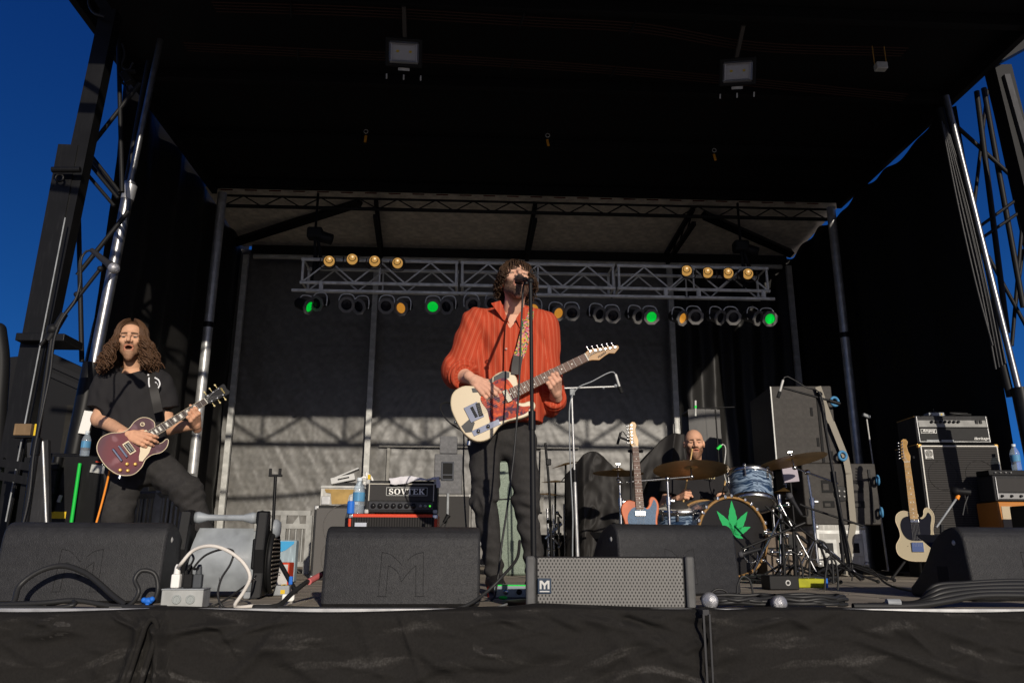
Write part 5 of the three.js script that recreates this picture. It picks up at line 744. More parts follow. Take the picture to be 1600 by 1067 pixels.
{
  const len = 0.42, c = bdC.clone().addScaledVector(bassAxis, -len / 2);
  const { t, q } = drum('bass_drum', 'bass drum with a green leaf painted on its black front head', c, bdR, len, bassAxis, { wood: true, frontHead: M(0.012, 0.011, 0.011, { roughness: 0.35 }) });
  const leafM = M(0.015, 0.33, 0.09, { roughness: 0.5 }), leaflet = (ang, L, w) => { const pts = []; for (let i = 0; i <= 10; i++) { const s = i / 10; pts.push([w * Math.sin(Math.PI * Math.pow(s, 0.75)) * (1 + 0.12 * (i % 2)), s * L]); } for (let i = 9; i > 0; i--) { const s = i / 10; pts.push([-w * Math.sin(Math.PI * Math.pow(s, 0.75)) * (1 + 0.12 * (i % 2)), s * L]); } return ext(pts, 0.001).rotateZ(ang); };
  const X = V(0, 1, 0).cross(bassAxis).normalize(), basis = new THREE.Matrix4().makeBasis(X, V(0, 1, 0), bassAxis);
  for (const [a, L, w] of [[0, 0.25, 0.034], [-0.66, 0.215, 0.030], [0.66, 0.215, 0.030], [-1.22, 0.16, 0.024], [1.22, 0.16, 0.024], [-1.95, 0.085, 0.014], [1.95, 0.085, 0.014]]) { const m = mesh('leaf_print', [leaflet(a, L, w).translate(0.01, 0.02, 0).applyMatrix4(basis)], leafM, t); m.position.copy(bassAxis).multiplyScalar(len / 2 - 0.003); }
  const ringP = bassAxis.clone().multiplyScalar(len / 2 - 0.003).addScaledVector(X, 0.145).add(V(0, -0.13, 0)); mesh('port_ring', [torus(ringP, 0.06, 0.005, bassAxis, 6, 30)], mat.chrome, t);
  for (const s of [-1, 1]) mesh('spur', [rod(X.clone().multiplyScalar(s * bdR * 0.92).add(V(0, -0.08, 0)).addScaledVector(bassAxis, 0.05), X.clone().multiplyScalar(s * (bdR + 0.12)).add(V(0, -c.y + 0.004, 0)).addScaledVector(bassAxis, 0.2), 0.008)], mat.chrome, t);
  for (let i = 0; i < 7; i++) { const a = 0.35 + i * 0.4; const pd = X.clone().multiplyScalar(Math.cos(a) * (bdR + 0.018)).add(V(0, Math.sin(a) * (bdR + 0.018), 0)).addScaledVector(bassAxis, len / 2 - 0.01); mesh('claw_hook', [box(0.022, 0.03, 0.05, 0, 0, 0, 0.006).applyMatrix4(basis).translate(pd.x, pd.y, pd.z)], mat.chrome, t); }
}
{ const p = P(1174, 765, -6.15); const { t } = drum('rack_tom', 'tilted blue pearl rack tom above the bass drum', p, 0.165, 0.24, V(0.10, 0.93, -0.35), { lugs: 6 }); mesh('mount', [rod(V(-0.02, -0.1, -0.05), V(-0.05, -p.y + bdC.y + bdR * 0.8, -0.12), 0.014)], mat.chrome, t); }
{ const p = P(1062, 812, -6.25); const { t } = drum('snare_drum', 'blue pearl snare drum beside the drummer', p, 0.185, 0.17, V(-0.05, 0.97, 0.18), { lugs: 10 }); for (const a of [0.3, 2.4, 4.5]) mesh('basket_leg', [rod(V(0, -0.12, 0), V(Math.cos(a) * 0.24, -p.y + 0.01, Math.sin(a) * 0.24), 0.009)], mat.chrome, t); }
const brass = M(0.46, 0.30, 0.13, { metalness: 0.85, roughness: 0.4, map: tex(128, (u, v) => { const g = 0.7 + 0.3 * fbm(u * 6, v * 6, 3, 251, 6); return [g, g * 0.97, g * 0.9]; }, { size: 0.3 }) });
function cymbal(label, c, R, nrm, base, o = {}) {
  const t = thing('cymbal_stand', label, 'cymbal', [base[0], 0, base[1]]), L = p => p.clone().sub(t.position), q = new THREE.Quaternion().setFromUnitVectors(UP, nrm.clone().normalize());
  const cy = mesh('cymbal', [lathe([[0.006, 0.024], [0.03, 0.022], [0.052, 0.008], [0.06, 0.003], [R * 0.6, -0.006], [R, -0.019], [R, -0.0205], [R * 0.6, -0.0075], [0.06, 0.0015], [0.05, 0.006], [0.006, 0.022]], 48)], brass, t); cy.position.copy(L(c)); cy.quaternion.copy(q);
  const nut = mesh('wing_nut', [rod(V(0, 0.02, 0), V(0, 0.065, 0), 0.005), box(0.04, 0.014, 0.006, 0, 0.055, 0, 0.002), ball(V(0, 0.03, 0), 0.014)], mat.chrome, t); nut.position.copy(L(c)); nut.quaternion.copy(q);
  const j = L(c).addScaledVector(nrm.clone().normalize(), -0.07); mesh('tilter', [rod(L(c), j, 0.006), ball(j, 0.018)], mat.chrome, t);
  const hub = o.hub ? L(o.hub) : V(0, j.y - 0.02, 0); if (o.hub) mesh('boom_arm', [rod(j, hub.clone().add(hub.clone().sub(j).normalize().multiplyScalar(o.tail || 0.05)), 0.008)], mat.chrome, t);
  mesh('upper_tube', [rod(V(0, 0.55, 0), hub, 0.0095, 0.008)], mat.chrome, t); mesh('lower_tube', [rod(V(0, 0.12, 0), V(0, 0.57, 0), 0.013)], mat.chrome, t); mesh('clutch', [rod(V(0, 0.54, 0), V(0, 0.60, 0), 0.02), ball(hub, 0.022), box(0.05, 0.018, 0.014, 0.025, 0.57, 0, 0.004)], mat.chrome, t);
  for (const a of [0.5, 2.6, 4.7]) { const lg = mesh('leg', [rod(V(0, 0.30, 0), V(Math.cos(a) * 0.3, 0.012, Math.sin(a) * 0.3), 0.008)], mat.chrome, t); mesh('rubber_foot', [ball(V(Math.cos(a) * 0.3, 0.014, Math.sin(a) * 0.3), 0.014)], mat.rubber, lg); mesh('leg_brace', [rod(V(0, 0.14, 0), V(Math.cos(a) * 0.16, 0.15, Math.sin(a) * 0.16), 0.006)], mat.chrome, t); }
  return t;
}
{
  const c1 = P(1080, 731, -6.05), h1 = P(1043, 748, -6.0); cymbal('large brass crash cymbal in front of the drummer', c1, 0.292, V(0.03, 0.985, -0.17), [h1.x, h1.z], { hub: h1, tail: 0.34 });
  const c2 = P(966, 736, -6.2); cymbal('brass hi-hat cymbal behind the neck of the orange guitar', c2, 0.20, V(0.02, 0.998, -0.03), [c2.x + 0.01, c2.z]);
  const c3 = P(1238, 717, -6.05), h3 = P(1262, 738, -5.98); cymbal('brass cymbal tilted up towards the subwoofers', c3, 0.265, V(-0.14, 0.975, -0.13), [h3.x + 0.015, h3.z], { hub: h3, tail: 0.24 });
  const c4 = P(1232, 797, -6.9); c4.y = 0.72; cymbal('small flat cymbal low behind the rack tom', c4, 0.13, V(0.02, 0.998, -0.03), [c4.x - 0.1, c4.z - 0.1]);
}
{ const p = P(1085, 840, -6.75); const t = thing('drum_throne', 'round black drum stool under the drummer', 'stool', [p.x, 0, -6.78]); mesh('seat', [lathe([[0, 0], [0.16, 0], [0.175, 0.02], [0.175, 0.06], [0.16, 0.085], [0, 0.09]], 28).translate(0, 0.40, 0)], mat.leather, t); mesh('post', [rod(V(0, 0.1, 0), V(0, 0.405, 0), 0.018)], mat.chrome, t); for (const a of [0.2, 2.3, 4.4]) mesh('leg', [rod(V(0, 0.26, 0), V(Math.cos(a) * 0.24, 0.008, Math.sin(a) * 0.24), 0.011)], mat.chrome, t); }
// second, bare kit hardware behind the covered gear
{
  const z = -7.6, b = P(868, 850, z); const t = thing('drum_rack', 'cluster of bare chrome drum hardware beside the covered gear', 'drum hardware', [b.x, 0, z]); const L = (x, y, zz = z) => { const p = P(x, y, zz).sub(t.position); return p; };
  const base = (x) => V(L(x, 850).x, 0.01, 0);
  for (const x of [858, 866, 875, 883]) mesh('tube', [rod(base(x), L(x + rr(-3, 3), 790 + rr(-10, 25), z + rr(-0.2, 0.2)), 0.012)], mat.chrome, t);
  for (let i = 0; i < 14; i++) { const a = L(rr(855, 886), rr(800, 860), z + rr(-0.25, 0.2)), q = a.clone().add(V(rr(-0.09, 0.09), rr(-0.06, 0.08), rr(-0.08, 0.08))); a.y = Math.max(a.y, 0.02); q.y = Math.max(q.y, 0.02); mesh('clamp', [rod(a, q, 0.010), ball(q, 0.018)], i % 3 ? mat.chrome : mat.blackMetal, t); }
  mesh('strut', [rod(L(852, 842), L(878, 818), 0.014)], M(0.4, 0.5, 0.65, { metalness: 0.8, roughness: 0.3 }), t);
  mesh('case', [box(0.32, 0.34, 0.3, 0.0, 0.172, -0.25, 0.01)], mat.black, t);
  for (const [x, y, w, a] of [[868, 752, 0.14, -0.02], [858, 772, 0.16, 0.06], [884, 725, 0.14, -0.25]]) mesh('cymbal', [lathe([[0, 0.012], [0.03, 0.008], [w, -0.008], [w, -0.01], [0, 0.008]], 36).rotateZ(-a).rotateX(0.06).translate(...L(x, y, z - 0.1).toArray())], brass, t);
  mesh('cymbal_post', [rod(V(L(868, 850).x, 0.01, -0.1), L(868, 752, z - 0.1), 0.01), rod(V(L(884, 850).x, 0.01, -0.1), L(884, 725, z - 0.1), 0.01)], mat.blackMetal, t);
  mesh('boom', [tube([base(858).add(V(0, 0, 0.3)), L(858, 760, z + 0.3), L(852, 692, z + 0.3)], 0.012, 8), box(0.05, 0.06, 0.04, ...L(857, 722, z + 0.3).toArray(), 0.01)], mat.black, t);
}
// ================================================================ microphone stands
const micM = M(0.02, 0.02, 0.022, { roughness: 0.4 }), gridM = M(0.38, 0.38, 0.39, { metalness: 0.7, roughness: 0.45, bumpMap: pebble, bumpScale: 0.001 });
function micAt(t, tip, dir, silver = true, s = 1) {                // tip: centre of the ball, dir: from tail to ball
  const d = dir.clone().normalize(); mesh('mic_body', [along(lathe([[0, -0.17], [0.011, -0.17], [0.012, -0.165], [0.017, -0.05], [0.024, -0.022], [0.024, -0.012]].map(p => [p[0] * s, p[1] * s]), 16), tip, d)], micM, t); mesh('mic_grille', [along(lathe([[0.024, -0.014], [0.0262, 0], [0.025, 0.012], [0.018, 0.022], [0, 0.027]].map(p => [p[0] * s, p[1] * s]), 18), tip, d)], silver ? gridM : M(0.06, 0.06, 0.065, { roughness: 0.7 }), t);
}
function stand(label, base, top, o = {}) {
  const t = thing('microphone_stand', label, 'microphone stand', [base.x, 0, base.z]), L = p => p.clone().sub(t.position), T = L(top), r = o.r || 0.0085;
  mesh('upper_tube', [rod(V(0, 0.0, 0).lerp(T, 0.5), T, r)], o.m || mat.black, t); mesh('lower_tube', [rod(V(0, 0.04, 0), V(0, 0, 0).lerp(T, 0.55), r * 1.45)], o.m || mat.black, t); const cl = T.clone().multiplyScalar(0.55); mesh('clutch', [rod(cl.clone().add(V(0, -0.05, 0)), cl.clone().add(V(0, 0.03, 0)), r * 1.9)], mat.blackMetal, t);
  if (o.round) mesh('base', [lathe([[0, 0.03], [0.02, 0.03], [0.03, 0.022], [0.11, 0.014], [0.125, 0.004], [0.125, 0.0], [0, 0.0]], 30)], mat.blackMetal, t);
  else for (const a of [0.6, 2.7, 4.8]) { const lg = mesh('leg', [rod(V(0, 0.12, 0), V(Math.cos(a) * 0.28, 0.012, Math.sin(a) * 0.28), 0.008)], mat.black, t); mesh('rubber_foot', [ball(V(Math.cos(a) * 0.28, 0.013, Math.sin(a) * 0.28), 0.013)], mat.rubber, lg); }
  return { t, L };
}
{ // singer: the boom points straight back from the pole to the mouth
  const z = -3.29, top = P(829, 439, z), base = V(P(834, 800, z).x, 0, z); const { t, L } = stand('black microphone stand in front of the singer with its short boom pointing back', base, top, { round: true });
  const clip = P(821, 437, -3.80), ball0 = P(812, 436, -3.95);
  mesh('boom_arm', [rod(L(top), L(clip), 0.008)], mat.black, t); mesh('clip', [ball(L(top), 0.014), ball(L(clip), 0.015), torus(L(P(833, 424, z + 0.01)), 0.011, 0.0035), box(0.02, 0.03, 0.03, ...L(P(822, 441, -3.81)).toArray(), 0.005)], mat.black, t);
  const m = thing('vocal_microphone', 'black vocal microphone at the singer\'s mouth', 'microphone', clip); const d = ball0.clone().sub(clip); micAt(m, ball0.clone().sub(clip), d, false);
  solo('microphone_cable', 'thin black cable hanging from the singer\'s microphone to the floor', 'cable', [tube([clip.clone().addScaledVector(d.clone().normalize(), -0.03), P(818, 446, -3.72), P(816, 475, -3.7), P(814, 520, -3.69), P(811, 600, -3.68), P(804, 700, -3.66), P(793, 790, -3.62), P(784, 850, -3.58), V(P(776, 900, -3.55).x, 0.06, -3.55), V(P(770, 920, -3.5).x, 0.008, -3.5), V(P(730, 940, -3.5).x - 0.1, 0.007, -3.34)], 0.0048, 80, 6)], mat.cableBlack);
}
{ // stand in front of the mast with boom and microphone, tripod hidden by the monitor
  const z = -3.7, hub = P(82, 515, z), base = V(P(30, 880, z).x, 0, z); const { t, L } = stand('black boom microphone stand rising in front of the mast', base, hub, { r: 0.011 });
  const tip = P(166, 392, z), tail = P(62, 540, z), mz = P(160, 400, z); mesh('boom_arm', [rod(L(tail), L(P(156, 420, z)), 0.009)], mat.black, t); mesh('hub', [ball(L(hub), 0.028), rod(L(P(100, 490, z)), L(P(75, 532, z)), 0.018)], mat.black, t); mesh('boom_joint', [ball(L(P(119, 460, z)), 0.014), ball(L(P(156, 420, z)), 0.015)], mat.black, t);
  const m = thing('vocal_microphone', 'black microphone with silver grille on the boom before the mast', 'microphone', P(158, 410, z)); const d = P(177, 419, z + 0.02).sub(P(150, 397, z)); micAt(m, P(177, 419, z + 0.02).sub(m.position), d, true);
  solo('microphone_cable', 'black cable twisted down the boom stand before the mast', 'cable', [tube([P(150, 397, z), P(138, 391, z), P(128, 400, z), P(124, 445, z + 0.02), P(116, 470, z + 0.02), P(95, 500, z + 0.03), P(84, 530, z + 0.03), P(78, 580, z + 0.02), P(66, 640, z + 0.02), P(52, 710, z + 0.02), P(44, 780, z + 0.02), V(P(30, 860, z).x, 0.1, z + 0.04), V(P(34, 880, z).x, 0.007, z + 0.06)], 0.0055, 90, 6)], mat.cableBlack);
}
{ // boom over the hi-hat
  const z = -5.2, hub = P(893, 610, z), base = V(P(903, 850, z).x, 0, z); const { t, L } = stand('black boom microphone stand with a level arm beside the singer', base, hub, { r: 0.008, m: mat.steel });
  mesh('boom_arm', [rod(L(P(870, 607, z)), L(P(962, 604, z)), 0.007)], mat.steel, t); mesh('counter_grip', [rod(L(P(868, 607, z)), L(P(882, 606, z)), 0.013)], mat.greyPlastic, t); mesh('hub', [box(0.035, 0.045, 0.03, ...L(P(894, 613, z)).toArray(), 0.006)], mat.greyPlastic, t); mesh('clip', [ball(L(P(962, 603, z)), 0.013), ball(L(P(943, 606, z)), 0.009)], mat.greyPlastic, t);
  const m = thing('condenser_microphone', 'slim microphone pointing down from the level boom arm', 'microphone', P(965, 598, z)); const d = P(971, 613, z).sub(P(963, 588, z)).normalize(); mesh('mic_body', [rod(P(962, 585, z).sub(m.position), P(968, 604, z).sub(m.position), 0.009)], mat.galv, m); mesh('mic_grille', [rod(P(968, 604, z).sub(m.position), P(972, 614, z).sub(m.position), 0.015, 0.013, 12)], mat.rubber, m);
  solo('microphone_cable', 'grey cable arching over the level boom arm', 'cable', [tube([P(962, 585, z), P(958, 581, z), P(950, 583, z), P(925, 596, z), P(903, 606, z + 0.02), P(892, 625, z + 0.02), P(890, 680, z + 0.02), P(892, 740, z + 0.02), P(895, 800, z + 0.02), V(P(896, 860, z).x, 0.05, z + 0.04), V(P(905, 890, z).x, 0.007, z + 0.1)], 0.0045, 80, 6)], mat.greyPlastic);
}
{ // overhead stand beside the subwoofers
  const z = -5.7, hub = P(1281, 616, z), base = V(P(1328, 880, z).x, 0, z); const { t, L } = stand('tall black boom stand leaning before the subwoofers', base, hub, { r: 0.011 });
  mesh('boom_arm', [rod(L(P(1224, 606, z)), L(P(1312, 630, z)), 0.008)], mat.black, t); mesh('hub', [ball(L(hub), 0.022)], mat.black, t); mesh('counter_grip', [rod(L(P(1296, 626, z)), L(P(1313, 631, z)), 0.014)], mat.blackMetal, t);
  const m = thing('condenser_microphone', 'slim microphone hanging before the tall subwoofer', 'microphone', P(1220, 606, z)); mesh('mic_body', [rod(P(1224, 594, z).sub(m.position), P(1219, 612, z).sub(m.position), 0.009)], mat.galv, m); mesh('mic_grille', [rod(P(1219, 612, z).sub(m.position), P(1216, 621, z).sub(m.position), 0.013)], mat.rubber, m);
  solo('microphone_cable', 'black cable looping over the boom before the subwoofers', 'cable', [tube([P(1224, 594, z), P(1228, 588, z), P(1240, 593, z), P(1262, 606, z), P(1280, 612, z + 0.03), P(1296, 700, z + 0.03), P(1310, 780, z + 0.03), V(P(1325, 860, z).x, 0.1, z + 0.05), V(P(1320, 890, z).x, 0.007, z + 0.1)], 0.005, 60, 6)], mat.cableBlack);
}
{ // low boom with long mic under the cymbal
  const z = -5.85, hub = P(1312, 812, z), base = V(P(1318, 880, z).x, 0, z); const { t, L } = stand('short boom stand reaching low under the tilted cymbal', base, hub, { r: 0.009 });
  mesh('boom_arm', [rod(L(P(1262, 793, z)), L(P(1350, 822, z)), 0.008)], mat.black, t); mesh('arm_tip', [rod(L(P(1262, 793, z)), L(P(1250, 788, z)), 0.009)], mat.black, t);
  const m = thing('vocal_microphone', 'pencil-like dark microphone low under the tilted cymbal', 'microphone', P(1244, 790, z)); micAt(m, P(1234, 775, z).sub(m.position), P(1234, 775, z).sub(P(1250, 800, z)), false, 0.95); mesh('clip', [tube([P(1247, 797, z).sub(m.position), P(1254, 806, z).sub(m.position), P(1262, 806, z).sub(m.position), P(1262, 795, z).sub(m.position)], 0.006, 14)], mat.black, m);
}
{ const z = -7.0, b = P(1389, 895, z); const { t, L } = stand('thin straight stand with an empty clip beside the cream guitar', V(b.x, 0, z), P(1355, 655, z), { r: 0.007, round: true, m: mat.galv }); mesh('clip', [box(0.07, 0.03, 0.04, ...L(P(1354, 650, z)).toArray(), 0.008, [0, 0, -0.4])], mat.greyPlastic, t); }
{ // tall overhead mic behind the drummer
  const z = -7.5, hub = P(1118, 640, z); const { t, L } = stand('thin overhead microphone stand behind the drummer', V(P(1130, 800, z).x, 0, z), hub, { r: 0.007 }); mesh('boom_arm', [rod(L(P(1090, 638, z)), L(P(1148, 636, z)), 0.006)], mat.black, t);
  const m = thing('condenser_microphone', 'slim overhead microphone with a green ring behind the drummer', 'microphone', P(1087, 636, z)); mesh('mic_body', [rod(P(1087, 626, z).sub(m.position), P(1087, 650, z).sub(m.position), 0.011)], mat.galv, m); mesh('ring', [rod(P(1087, 634, z).sub(m.position), P(1087, 638, z).sub(m.position), 0.0125)], mat.greenTape, m);
  const z2 = -6.4; const mm = thing('condenser_microphone', 'clip microphone with a bright green cap beside the drummer', 'microphone', P(1123, 700, z2)); mesh('mic_body', [rod(P(1127, 696, z2).sub(mm.position), P(1121, 702, z2).sub(mm.position), 0.012)], mat.greenTape, mm); mesh('gooseneck', [tube([P(1127, 696, z2).sub(mm.position), P(1131, 694, z2).sub(mm.position), P(1134, 700, z2).sub(mm.position), P(1132, 740, z2).sub(mm.position), P(1140, 765, z2).sub(mm.position)], 0.005, 20)], mat.galv, mm);
}
{ // mic in front of the hi-hat guitar yoke
  const z = -5.9; const t = thing('microphone_stand', 'small boom microphone stand behind the head of the orange guitar', 'microphone stand', [P(985, 850, z).x, 0, z]); const L = (x, y) => P(x, y, z).sub(t.position); mesh('pole', [rod(V(0, 0.04, 0), L(986, 690), 0.009)], mat.black, t); mesh('boom_arm', [rod(L(986, 690), L(968, 683), 0.009)], mat.black, t); mesh('mic_body', [rod(L(970, 676), L(965, 694), 0.010)], mat.black, t); mesh('cable', [tube([L(970, 676), L(973, 674), L(978, 680), L(986, 690)], 0.004, 14)], mat.cableBlack, t); mesh('base', [lathe([[0, 0.04], [0.02, 0.035], [0.12, 0.012], [0.12, 0], [0, 0]], 24)], mat.blackMetal, t);
}
{ // low mic before the bass cabinet
  const z = -4.6; const t = thing('microphone_stand', 'low boom microphone stand before the bass cabinet', 'microphone stand', [P(1470, 900, z).x, 0, z]); const L = (x, y) => P(x, y, z).sub(t.position); mesh('pole', [rod(V(0, 0.012, 0), L(1472, 820), 0.010)], mat.black, t); mesh('boom_arm', [rod(L(1464, 824), L(1496, 778), 0.006)], mat.greyPlastic, t); mesh('mic_body', [along(lathe([[0, -0.07], [0.016, -0.07], [0.02, -0.01], [0.026, 0], [0.026, 0.03], [0, 0.035]], 16), L(1497, 768), V(-0.8, 0.1, -0.5))], mat.black, t); mesh('orange_ring', [rod(L(1496, 780), L(1498, 774), 0.012)], mat.orange, t); mesh('cable', [tube([L(1510, 766), L(1513, 772), L(1508, 790), L(1505, 805)], 0.005, 16)], mat.cableBlack, t); mesh('base', [lathe([[0, 0.03], [0.02, 0.028], [0.12, 0.01], [0.12, 0], [0, 0]], 24)], mat.blackMetal, t);
}
{ // instrument stand with cradle beside the fan
  const z = -5.1, t = thing('holder_stand', 'thin pole with a small fork on top beside the grey blower', 'stand', [P(424, 880, z).x, 0, z]); const L = (x, y) => P(x, y, z).sub(t.position); mesh('pole', [rod(V(0, 0.02, 0), L(430, 745), 0.010)], mat.blackMetal, t); mesh('fork', [box(0.085, 0.016, 0.02, ...L(430, 743).toArray(), 0.004), box(0.016, 0.04, 0.02, L(422, 737).x, L(422, 737).y, 0, 0.004), box(0.016, 0.04, 0.02, L(437, 737).x, L(437, 737).y, 0, 0.004)], mat.black, t); mesh('base', [lathe([[0, 0.03], [0.02, 0.028], [0.11, 0.01], [0.11, 0], [0, 0]], 24)], mat.blackMetal, t);
}

{ // short booms and clutter round the bass drum
  const sb = (lab, base, z, hub, a, b, m = mat.black) => { const { t, L } = stand(lab, V(P(base, 880, z).x, 0, z), P(hub[0], hub[1], z), { r: 0.009, m }); mesh('boom_arm', [rod(L(P(a[0], a[1], z)), L(P(b[0], b[1], z)), 0.008)], m, t); mesh('hub', [ball(L(P(hub[0], hub[1], z)), 0.02)], mat.blackMetal, t); mesh('counter_grip', [rod(L(P(b[0], b[1], z)), L(P(mix(a[0], b[0], 0.84), mix(a[1], b[1], 0.84), z)), 0.013)], mat.blackMetal, t); return { t, L }; };
  { const z = -5.35, { t, L } = sb('short boom stand reaching across the bass drum head', 1242, z, [1240, 826], [1160, 858], [1258, 817]); const m = thing('drum_microphone', 'black microphone close to the bass drum head', 'microphone', P(1158, 859, z)); micAt(m, V(0, -0.03, 0), V(-1, -0.3, -0.3), false, 0.8); }
  { const z = -5.45; sb('boom stand slanting from the rack tom down to the cables', 1300, z, [1282, 852], [1208, 790], [1346, 905], mat.blackMetal); }
  { const z = -5.6; const { t, L } = sb('boom stand with an arm below the rack tom', 1224, z, [1222, 815], [1196, 790], [1262, 848]); }
  const z = -5.95, hx = P(1222, 850, z).x, t = thing('drum_hardware', 'cluster of chrome clamps and rods between bass drum and cymbal stand', 'drum hardware', [hx, 0, z]);
  for (let i = 0; i < 4; i++) { const a = i * 1.6 + 0.4; mesh('rod', [rod(V(rr(-0.03, 0.03), 0.5 + rr(-0.06, 0.06), rr(-0.03, 0.03)), V(Math.cos(a) * 0.25, 0.012, Math.sin(a) * 0.2), 0.009)], mat.chrome, t); }
  mesh('centre_tube', [rod(V(0, 0.012, 0), V(0.01, 0.62, 0), 0.014)], mat.chrome, t);
  for (let i = 0; i < 12; i++) { const y = rr(0.06, 0.55), a = rr(0, 6.28), r = rr(0.02, 0.16); const q = V(Math.cos(a) * r, y, Math.sin(a) * r * 0.6); mesh('clamp', [rod(V(0, y, 0), q, 0.008), ball(q, 0.017), box(0.03, 0.012, 0.012, q.x, q.y + 0.015, q.z, 0.003)], i % 4 ? mat.chrome : mat.blackMetal, t); }
  const pd = thing('kick_pedal', 'chrome kick pedal plate at the back of the bass drum', 'pedal', [bdC.x - 0.22, 0, bdC.z - 0.55]); mesh('plate', [box(0.09, 0.012, 0.28, 0, 0.03, 0, 0.003, [0.12, 0, 0])], mat.steel, pd); mesh('upright', [rod(V(-0.05, 0, 0.14), V(-0.05, 0.18, 0.14), 0.008), rod(V(0.05, 0, 0.14), V(0.05, 0.18, 0.14), 0.008)], mat.chrome, pd); mesh('beater', [rod(V(0, 0.12, 0.14), V(0, 0.28, 0.16), 0.006), ball(V(0, 0.29, 0.16), 0.025)], mat.chrome, pd);
}

// ================================================================ floor clutter
{ // portable blower
  const z = -3.72, c = P(350, 900, z); const t = thing('blower_fan', 'grey portable blower with a carrying handle beside the cabled floor monitor', 'fan', [c.x, 0, z], 0.10);
  const gp = M(0.36, 0.39, 0.42, { roughness: 0.42, map: weldCol });
  const prof = []; for (let i = 0; i <= 24; i++) { const v = i / 24; prof.push([v, 0.03 + 0.27 * v, 0.095 * Math.sin(Math.PI * (0.12 + 0.80 * v)) + 0.03]); }
  mesh('housing', [sheet(20, 24, (u, v) => { const k = Math.min(24, Math.round(v * 24)); const w = 0.145 - 0.028 * v * v; return V(mix(-w, w, u), prof[k][1], prof[k][2] - 0.012 * Math.pow(Math.abs(u - 0.5) * 2, 4)); }), box(0.28, 0.26, 0.16, 0, 0.16, -0.06, 0.02)], gp, t);
  mesh('seam', [rod(V(0.0, 0.035, 0.067), V(0.0, 0.09, 0.108), 0.0012)], mat.black, t);
  mesh('handle', [lathe([[0, -0.135], [0.024, -0.132], [0.026, -0.115], [0.014, -0.075], [0.0125, 0], [0.014, 0.075], [0.026, 0.115], [0.024, 0.132], [0, 0.135]], 18).rotateZ(Math.PI / 2).translate(0, 0.345, 0.085)], gp, t);
  for (const s of [-1, 1]) { mesh('handle_end', [lathe([[0, -0.022], [0.03, -0.02], [0.034, 0], [0.03, 0.02], [0, 0.022]], 16).rotateZ(Math.PI / 2).translate(s * 0.155, 0.345, 0.083)], mat.black, t); mesh('side_frame', [ext([[-0.19, 0.0], [0.15, 0.0], [0.13, 0.1], [0.16, 0.2], [0.125, 0.36], [0.05, 0.37], [0.02, 0.29], [-0.12, 0.27], [-0.2, 0.14]], 0.03, 0.008).rotateY(-Math.PI / 2).translate(s * 0.165 + 0.015, 0.008, 0)], mat.black, t); }
  mesh('intake_rim', [torus(V(0.205, 0.16, -0.02), 0.135, 0.012, V(1, 0, 0), 8, 32)], mat.black, t);
  mesh('intake_grille', Array.from({ length: 15 }, (_, i) => { const y = 0.03 + i * 0.0186, w = Math.sqrt(Math.max(0.0004, 0.13 * 0.13 - (y - 0.16) ** 2)); return rod(V(0.215, y, -0.02 - w), V(0.215, y, -0.02 + w), 0.0042, 0.0042, 6); }), M(0.16, 0.14, 0.11, { roughness: 0.5 }), t);
  mesh('intake_back', [new THREE.CylinderGeometry(0.13, 0.13, 0.012, 28).rotateZ(Math.PI / 2).translate(0.195, 0.16, -0.02)], mat.rubber, t);
  mesh('switch_box', [box(0.05, 0.13, 0.06, 0.155, 0.19, 0.095, 0.008)], mat.blackMetal, t); mesh('motor_cap', [lathe([[0, 0.03], [0.03, 0.028], [0.042, 0.012], [0.042, 0]], 20).rotateZ(-Math.PI / 2).translate(0.205, 0.30, 0.03)], gp, t); mesh('foot', [box(0.06, 0.03, 0.06, 0.14, 0.015, 0.1, 0.008)], mat.greyPlastic, t);
}
const zb = -3.04;
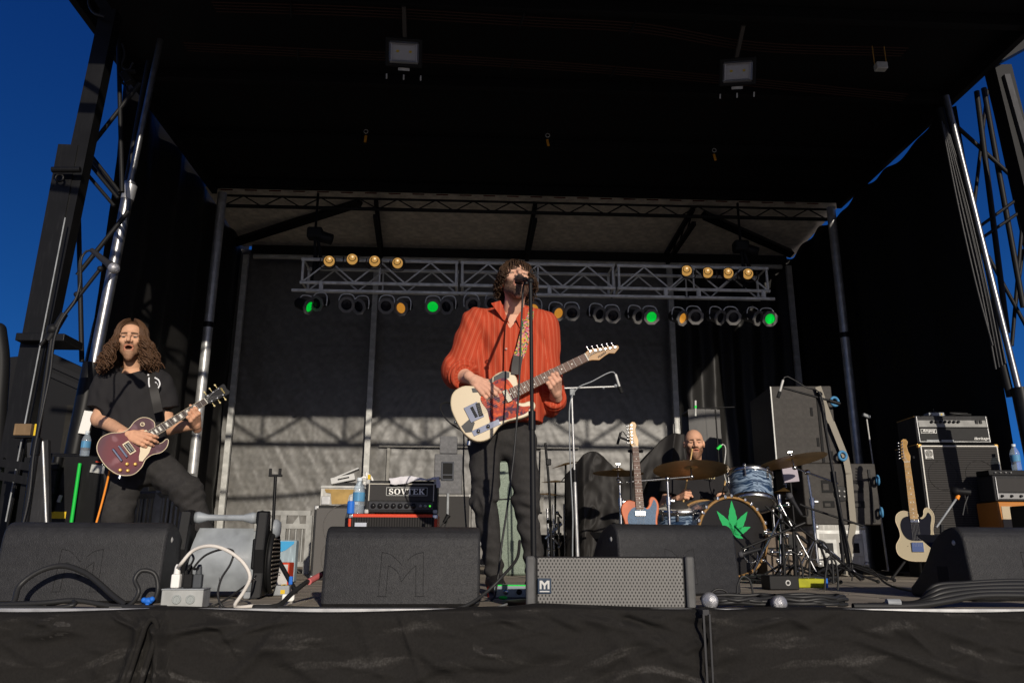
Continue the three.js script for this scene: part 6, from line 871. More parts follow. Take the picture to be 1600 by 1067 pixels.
{ // power box with plugs and cords
  const f = front(251, 927, 315, 952, zb), t = thing('power_box', 'grey power outlet box with plugs standing on its top', 'power box', [f.x, 0, zb], 0.08); const w = f.w, h = 0.066;
  mesh('case', [box(w, h, 0.11, 0, h / 2, -0.055, 0.004)], M(0.42, 0.43, 0.42, { roughness: 0.6, map: weldCol }), t); mesh('lid_edge', [box(w + 0.002, 0.004, 0.112, 0, h + 0.0022, -0.055)], mat.greyPlastic, t);
  for (const x of [-0.018, 0.03]) mesh('outlet', [torus(V(x, h * 0.5, 0.001), 0.0135, 0.003, V(0, 0, 1), 6, 22), new THREE.CylinderGeometry(0.012, 0.012, 0.003, 18).rotateX(Math.PI / 2).translate(x, h * 0.5, 0), box(0.003, 0.012, 0.003, x, h * 0.5, 0.002)], M(0.28, 0.30, 0.29), t);
  const plug = (label, x, m, z = -0.05) => { const q = thing('plug', label, 'plug', [f.x + x, h + 0.0045, zb + z]); mesh('plug_body', [box(0.032, 0.05, 0.028, 0, 0.025, 0, 0.006), lathe([[0.012, 0.05], [0.010, 0.075], [0.006, 0.085], [0, 0.085]], 12)], m, q); return V(f.x + x, h + 0.085, zb + z); };
  const pw = plug('white plug in the power box', -0.045, mat.white), pb = plug('black plug beside the white one in the power box', 0.0, mat.rubber), pk = plug('dark grey plug in the power box beside the blower', 0.035, M(0.06, 0.065, 0.07));
  const cord = (label, pts, r, m) => solo('extension_cable', label, 'cord', [tube(pts, r, 90, 8)], m);
  cord('thick white cord arching from the power box to the floor', [pw.clone().add(V(0, -0.01, 0)), P(283, 880, zb), P(300, 861, zb), P(325, 853, zb + 0.02), P(352, 859, zb + 0.03), P(380, 880, zb + 0.04), P(390, 902, zb + 0.04), P(380, 925, zb + 0.03), P(367, 941, zb + 0.02).setY(0.012), V(P(385, 948, -3.0).x, 0.0075, -3.08), V(P(420, 945, -3.0).x, 0.0075, -3.1), V(P(440, 940, -3.1).x, 0.0075, -3.25)], 0.0068, M(0.62, 0.58, 0.52, { roughness: 0.5 }));
  cord('thin black cord looping over the white cord', [pk.clone().add(V(0, -0.01, 0)), P(302, 888, zb), P(320, 868, zb + 0.01), P(350, 858, zb + 0.01), P(364, 862, zb + 0.015), P(360, 880, zb + 0.02), P(345, 905, zb + 0.02), P(340, 930, zb + 0.02), P(348, 945, zb + 0.03).setY(0.01), V(P(380, 945, -3.1).x, 0.006, -3.15)], 0.0042, mat.cableBlack);
  cord('black cord looping from the power box behind the blower', [pb.clone().add(V(0, -0.01, 0)), P(293, 890, zb), P(302, 873, zb - 0.05), P(297, 866, zb - 0.08), P(290, 900, zb - 0.1), V(f.x + 0.02, 0.01, zb - 0.15), V(P(330, 945, -3.1).x, 0.006, -3.12), V(P(385, 900, -3.3).x, 0.08, -3.35), V(P(392, 900, -3.45).x, 0.10, -3.52)], 0.0042, mat.cableBlack);
  const lab = (n, pts, r, m = mat.cableBlack) => solo('stage_cable', n, 'cable', [tube(pts, r, 100, 8)], m);
  lab('fat black cable arched against the back of the floor monitor', [V(P(-20, 945, -3.1).x, 0.011, -3.08), P(18, 938, -3.12).setY(0.012), P(30, 915, -3.16), P(60, 893, -3.18), P(95, 884, -3.19), P(130, 894, -3.17), P(155, 912, -3.14), P(175, 930, -3.1), V(P(200, 944, -3.08).x, 0.012, -3.06)], 0.0105);
  lab('black cable looped upright beside the power box', [V(P(150, 944, -3.05).x, 0.009, -3.06), V(P(200, 944, -3.05).x, 0.01, -3.05), P(216, 925, -3.05), P(210, 905, -3.06), P(220, 892, -3.07), P(240, 896, -3.08), P(246, 920, -3.08), P(238, 940, -3.06), V(P(220, 948, -3.04).x, 0.009, -3.03), V(P(170, 948, -3.0).x, 0.008, -3.0)], 0.0085);
  lab('bundle cable lying along the lip before the cabled monitor', [V(-2.4, 0.010, -3.02), V(-1.9, 0.010, -3.03), V(P(60, 945, -3.0).x, 0.022, -3.02), V(P(110, 940, -3.0).x, 0.03, -3.03), V(P(170, 944, -3).x, 0.012, -3.02), V(P(230, 950, -3).x, 0.009, -2.99), V(P(262, 952, -3).x, 0.009, -2.98)], 0.009);
  lab('second bundle cable along the lip before the cabled monitor', [V(-2.3, 0.008, -2.99), V(P(40, 950, -3).x, 0.009, -2.985), V(P(90, 950, -3).x, 0.008, -2.99), V(P(115, 946, -3).x, 0.018, -3.0), V(P(100, 940, -3).x, 0.03, -3.04), V(P(60, 944, -3).x, 0.012, -3.06)], 0.008);
  solo('blue_tape_knot', 'crumpled blue tape on the looped cable', 'tape', [ball(V(0, 0, 0), 0.014, [1.3, 0.9, 1]), ball(V(0.014, 0.006, 0.004), 0.010), ball(V(-0.014, 0.003, 0.004), 0.010), ball(V(0, -0.012, 0.006), 0.007)].map(g => g.translate(P(231, 939, -3.03).x, P(231, 939, -3.03).y, -3.03)), mat.blue);
  lab('black cable running along the lip before the red-edged cabinet monitor', [V(P(430, 950, -3).x, 0.006, -3.04), V(P(520, 952, -3).x, 0.006, -3.0), V(P(600, 953, -3).x, 0.006, -2.985), V(P(660, 952, -3).x, 0.006, -2.99), V(P(720, 948, -3).x, 0.008, -3.02), P(760, 925, -3.08), P(790, 895, -3.12), P(808, 872, -3.2), P(812, 845, -3.3)], 0.0062);
  lab('grey cable along the lip below the middle floor monitor', [V(P(585, 954, -2.97).x, 0.005, -2.965), V(P(640, 955, -2.97).x, 0.005, -2.955), V(P(700, 953, -2.97).x, 0.005, -2.96), V(P(760, 950, -2.99).x, 0.005, -3.0), V(P(800, 935, -3.2).x, 0.005, -3.3)], 0.0045, mat.greyPlastic);
  lab('black cable with pink tape sleeve passing the grey stomp box', [V(P(395, 950, -3.0).x, 0.009, -3.0), V(P(430, 945, -3.05).x, 0.009, -3.06), P(455, 928, -3.2), P(475, 912, -3.3), P(490, 903, -3.4), P(515, 890, -3.55)], 0.0095);
  solo('tape_sleeve', 'pink tape sleeve round the cable by the grey stomp box', 'tape', [rod(P(482, 909, -3.335), P(500, 899, -3.455), 0.0125)], M(0.55, 0.14, 0.14));
}
{ // small boxes on the deck
  const st = (name, lab, cat, x, y, z, w, h, d, m, extra) => { const p = onY(x, y); const t = thing(name, lab, cat, [p.x, 0, z ?? p.z], rr(-0.2, 0.2)); mesh('case', [box(w, h, d, 0, h / 2 + 0.001, 0, 0.006)], m, t); if (extra) extra(t, w, h, d); return t; };
  st('stomp_box', 'grey stomp box with a yellow tape cross by the blower', 'pedal', 460, 925, -3.9, 0.075, 0.045, 0.12, mat.greyPlastic, (t, w, h, d) => { mesh('tape_cross', [box(0.03, 0.002, 0.012, 0.01, h + 0.002, 0.02), box(0.012, 0.002, 0.03, 0.01, h + 0.0042, 0.02)], mat.yellow, t); mesh('front_tape', [box(0.02, 0.018, 0.002, 0.008, h * 0.4, d / 2 + 0.001)], mat.yellow, t); mesh('frame', [box(0.006, h + 0.008, d + 0.004, -w / 2, h / 2 + 0.004, 0)], mat.black, t); });
  st('paper_cup', 'crumpled white paper by the stomp box', 'paper', 450, 940, -3.45, 0.05, 0.03, 0.04, mat.white);
  const pos = st('sticker_box', 'red-edged box with a white scribbled sticker behind the middle floor monitor', 'box', 500, 905, -4.6, 0.13, 0.135, 0.1, mat.red, (t, w, h, d) => { mesh('sticker', [box(w * 0.9, h * 0.86, 0.002, 0, h * 0.5, d / 2 + 0.001)], M(0.6, 0.58, 0.56, { map: weldCol }), t); const sc = []; let k = 5; const r = () => { k = (k * 16807) % 2147483647; return k / 2147483647; }; for (let i = 0; i < 9; i++) { const x = (r() - 0.2) * w * 0.5, y = h * (0.45 + 0.4 * r()); sc.push(tube([V(x, y, d / 2 + 0.003), V(x + 0.012 * (r() - 0.3), y + 0.02 * (r() - 0.5), d / 2 + 0.003), V(x + 0.02 * r(), y - 0.02 * (r() - 0.5), d / 2 + 0.003)], 0.0022, 8, 4)); } mesh('scribble', sc, mat.black, t); for (const [x, y] of [[-0.045, 0.03], [-0.03, 0.05], [-0.05, 0.07]]) mesh('red_dot', [ball(V(x, y, d / 2 + 0.002), 0.006, [1, 1, 0.3])], mat.red, t); });
  st('pedal_board', 'small effects pedal with two knobs behind the grilled speaker', 'pedal', 795, 925, -3.75, 0.17, 0.055, 0.11, M(0.22, 0.26, 0.28, { roughness: 0.4, metalness: 0.3 }), (t, w, h, d) => { for (const x of [-0.03, 0.03]) mesh('knob', [lathe([[0, 0.014], [0.011, 0.013], [0.013, 0]], 14).rotateX(Math.PI / 2).translate(x, h * 0.5, d / 2)], x < 0 ? mat.chrome : mat.black, t); mesh('green_edge', [box(w, 0.006, 0.006, 0, h, d / 2 - 0.002, 0.002)], mat.greenTape, t); mesh('red_lead', [tube([V(-0.11, 0.05, 0.05), V(-0.112, 0.03, 0.06), V(-0.11, 0.006, 0.07)], 0.004, 10)], mat.red, t); mesh('green_switch', [ball(V(-0.04, 0.006, 0.12), 0.014, [1.4, 0.6, 1])], mat.greenTape, t); });
  st('direct_box', 'yellow direct box with a blue end on the deck before the drum kit', 'direct box', 1262, 918, -4.75, 0.20, 0.05, 0.12, M(0.42, 0.42, 0.02, { roughness: 0.5, map: weldCol }), (t, w, h, d) => { mesh('end_cap', [box(0.012, h + 0.004, d + 0.004, w / 2, h / 2 + 0.002, 0, 0.002)], mat.blue, t); });
  st('direct_box', 'black direct box on the deck beside the yellow one', 'direct box', 1212, 920, -4.5, 0.17, 0.075, 0.12, mat.black, (t, w, h, d) => mesh('socket', [torus(V(0.02, h / 2, d / 2), 0.012, 0.004)], mat.galv, t));
  // blue tape stand leg near blower
  const a = thing('stand_leg', 'black folded stand leg leaning by the stomp box', 'stand', [onY(462, 912).x, 0, -4.2]); mesh('leg', [rod(P(427, 862, -4.15).sub(a.position), P(462, 911, -4.05).sub(a.position).setY(0.012), 0.012)], mat.black, a); mesh('rubber_foot', [torus(P(462, 909, -4.05).sub(a.position).setY(0.016), 0.012, 0.004)], mat.rubber, a); mesh('blue_tape', [box(0.018, 0.04, 0.018, ...P(454, 907, -4.05).sub(a.position).toArray(), 0.005)], mat.blue, a);
  const cs = thing('painted_case', 'pale blue smeared case at the foot of the barricade', 'case', [P(451, 890, -5.3).x, 0, -5.3]); mesh('case', [box(0.17, 0.26, 0.08, -0.04, 0.132, 0, 0.008)], M(0.4, 0.5, 0.55, { roughness: 0.6, map: wearCol }), cs); mesh('blue_smear', [ext([[-0.1, 0.17], [-0.02, 0.2], [0.03, 0.24], [0.03, 0.255], [-0.11, 0.255]], 0.002).translate(0, 0, 0.041)], M(0.05, 0.3, 0.55), cs);
}
{ // loose microphones and coiled cable on the lip
  const m1 = thing('vocal_microphone', 'silver-headed microphone lying on the lip beside the grilled speaker', 'microphone', V(P(1108, 939, -2.99).x, 0.03, -3.0)); micAt(m1, V(0, 0.004, 0.02), V(-0.25, 0.12, 1), true, 1.2);
  const m2 = thing('vocal_microphone', 'silver-headed microphone lying among the coiled cables', 'microphone', V(P(1215, 943, -2.99).x, 0.022, -2.995)); micAt(m2, V(0, 0.004, 0.02), V(0.1, 0.15, 1), true, 1.1);
  const coil = (lab, cx, cz, n, rx, rz, r) => { const pts = []; for (let i = 0; i <= n * 14; i++) { const a = i / 14 * 2 * Math.PI, k = 0.75 + 0.25 * hash(i, 3, n); pts.push(V(cx + Math.cos(a) * rx * k, r + 0.004 + 0.02 * (i / (n * 14)) * 1.5 + 0.01 * hash(i, 5, 2), cz + Math.sin(a) * rz * k)); } return solo('cable_coil', lab, 'cable', [tube(pts, r, n * 40, 7)], mat.cableBlack); };
  coil('coil of black cable on the lip between the two loose microphones', P(1160, 940, -3.06).x, -3.07, 6, 0.16, 0.07, 0.0075);
  coil('coil of black cable on the lip beside the second loose microphone', P(1258, 940, -3.08).x, -3.09, 7, 0.17, 0.075, 0.0075);
  coil('tangle of black cable at the foot of the cymbal stands', P(1265, 900, -5.0).x, -5.25, 5, 0.3, 0.16, 0.008);
  coil('tangle of black cable by the bass drum spur', P(1215, 905, -5.2).x, -5.35, 4, 0.2, 0.13, 0.008);
  const lab = (n, pts, r, m = mat.cableBlack) => solo('stage_cable', n, 'cable', [tube(pts, r, 90, 8)], m);
  const ring = (n, x, y, z, w, h, r) => lab(n, [V(P(x - w, y, z).x, 0.008, z), P(x - w * 0.9, y - h * 0.6, z), P(x - w * 0.3, y - h, z), P(x + w * 0.5, y - h * 0.9, z), P(x + w, y - h * 0.4, z), V(P(x + w * 1.05, y, z).x, 0.008, z)], r);
  ring('black cable hoop standing before the white road case', 1283, 905, -5.1, 18, 60, 0.0075); ring('smaller cable hoop by the cymbal stand foot', 1240, 905, -5.0, 14, 42, 0.0065); ring('low cable hoop by the direct boxes', 1300, 930, -4.3, 10, 60, 0.006); ring('thin cable hoop beside the water bottle', 1164, 935, -3.6, 12, 34, 0.005); ring('thin cable hoop behind the loose microphone', 1125, 935, -3.3, 14, 14, 0.005);
  for (let i = 0; i < 5; i++) lab(['fat loom of black cable running along the lip to the bass monitor', 'second cable of the fat loom by the bass monitor', 'third cable of the loom under the bass monitor', 'fourth cable of the loom beside the bass monitor foot', 'thin upper cable of the loom before the bass monitor'][i], [V(P(1320 + i * 30, 945, -3.1).x, 0.012, -3.03 - i * 0.03), V(P(1420 + i * 8, 944, -3.1).x, 0.014 + 0.002 * i, -3.04 - i * 0.03), V(P(1470, 938, -3.1).x, 0.03 + 0.012 * i, -3.05 - i * 0.022), V(P(1520, 930, -3.1).x, 0.048 + 0.011 * i, -3.06 - i * 0.02), V(P(1600, 926, -3.1).x, 0.05 + 0.013 * i, -3.06 - i * 0.02), V(P(1700, 930, -3.1).x, 0.05 + 0.011 * i, -3.06 - i * 0.02)], i === 4 ? 0.008 : 0.012);
  solo('cable_connector', 'grey taped connector on the cable along the lip', 'connector', [rod(V(P(1374, 942, -3.1).x, 0.0245, -3.04), V(P(1394, 942, -3.1).x, 0.0245, -3.04), 0.0145)], mat.greyPlastic);
  lab('long black cable trailing from the drum kit to the bass monitor', [P(1330, 880, -5.3), V(P(1350, 900, -5.0).x, 0.1, -4.9), V(P(1390, 915, -4.4).x, 0.03, -4.4), V(P(1430, 925, -4.1).x, 0.006, -4.0), V(P(1490, 928, -3.8).x, 0.006, -3.65)], 0.006);
  solo('yellow_tag', 'short yellow cable tag beside the second loose microphone', 'tag', [box(0.065, 0.012, 0.014, P(1202, 931, -3.1).x, 0.028, -3.1, 0.004, [0, 0, 0.2])], mat.yellow);
}
{ // crowd barricade sections standing behind the guitarist
  const barricade = (lab, a, b, z0, z1, n, h) => { const p = V(P(a, 800, z0).x, 0, z0), q = V(P(b, 800, z1).x, 0, z1); const t = thing('barricade', lab, 'barricade', p); const d = q.clone().sub(p), al = M(0.40, 0.40, 0.385, { roughness: 0.5, metalness: 0.3, map: weldCol }); const at = (s, y) => d.clone().multiplyScalar(s).setY(y);
    for (const y of [h, h - 0.11, 0.08]) mesh('rail', [bar(at(-0.02, y), at(1.02, y), 0.04, 0.035)], al, t); for (const s of [0, 0.5, 1]) mesh('post', [bar(at(s, 0.0), at(s, h - 0.02), 0.05, 0.032)], al, t); for (let i = 1; i < n; i++) mesh('bar', [rod(at(i / n, 0.10), at(i / n, h - 0.13), 0.010, 0.010, 8)], al, t); for (const s of [0.25, 0.75]) mesh('gusset', [ext([[-0.03, 0], [0.03, 0], [0.02, 0.07]], 0.01).translate(0, h - 0.09, 0).applyMatrix4(new THREE.Matrix4().makeTranslation(d.x * s, 0, d.z * s))], al, t); };
  barricade('silver crowd barricade section standing behind the guitarist\'s legs', 198, 296, -5.8, -5.5, 14, 0.68);
  barricade('silver crowd barricade section beside the tall black cabinet', 404, 484, -6.9, -6.9, 8, 0.50);
}
{ // equipment at the foot of the mast
  const z = -5.15, f = front(78, 712, 168, 815, z), y1 = P(120, 712, z).y; const t = thing('generator_box', 'black equipment box with a yellow sticker beside the mast', 'equipment box', [f.x, 0, z], 0.05);
  mesh('case', [box(f.w, y1, 0.4, 0, y1 / 2, -0.2, 0.01)], mat.blackMetal, t); const Lx = px => P(px, 760, z).x - f.x, Ly = py => P(120, py, z).y;
  mesh('front_rib', [rod(V(Lx(82), Ly(800), 0.01), V(Lx(86), Ly(715), 0.01), 0.03)], mat.blackMetal, t); for (const y of [730, 768]) mesh('hinge', [box(0.07, 0.05, 0.06, Lx(84), Ly(y), 0.03, 0.01)], mat.black, t);
  mesh('yellow_sticker', [box(0.09, 0.042, 0.003, Lx(98), Ly(805), 0.003)], mat.yellow, t); mesh('grey_plate', [box(0.12, 0.05, 0.003, Lx(152), Ly(733), 0.003, 0, [0, 0, -0.12])], mat.galv, t); mesh('red_line', [box(0.07, 0.006, 0.003, Lx(152), Ly(722), 0.003, 0, [0, 0, -0.12])], mat.red, t); mesh('latch', [rod(V(Lx(96), Ly(785), 0.008), V(Lx(98), Ly(774), 0.008), 0.012)], mat.galv, t);
  solo('green_light_tube', 'bright green tube standing against the black equipment box', 'tube', [rod(V(P(112, 815, z + 0.05).x, 0.05, z + 0.06), P(124, 724, z + 0.03), 0.0105)], M(0.012, 0.42, 0.05, { emissive: new THREE.Color().setRGB(0.0, 0.06, 0.005), roughness: 0.5 }));
  bottle('water bottle standing on the black equipment box', P(135, 700, z - 0.1).x, y1, z - 0.08, 0.85);
  const lp = thing('leaning_panel', 'narrow dark panel leaning against the mast foot', 'panel', [P(70, 800, -4.75).x, 0, -4.75]); mesh('panel', [bar(P(74, 830, -4.75).sub(lp.position).setY(0.01), P(60, 690, -4.75).sub(lp.position), 0.12, 0.03)], M(0.03, 0.03, 0.032, { map: wearCol }), lp); mesh('edge', [rod(P(88, 830, -4.73).sub(lp.position).setY(0.01), P(66, 690, -4.73).sub(lp.position), 0.008)], mat.steel, lp);
  const ld = thing('ladder_rack', 'grey steel rungs lashed across the foot of the mast', 'rack', [P(20, 740, -4.7).x, 0, -4.7]); for (const [a, b, c, d] of [[-10, 722, 50, 730], [-10, 742, 48, 752]]) mesh('rung', [bar(P(a, b, -4.7).sub(ld.position), P(c, d, -4.7).sub(ld.position), 0.045, 0.03)], mat.blackMetal, ld); for (const x of [2, 44]) mesh('upright', [bar(V(P(x, 740, -4.74).x - ld.position.x, 0, -0.04), P(x, 715, -4.74).sub(ld.position), 0.03, 0.03)], mat.blackMetal, ld);
  const wd = thing('wood_block', 'block of bare timber clamped to the mast', 'timber', P(38, 672, -4.82)); mesh('block', [box(0.10, 0.07, 0.06, 0, 0, 0, 0.004)], M(0.26, 0.17, 0.09, { roughness: 0.8, map: wearCol }), wd); mesh('yellow_label', [box(0.02, 0.07, 0.004, 0.075, 0.0, 0.02)], mat.yellow, wd); mesh('bracket', [box(0.14, 0.012, 0.05, 0.01, -0.042, 0, 0.002)], mat.blackMetal, wd);
  const trailM = M(0.005, 0.005, 0.0055, { roughness: 0.6 }); const tr = thing('equipment_trailer', 'dark trailer body with a sloping top behind the mast', 'trailer', [P(90, 700, -8.2).x, -1.3, -8.2]); { const yT = P(70, 552, -8.2).y + 1.3, w = 1.15; mesh('body', [ext([[-w, 0], [w * 0.36, 0], [w * 0.36, yT - 0.28], [-0.2, yT], [-w, yT - 0.1]], 1.2, 0.01).translate(0, 0, -1.2)], trailM, tr); for (const q of [0.1, 0.2]) mesh('top_rail', [bar(V(-0.25, yT - q, 0.02), V(w * 0.36, yT - 0.28 - q, 0.02), 0.05, 0.03)], mat.black, tr); mesh('side_panel', [box(0.3, 0.8, 0.01, 0.18, yT - 0.95, 0.006)], M(0.03, 0.028, 0.024, { roughness: 0.9, map: wearCol }), tr); }
  const rl = thing('rolled_tarp', 'upright black rolled tarp at the outer side of the mast', 'tarp', [P(0, 700, -5.6).x - 0.02, 0, -5.6]); mesh('roll', [tube([P(-6, 720, -5.6).sub(rl.position), P(-2, 640, -5.6).sub(rl.position), P(2, 560, -5.6).sub(rl.position), P(-3, 515, -5.6).sub(rl.position)], 0.05, 20, 12), ball(P(-3, 515, -5.6).sub(rl.position), 0.05)], mat.black, rl); mesh('foot', [rod(V(-0.03, 0, 0), P(-6, 720, -5.6).sub(rl.position), 0.05)], mat.black, rl);
}

// ================================================================ people
function headGeo(o) {
  const s = 1, nb = o.neckBase, open = o.open ?? 0.014, nk = o.neckR || 0.054;
  const parts = uni(0.02, ell(V(0, 0.032, -0.014), 0.076, 0.092, 0.096), ell(V(0, -0.035, 0.022), 0.057, 0.082, 0.070));
  const jaw = uni(0.025, cap(V(-0.046, -0.052, 0.005), V(-0.008, -0.1, 0.064), 0.019, 0.020), cap(V(0.046, -0.052, 0.005), V(0.008, -0.1, 0.064), 0.019, 0.020), cap(V(0, -0.098 - open * 0.8, 0.066), V(0, -0.108 - open, 0.064), 0.021));
  const cheeks = uni(0.01, ell(V(-0.040, -0.014, 0.060), 0.024, 0.018, 0.022), ell(V(0.040, -0.014, 0.060), 0.024, 0.018, 0.022));
  const brow = uni(0.008, cap(V(-0.046, 0.026, 0.072), V(-0.012, 0.027, 0.088), 0.011), cap(V(0.046, 0.026, 0.072), V(0.012, 0.027, 0.088), 0.011));
  const nose = uni(0.008, cap(V(0, 0.022, 0.088), V(0, -0.022, 0.118), 0.0085, 0.0125), ell(V(-0.014, -0.026, 0.100), 0.010, 0.009, 0.011), ell(V(0.014, -0.026, 0.100), 0.010, 0.009, 0.011));
  const ears = uni(0.004, ell(V(-0.080, -0.002, -0.014), 0.010, 0.031, 0.019), ell(V(0.080, -0.002, -0.014), 0.010, 0.031, 0.019));
  const neck = cap(V(0, -0.06, -0.022), nb, nk, nk * 1.06);
  const lips = uni(0.004, cap(V(-0.021, -0.055, 0.086), V(0, -0.050, 0.094), 0.0065), cap(V(0.021, -0.055, 0.086), V(0, -0.050, 0.094), 0.0065), cap(V(-0.019, -0.062 - open * 1.2, 0.084), V(0.019, -0.062 - open * 1.2, 0.084), 0.0075), cap(V(-0.024, -0.058 - open * 0.5, 0.079), V(-0.024, -0.058 - open * 0.6, 0.079), 0.006), cap(V(0.024, -0.058 - open * 0.5, 0.079), V(0.024, -0.058 - open * 0.6, 0.079), 0.006));
  const mouth = ell(V(0, -0.058 - open * 0.55, 0.092), 0.019, Math.max(0.003, open * 0.75), 0.030);
  const eyeS = [ell(V(-0.032, 0.009, 0.094), 0.017, 0.011, 0.016), ell(V(0.032, 0.009, 0.094), 0.017, 0.011, 0.016)], eyeB = [ell(V(-0.032, 0.008, 0.0715), 0.0135, 0.0125, 0.0135), ell(V(0.032, 0.008, 0.0715), 0.0135, 0.0125, 0.0135)], lu = o.squint ? 0 : 0.003, lid = [cap(V(-0.043, 0.015 + lu, 0.078), V(-0.021, 0.016 + lu, 0.084), 0.005), cap(V(0.043, 0.015 + lu, 0.078), V(0.021, 0.016 + lu, 0.084), 0.005)];
  const f = (x, y, z) => {
    let d = parts(x, y, z); d = smin(d, jaw(x, y, z), 0.03); d = smin(d, cheeks(x, y, z), 0.02); d = smin(d, brow(x, y, z), 0.014);
    d = smax(d, -Math.min(eyeS[0](x, y, z), eyeS[1](x, y, z)), 0.010); d = smin(d, nose(x, y, z), 0.012); d = Math.min(d, Math.min(eyeB[0](x, y, z), eyeB[1](x, y, z))); d = smin(d, Math.min(lid[0](x, y, z), lid[1](x, y, z)), 0.004);
    d = smin(d, lips(x, y, z), 0.006); d = smax(d, -mouth(x, y, z), 0.003); d = smin(d, neck(x, y, z), 0.022); d = smin(d, ears(x, y, z), 0.008); return d;
  };
  const sk = o.skin, hc = o.hairCol, mn = V(-0.105, Math.min(-0.15, nb.y - 0.03), Math.min(-0.13, nb.z - 0.07)), mx = V(0.105, 0.14, 0.135); mn.x = Math.min(mn.x, nb.x - 0.08); mx.x = Math.max(mx.x, nb.x + 0.08);
  const col = (x, y, z) => {
    let c = sk.slice(); const n = n3(x * 60, y * 60, z * 60, 5), m = 0.9 + 0.2 * n; c = c.map(v => v * m);
    const L = (q, k) => { c = c.map((v, i) => mix(v, q[i], k)); };
    if (z > 0.05) { const lp = Math.min(lips(x, y, z), mouth(x, y, z)); if (z > 0.07 && y < -0.04 && y > -0.10) L([sk[0] * 0.75, sk[1] * 0.42, sk[2] * 0.42], clamp(1 - lips(x, y, z) / 0.003, 0, 1) * 0.75); }
    if (mouth(x, y, z) < 0.0012) L([0.06, 0.012, 0.01], 1);
    const bz = (z > 0.06 && y > 0.018 && y < 0.038) ? Math.max(sstep(0.0085, 0.003, Math.abs(y - (0.028 - 3.5 * Math.pow(Math.abs(x) - 0.03, 2)))) * sstep(0.006, 0.012, Math.abs(x)) * sstep(0.056, 0.048, Math.abs(x)), 0) : 0; L(hc.map(v => v * 0.7), bz * 0.95);
    const eb = Math.min(eyeB[0](x, y, z), eyeB[1](x, y, z)); if (eb < 0.0008 && z > 0.07) L(y < 0.010 && Math.abs(Math.abs(x) - 0.032) < 0.006 ? [0.02, 0.014, 0.01] : [0.22, 0.17, 0.14], o.squint ? 0.75 : 0.95);
    const be = o.beard || 0; if (be) { const my = -0.040 - 0.3 * Math.max(0, 0.04 - Math.abs(x)) * 0; let k = sstep(-0.030, -0.052, y - 0.55 * Math.max(0, Math.abs(x) - 0.035)) * sstep(-0.03, 0.02, z); k *= 1 - 0.8 * clamp(1 - lips(x, y, z) / 0.004, 0, 1); if (y < -0.125 - open) k *= 0.35; const mus = sstep(0.010, 0.004, Math.abs(y + 0.041)) * sstep(0.034, 0.026, Math.abs(x)) * (z > 0.07 ? 1 : 0); k = Math.max(k, mus); L(hc, clamp(k * be * (0.65 + 0.6 * n3(x * 240, y * 240, z * 240, 8)), 0, 1)); }
    if (o.buzz && y > 0.045 - 0.3 * z && z < 0.085) L([sk[0] * 0.8, sk[1] * 0.78, sk[2] * 0.78], 0.35);
    return c;
  };
  return sdf(f, mn, mx, 0.0033, col);
}
function handGeo(W, d, n, t, curls, thumb, skin, s = 1) {
  d = d.clone().normalize(); n = n.clone().addScaledVector(d, -n.dot(d)).normalize(); t = t.clone().addScaledVector(d, -t.dot(d)).addScaledVector(n, -t.dot(n)).normalize();
  const at = (a, b, c) => W.clone().addScaledVector(d, a * s).addScaledVector(t, b * s).addScaledVector(n, c * s), fs = [], pts = [W.clone()];
  const off = [0.030, 0.0105, -0.0105, -0.029], ln = [0.074, 0.083, 0.077, 0.060], kd = [0.090, 0.094, 0.089, 0.080];
  for (let i = 0; i < 4; i++) {
    let p = at(kd[i], off[i], 0); fs.push(cap(at(0.0, off[i] * 0.5, 0), p, 0.0155 * s, 0.0118 * s)); let a = 0; const sp = [0.10, 0.03, -0.04, -0.12][i];
    [0.46, 0.30, 0.24].forEach((fr, j) => { a += curls[i][j] * D2R; const dir = d.clone().multiplyScalar(Math.cos(a)).addScaledVector(n, Math.sin(a)).addScaledVector(t, sp * Math.cos(a)).normalize(); const q = p.clone().addScaledVector(dir, ln[i] * fr * s); fs.push(cap(p, q, (0.0098 - j * 0.0008) * s, (0.0090 - j * 0.0009) * s)); p = q; pts.push(q); });
  }
  let p = at(0.022, 0.020, 0.006); fs.push(cap(at(0, 0.008, 0), p, 0.018 * s, 0.016 * s)); thumb.forEach((v, j) => { const dir = d.clone().multiplyScalar(v[0]).addScaledVector(t, v[1]).addScaledVector(n, v[2]).normalize(), q = p.clone().addScaledVector(dir, [0.046, 0.035, 0.028][j] * s); fs.push(cap(p, q, (0.0135 - j * 0.0018) * s, (0.0118 - j * 0.0018) * s)); p = q; pts.push(q); });
  fs.push(cap(at(-0.04, 0, 0), at(0.01, 0, 0), 0.026 * s, 0.024 * s));
  const f = uni(0.007, ...fs), mn = pts[0].clone(), mx = pts[0].clone(); pts.push(at(0.09, 0.03, 0), at(0.09, -0.03, 0), at(-0.05, 0, 0)); pts.forEach(q => { mn.min(q); mx.max(q); }); mn.addScalar(-0.035); mx.addScalar(0.035);
  return sdf(f, mn, mx, 0.0034, (x, y, z) => { const k = 0.88 + 0.24 * n3(x * 70, y * 70, z * 70, 6); return skin.map((v, i) => v * k * (i ? 0.95 : 1)); });
}
function armGeo(a, b, ra, rb, skin, extra) { const f = extra ? uni(0.03, cap(a, b, ra, rb), ...extra) : uni(0.02, cap(a, b, ra, rb), cap(a.clone().lerp(b, 0.22), a.clone().lerp(b, 0.3), ra * 1.12)); const mn = a.clone().min(b).addScalar(-ra * 1.9), mx = a.clone().max(b).addScalar(ra * 1.9); return sdf(f, mn, mx, 0.006, (x, y, z) => { const k = 0.88 + 0.24 * n3(x * 40, y * 40, z * 40, 7); return skin.map(v => v * k); }); }
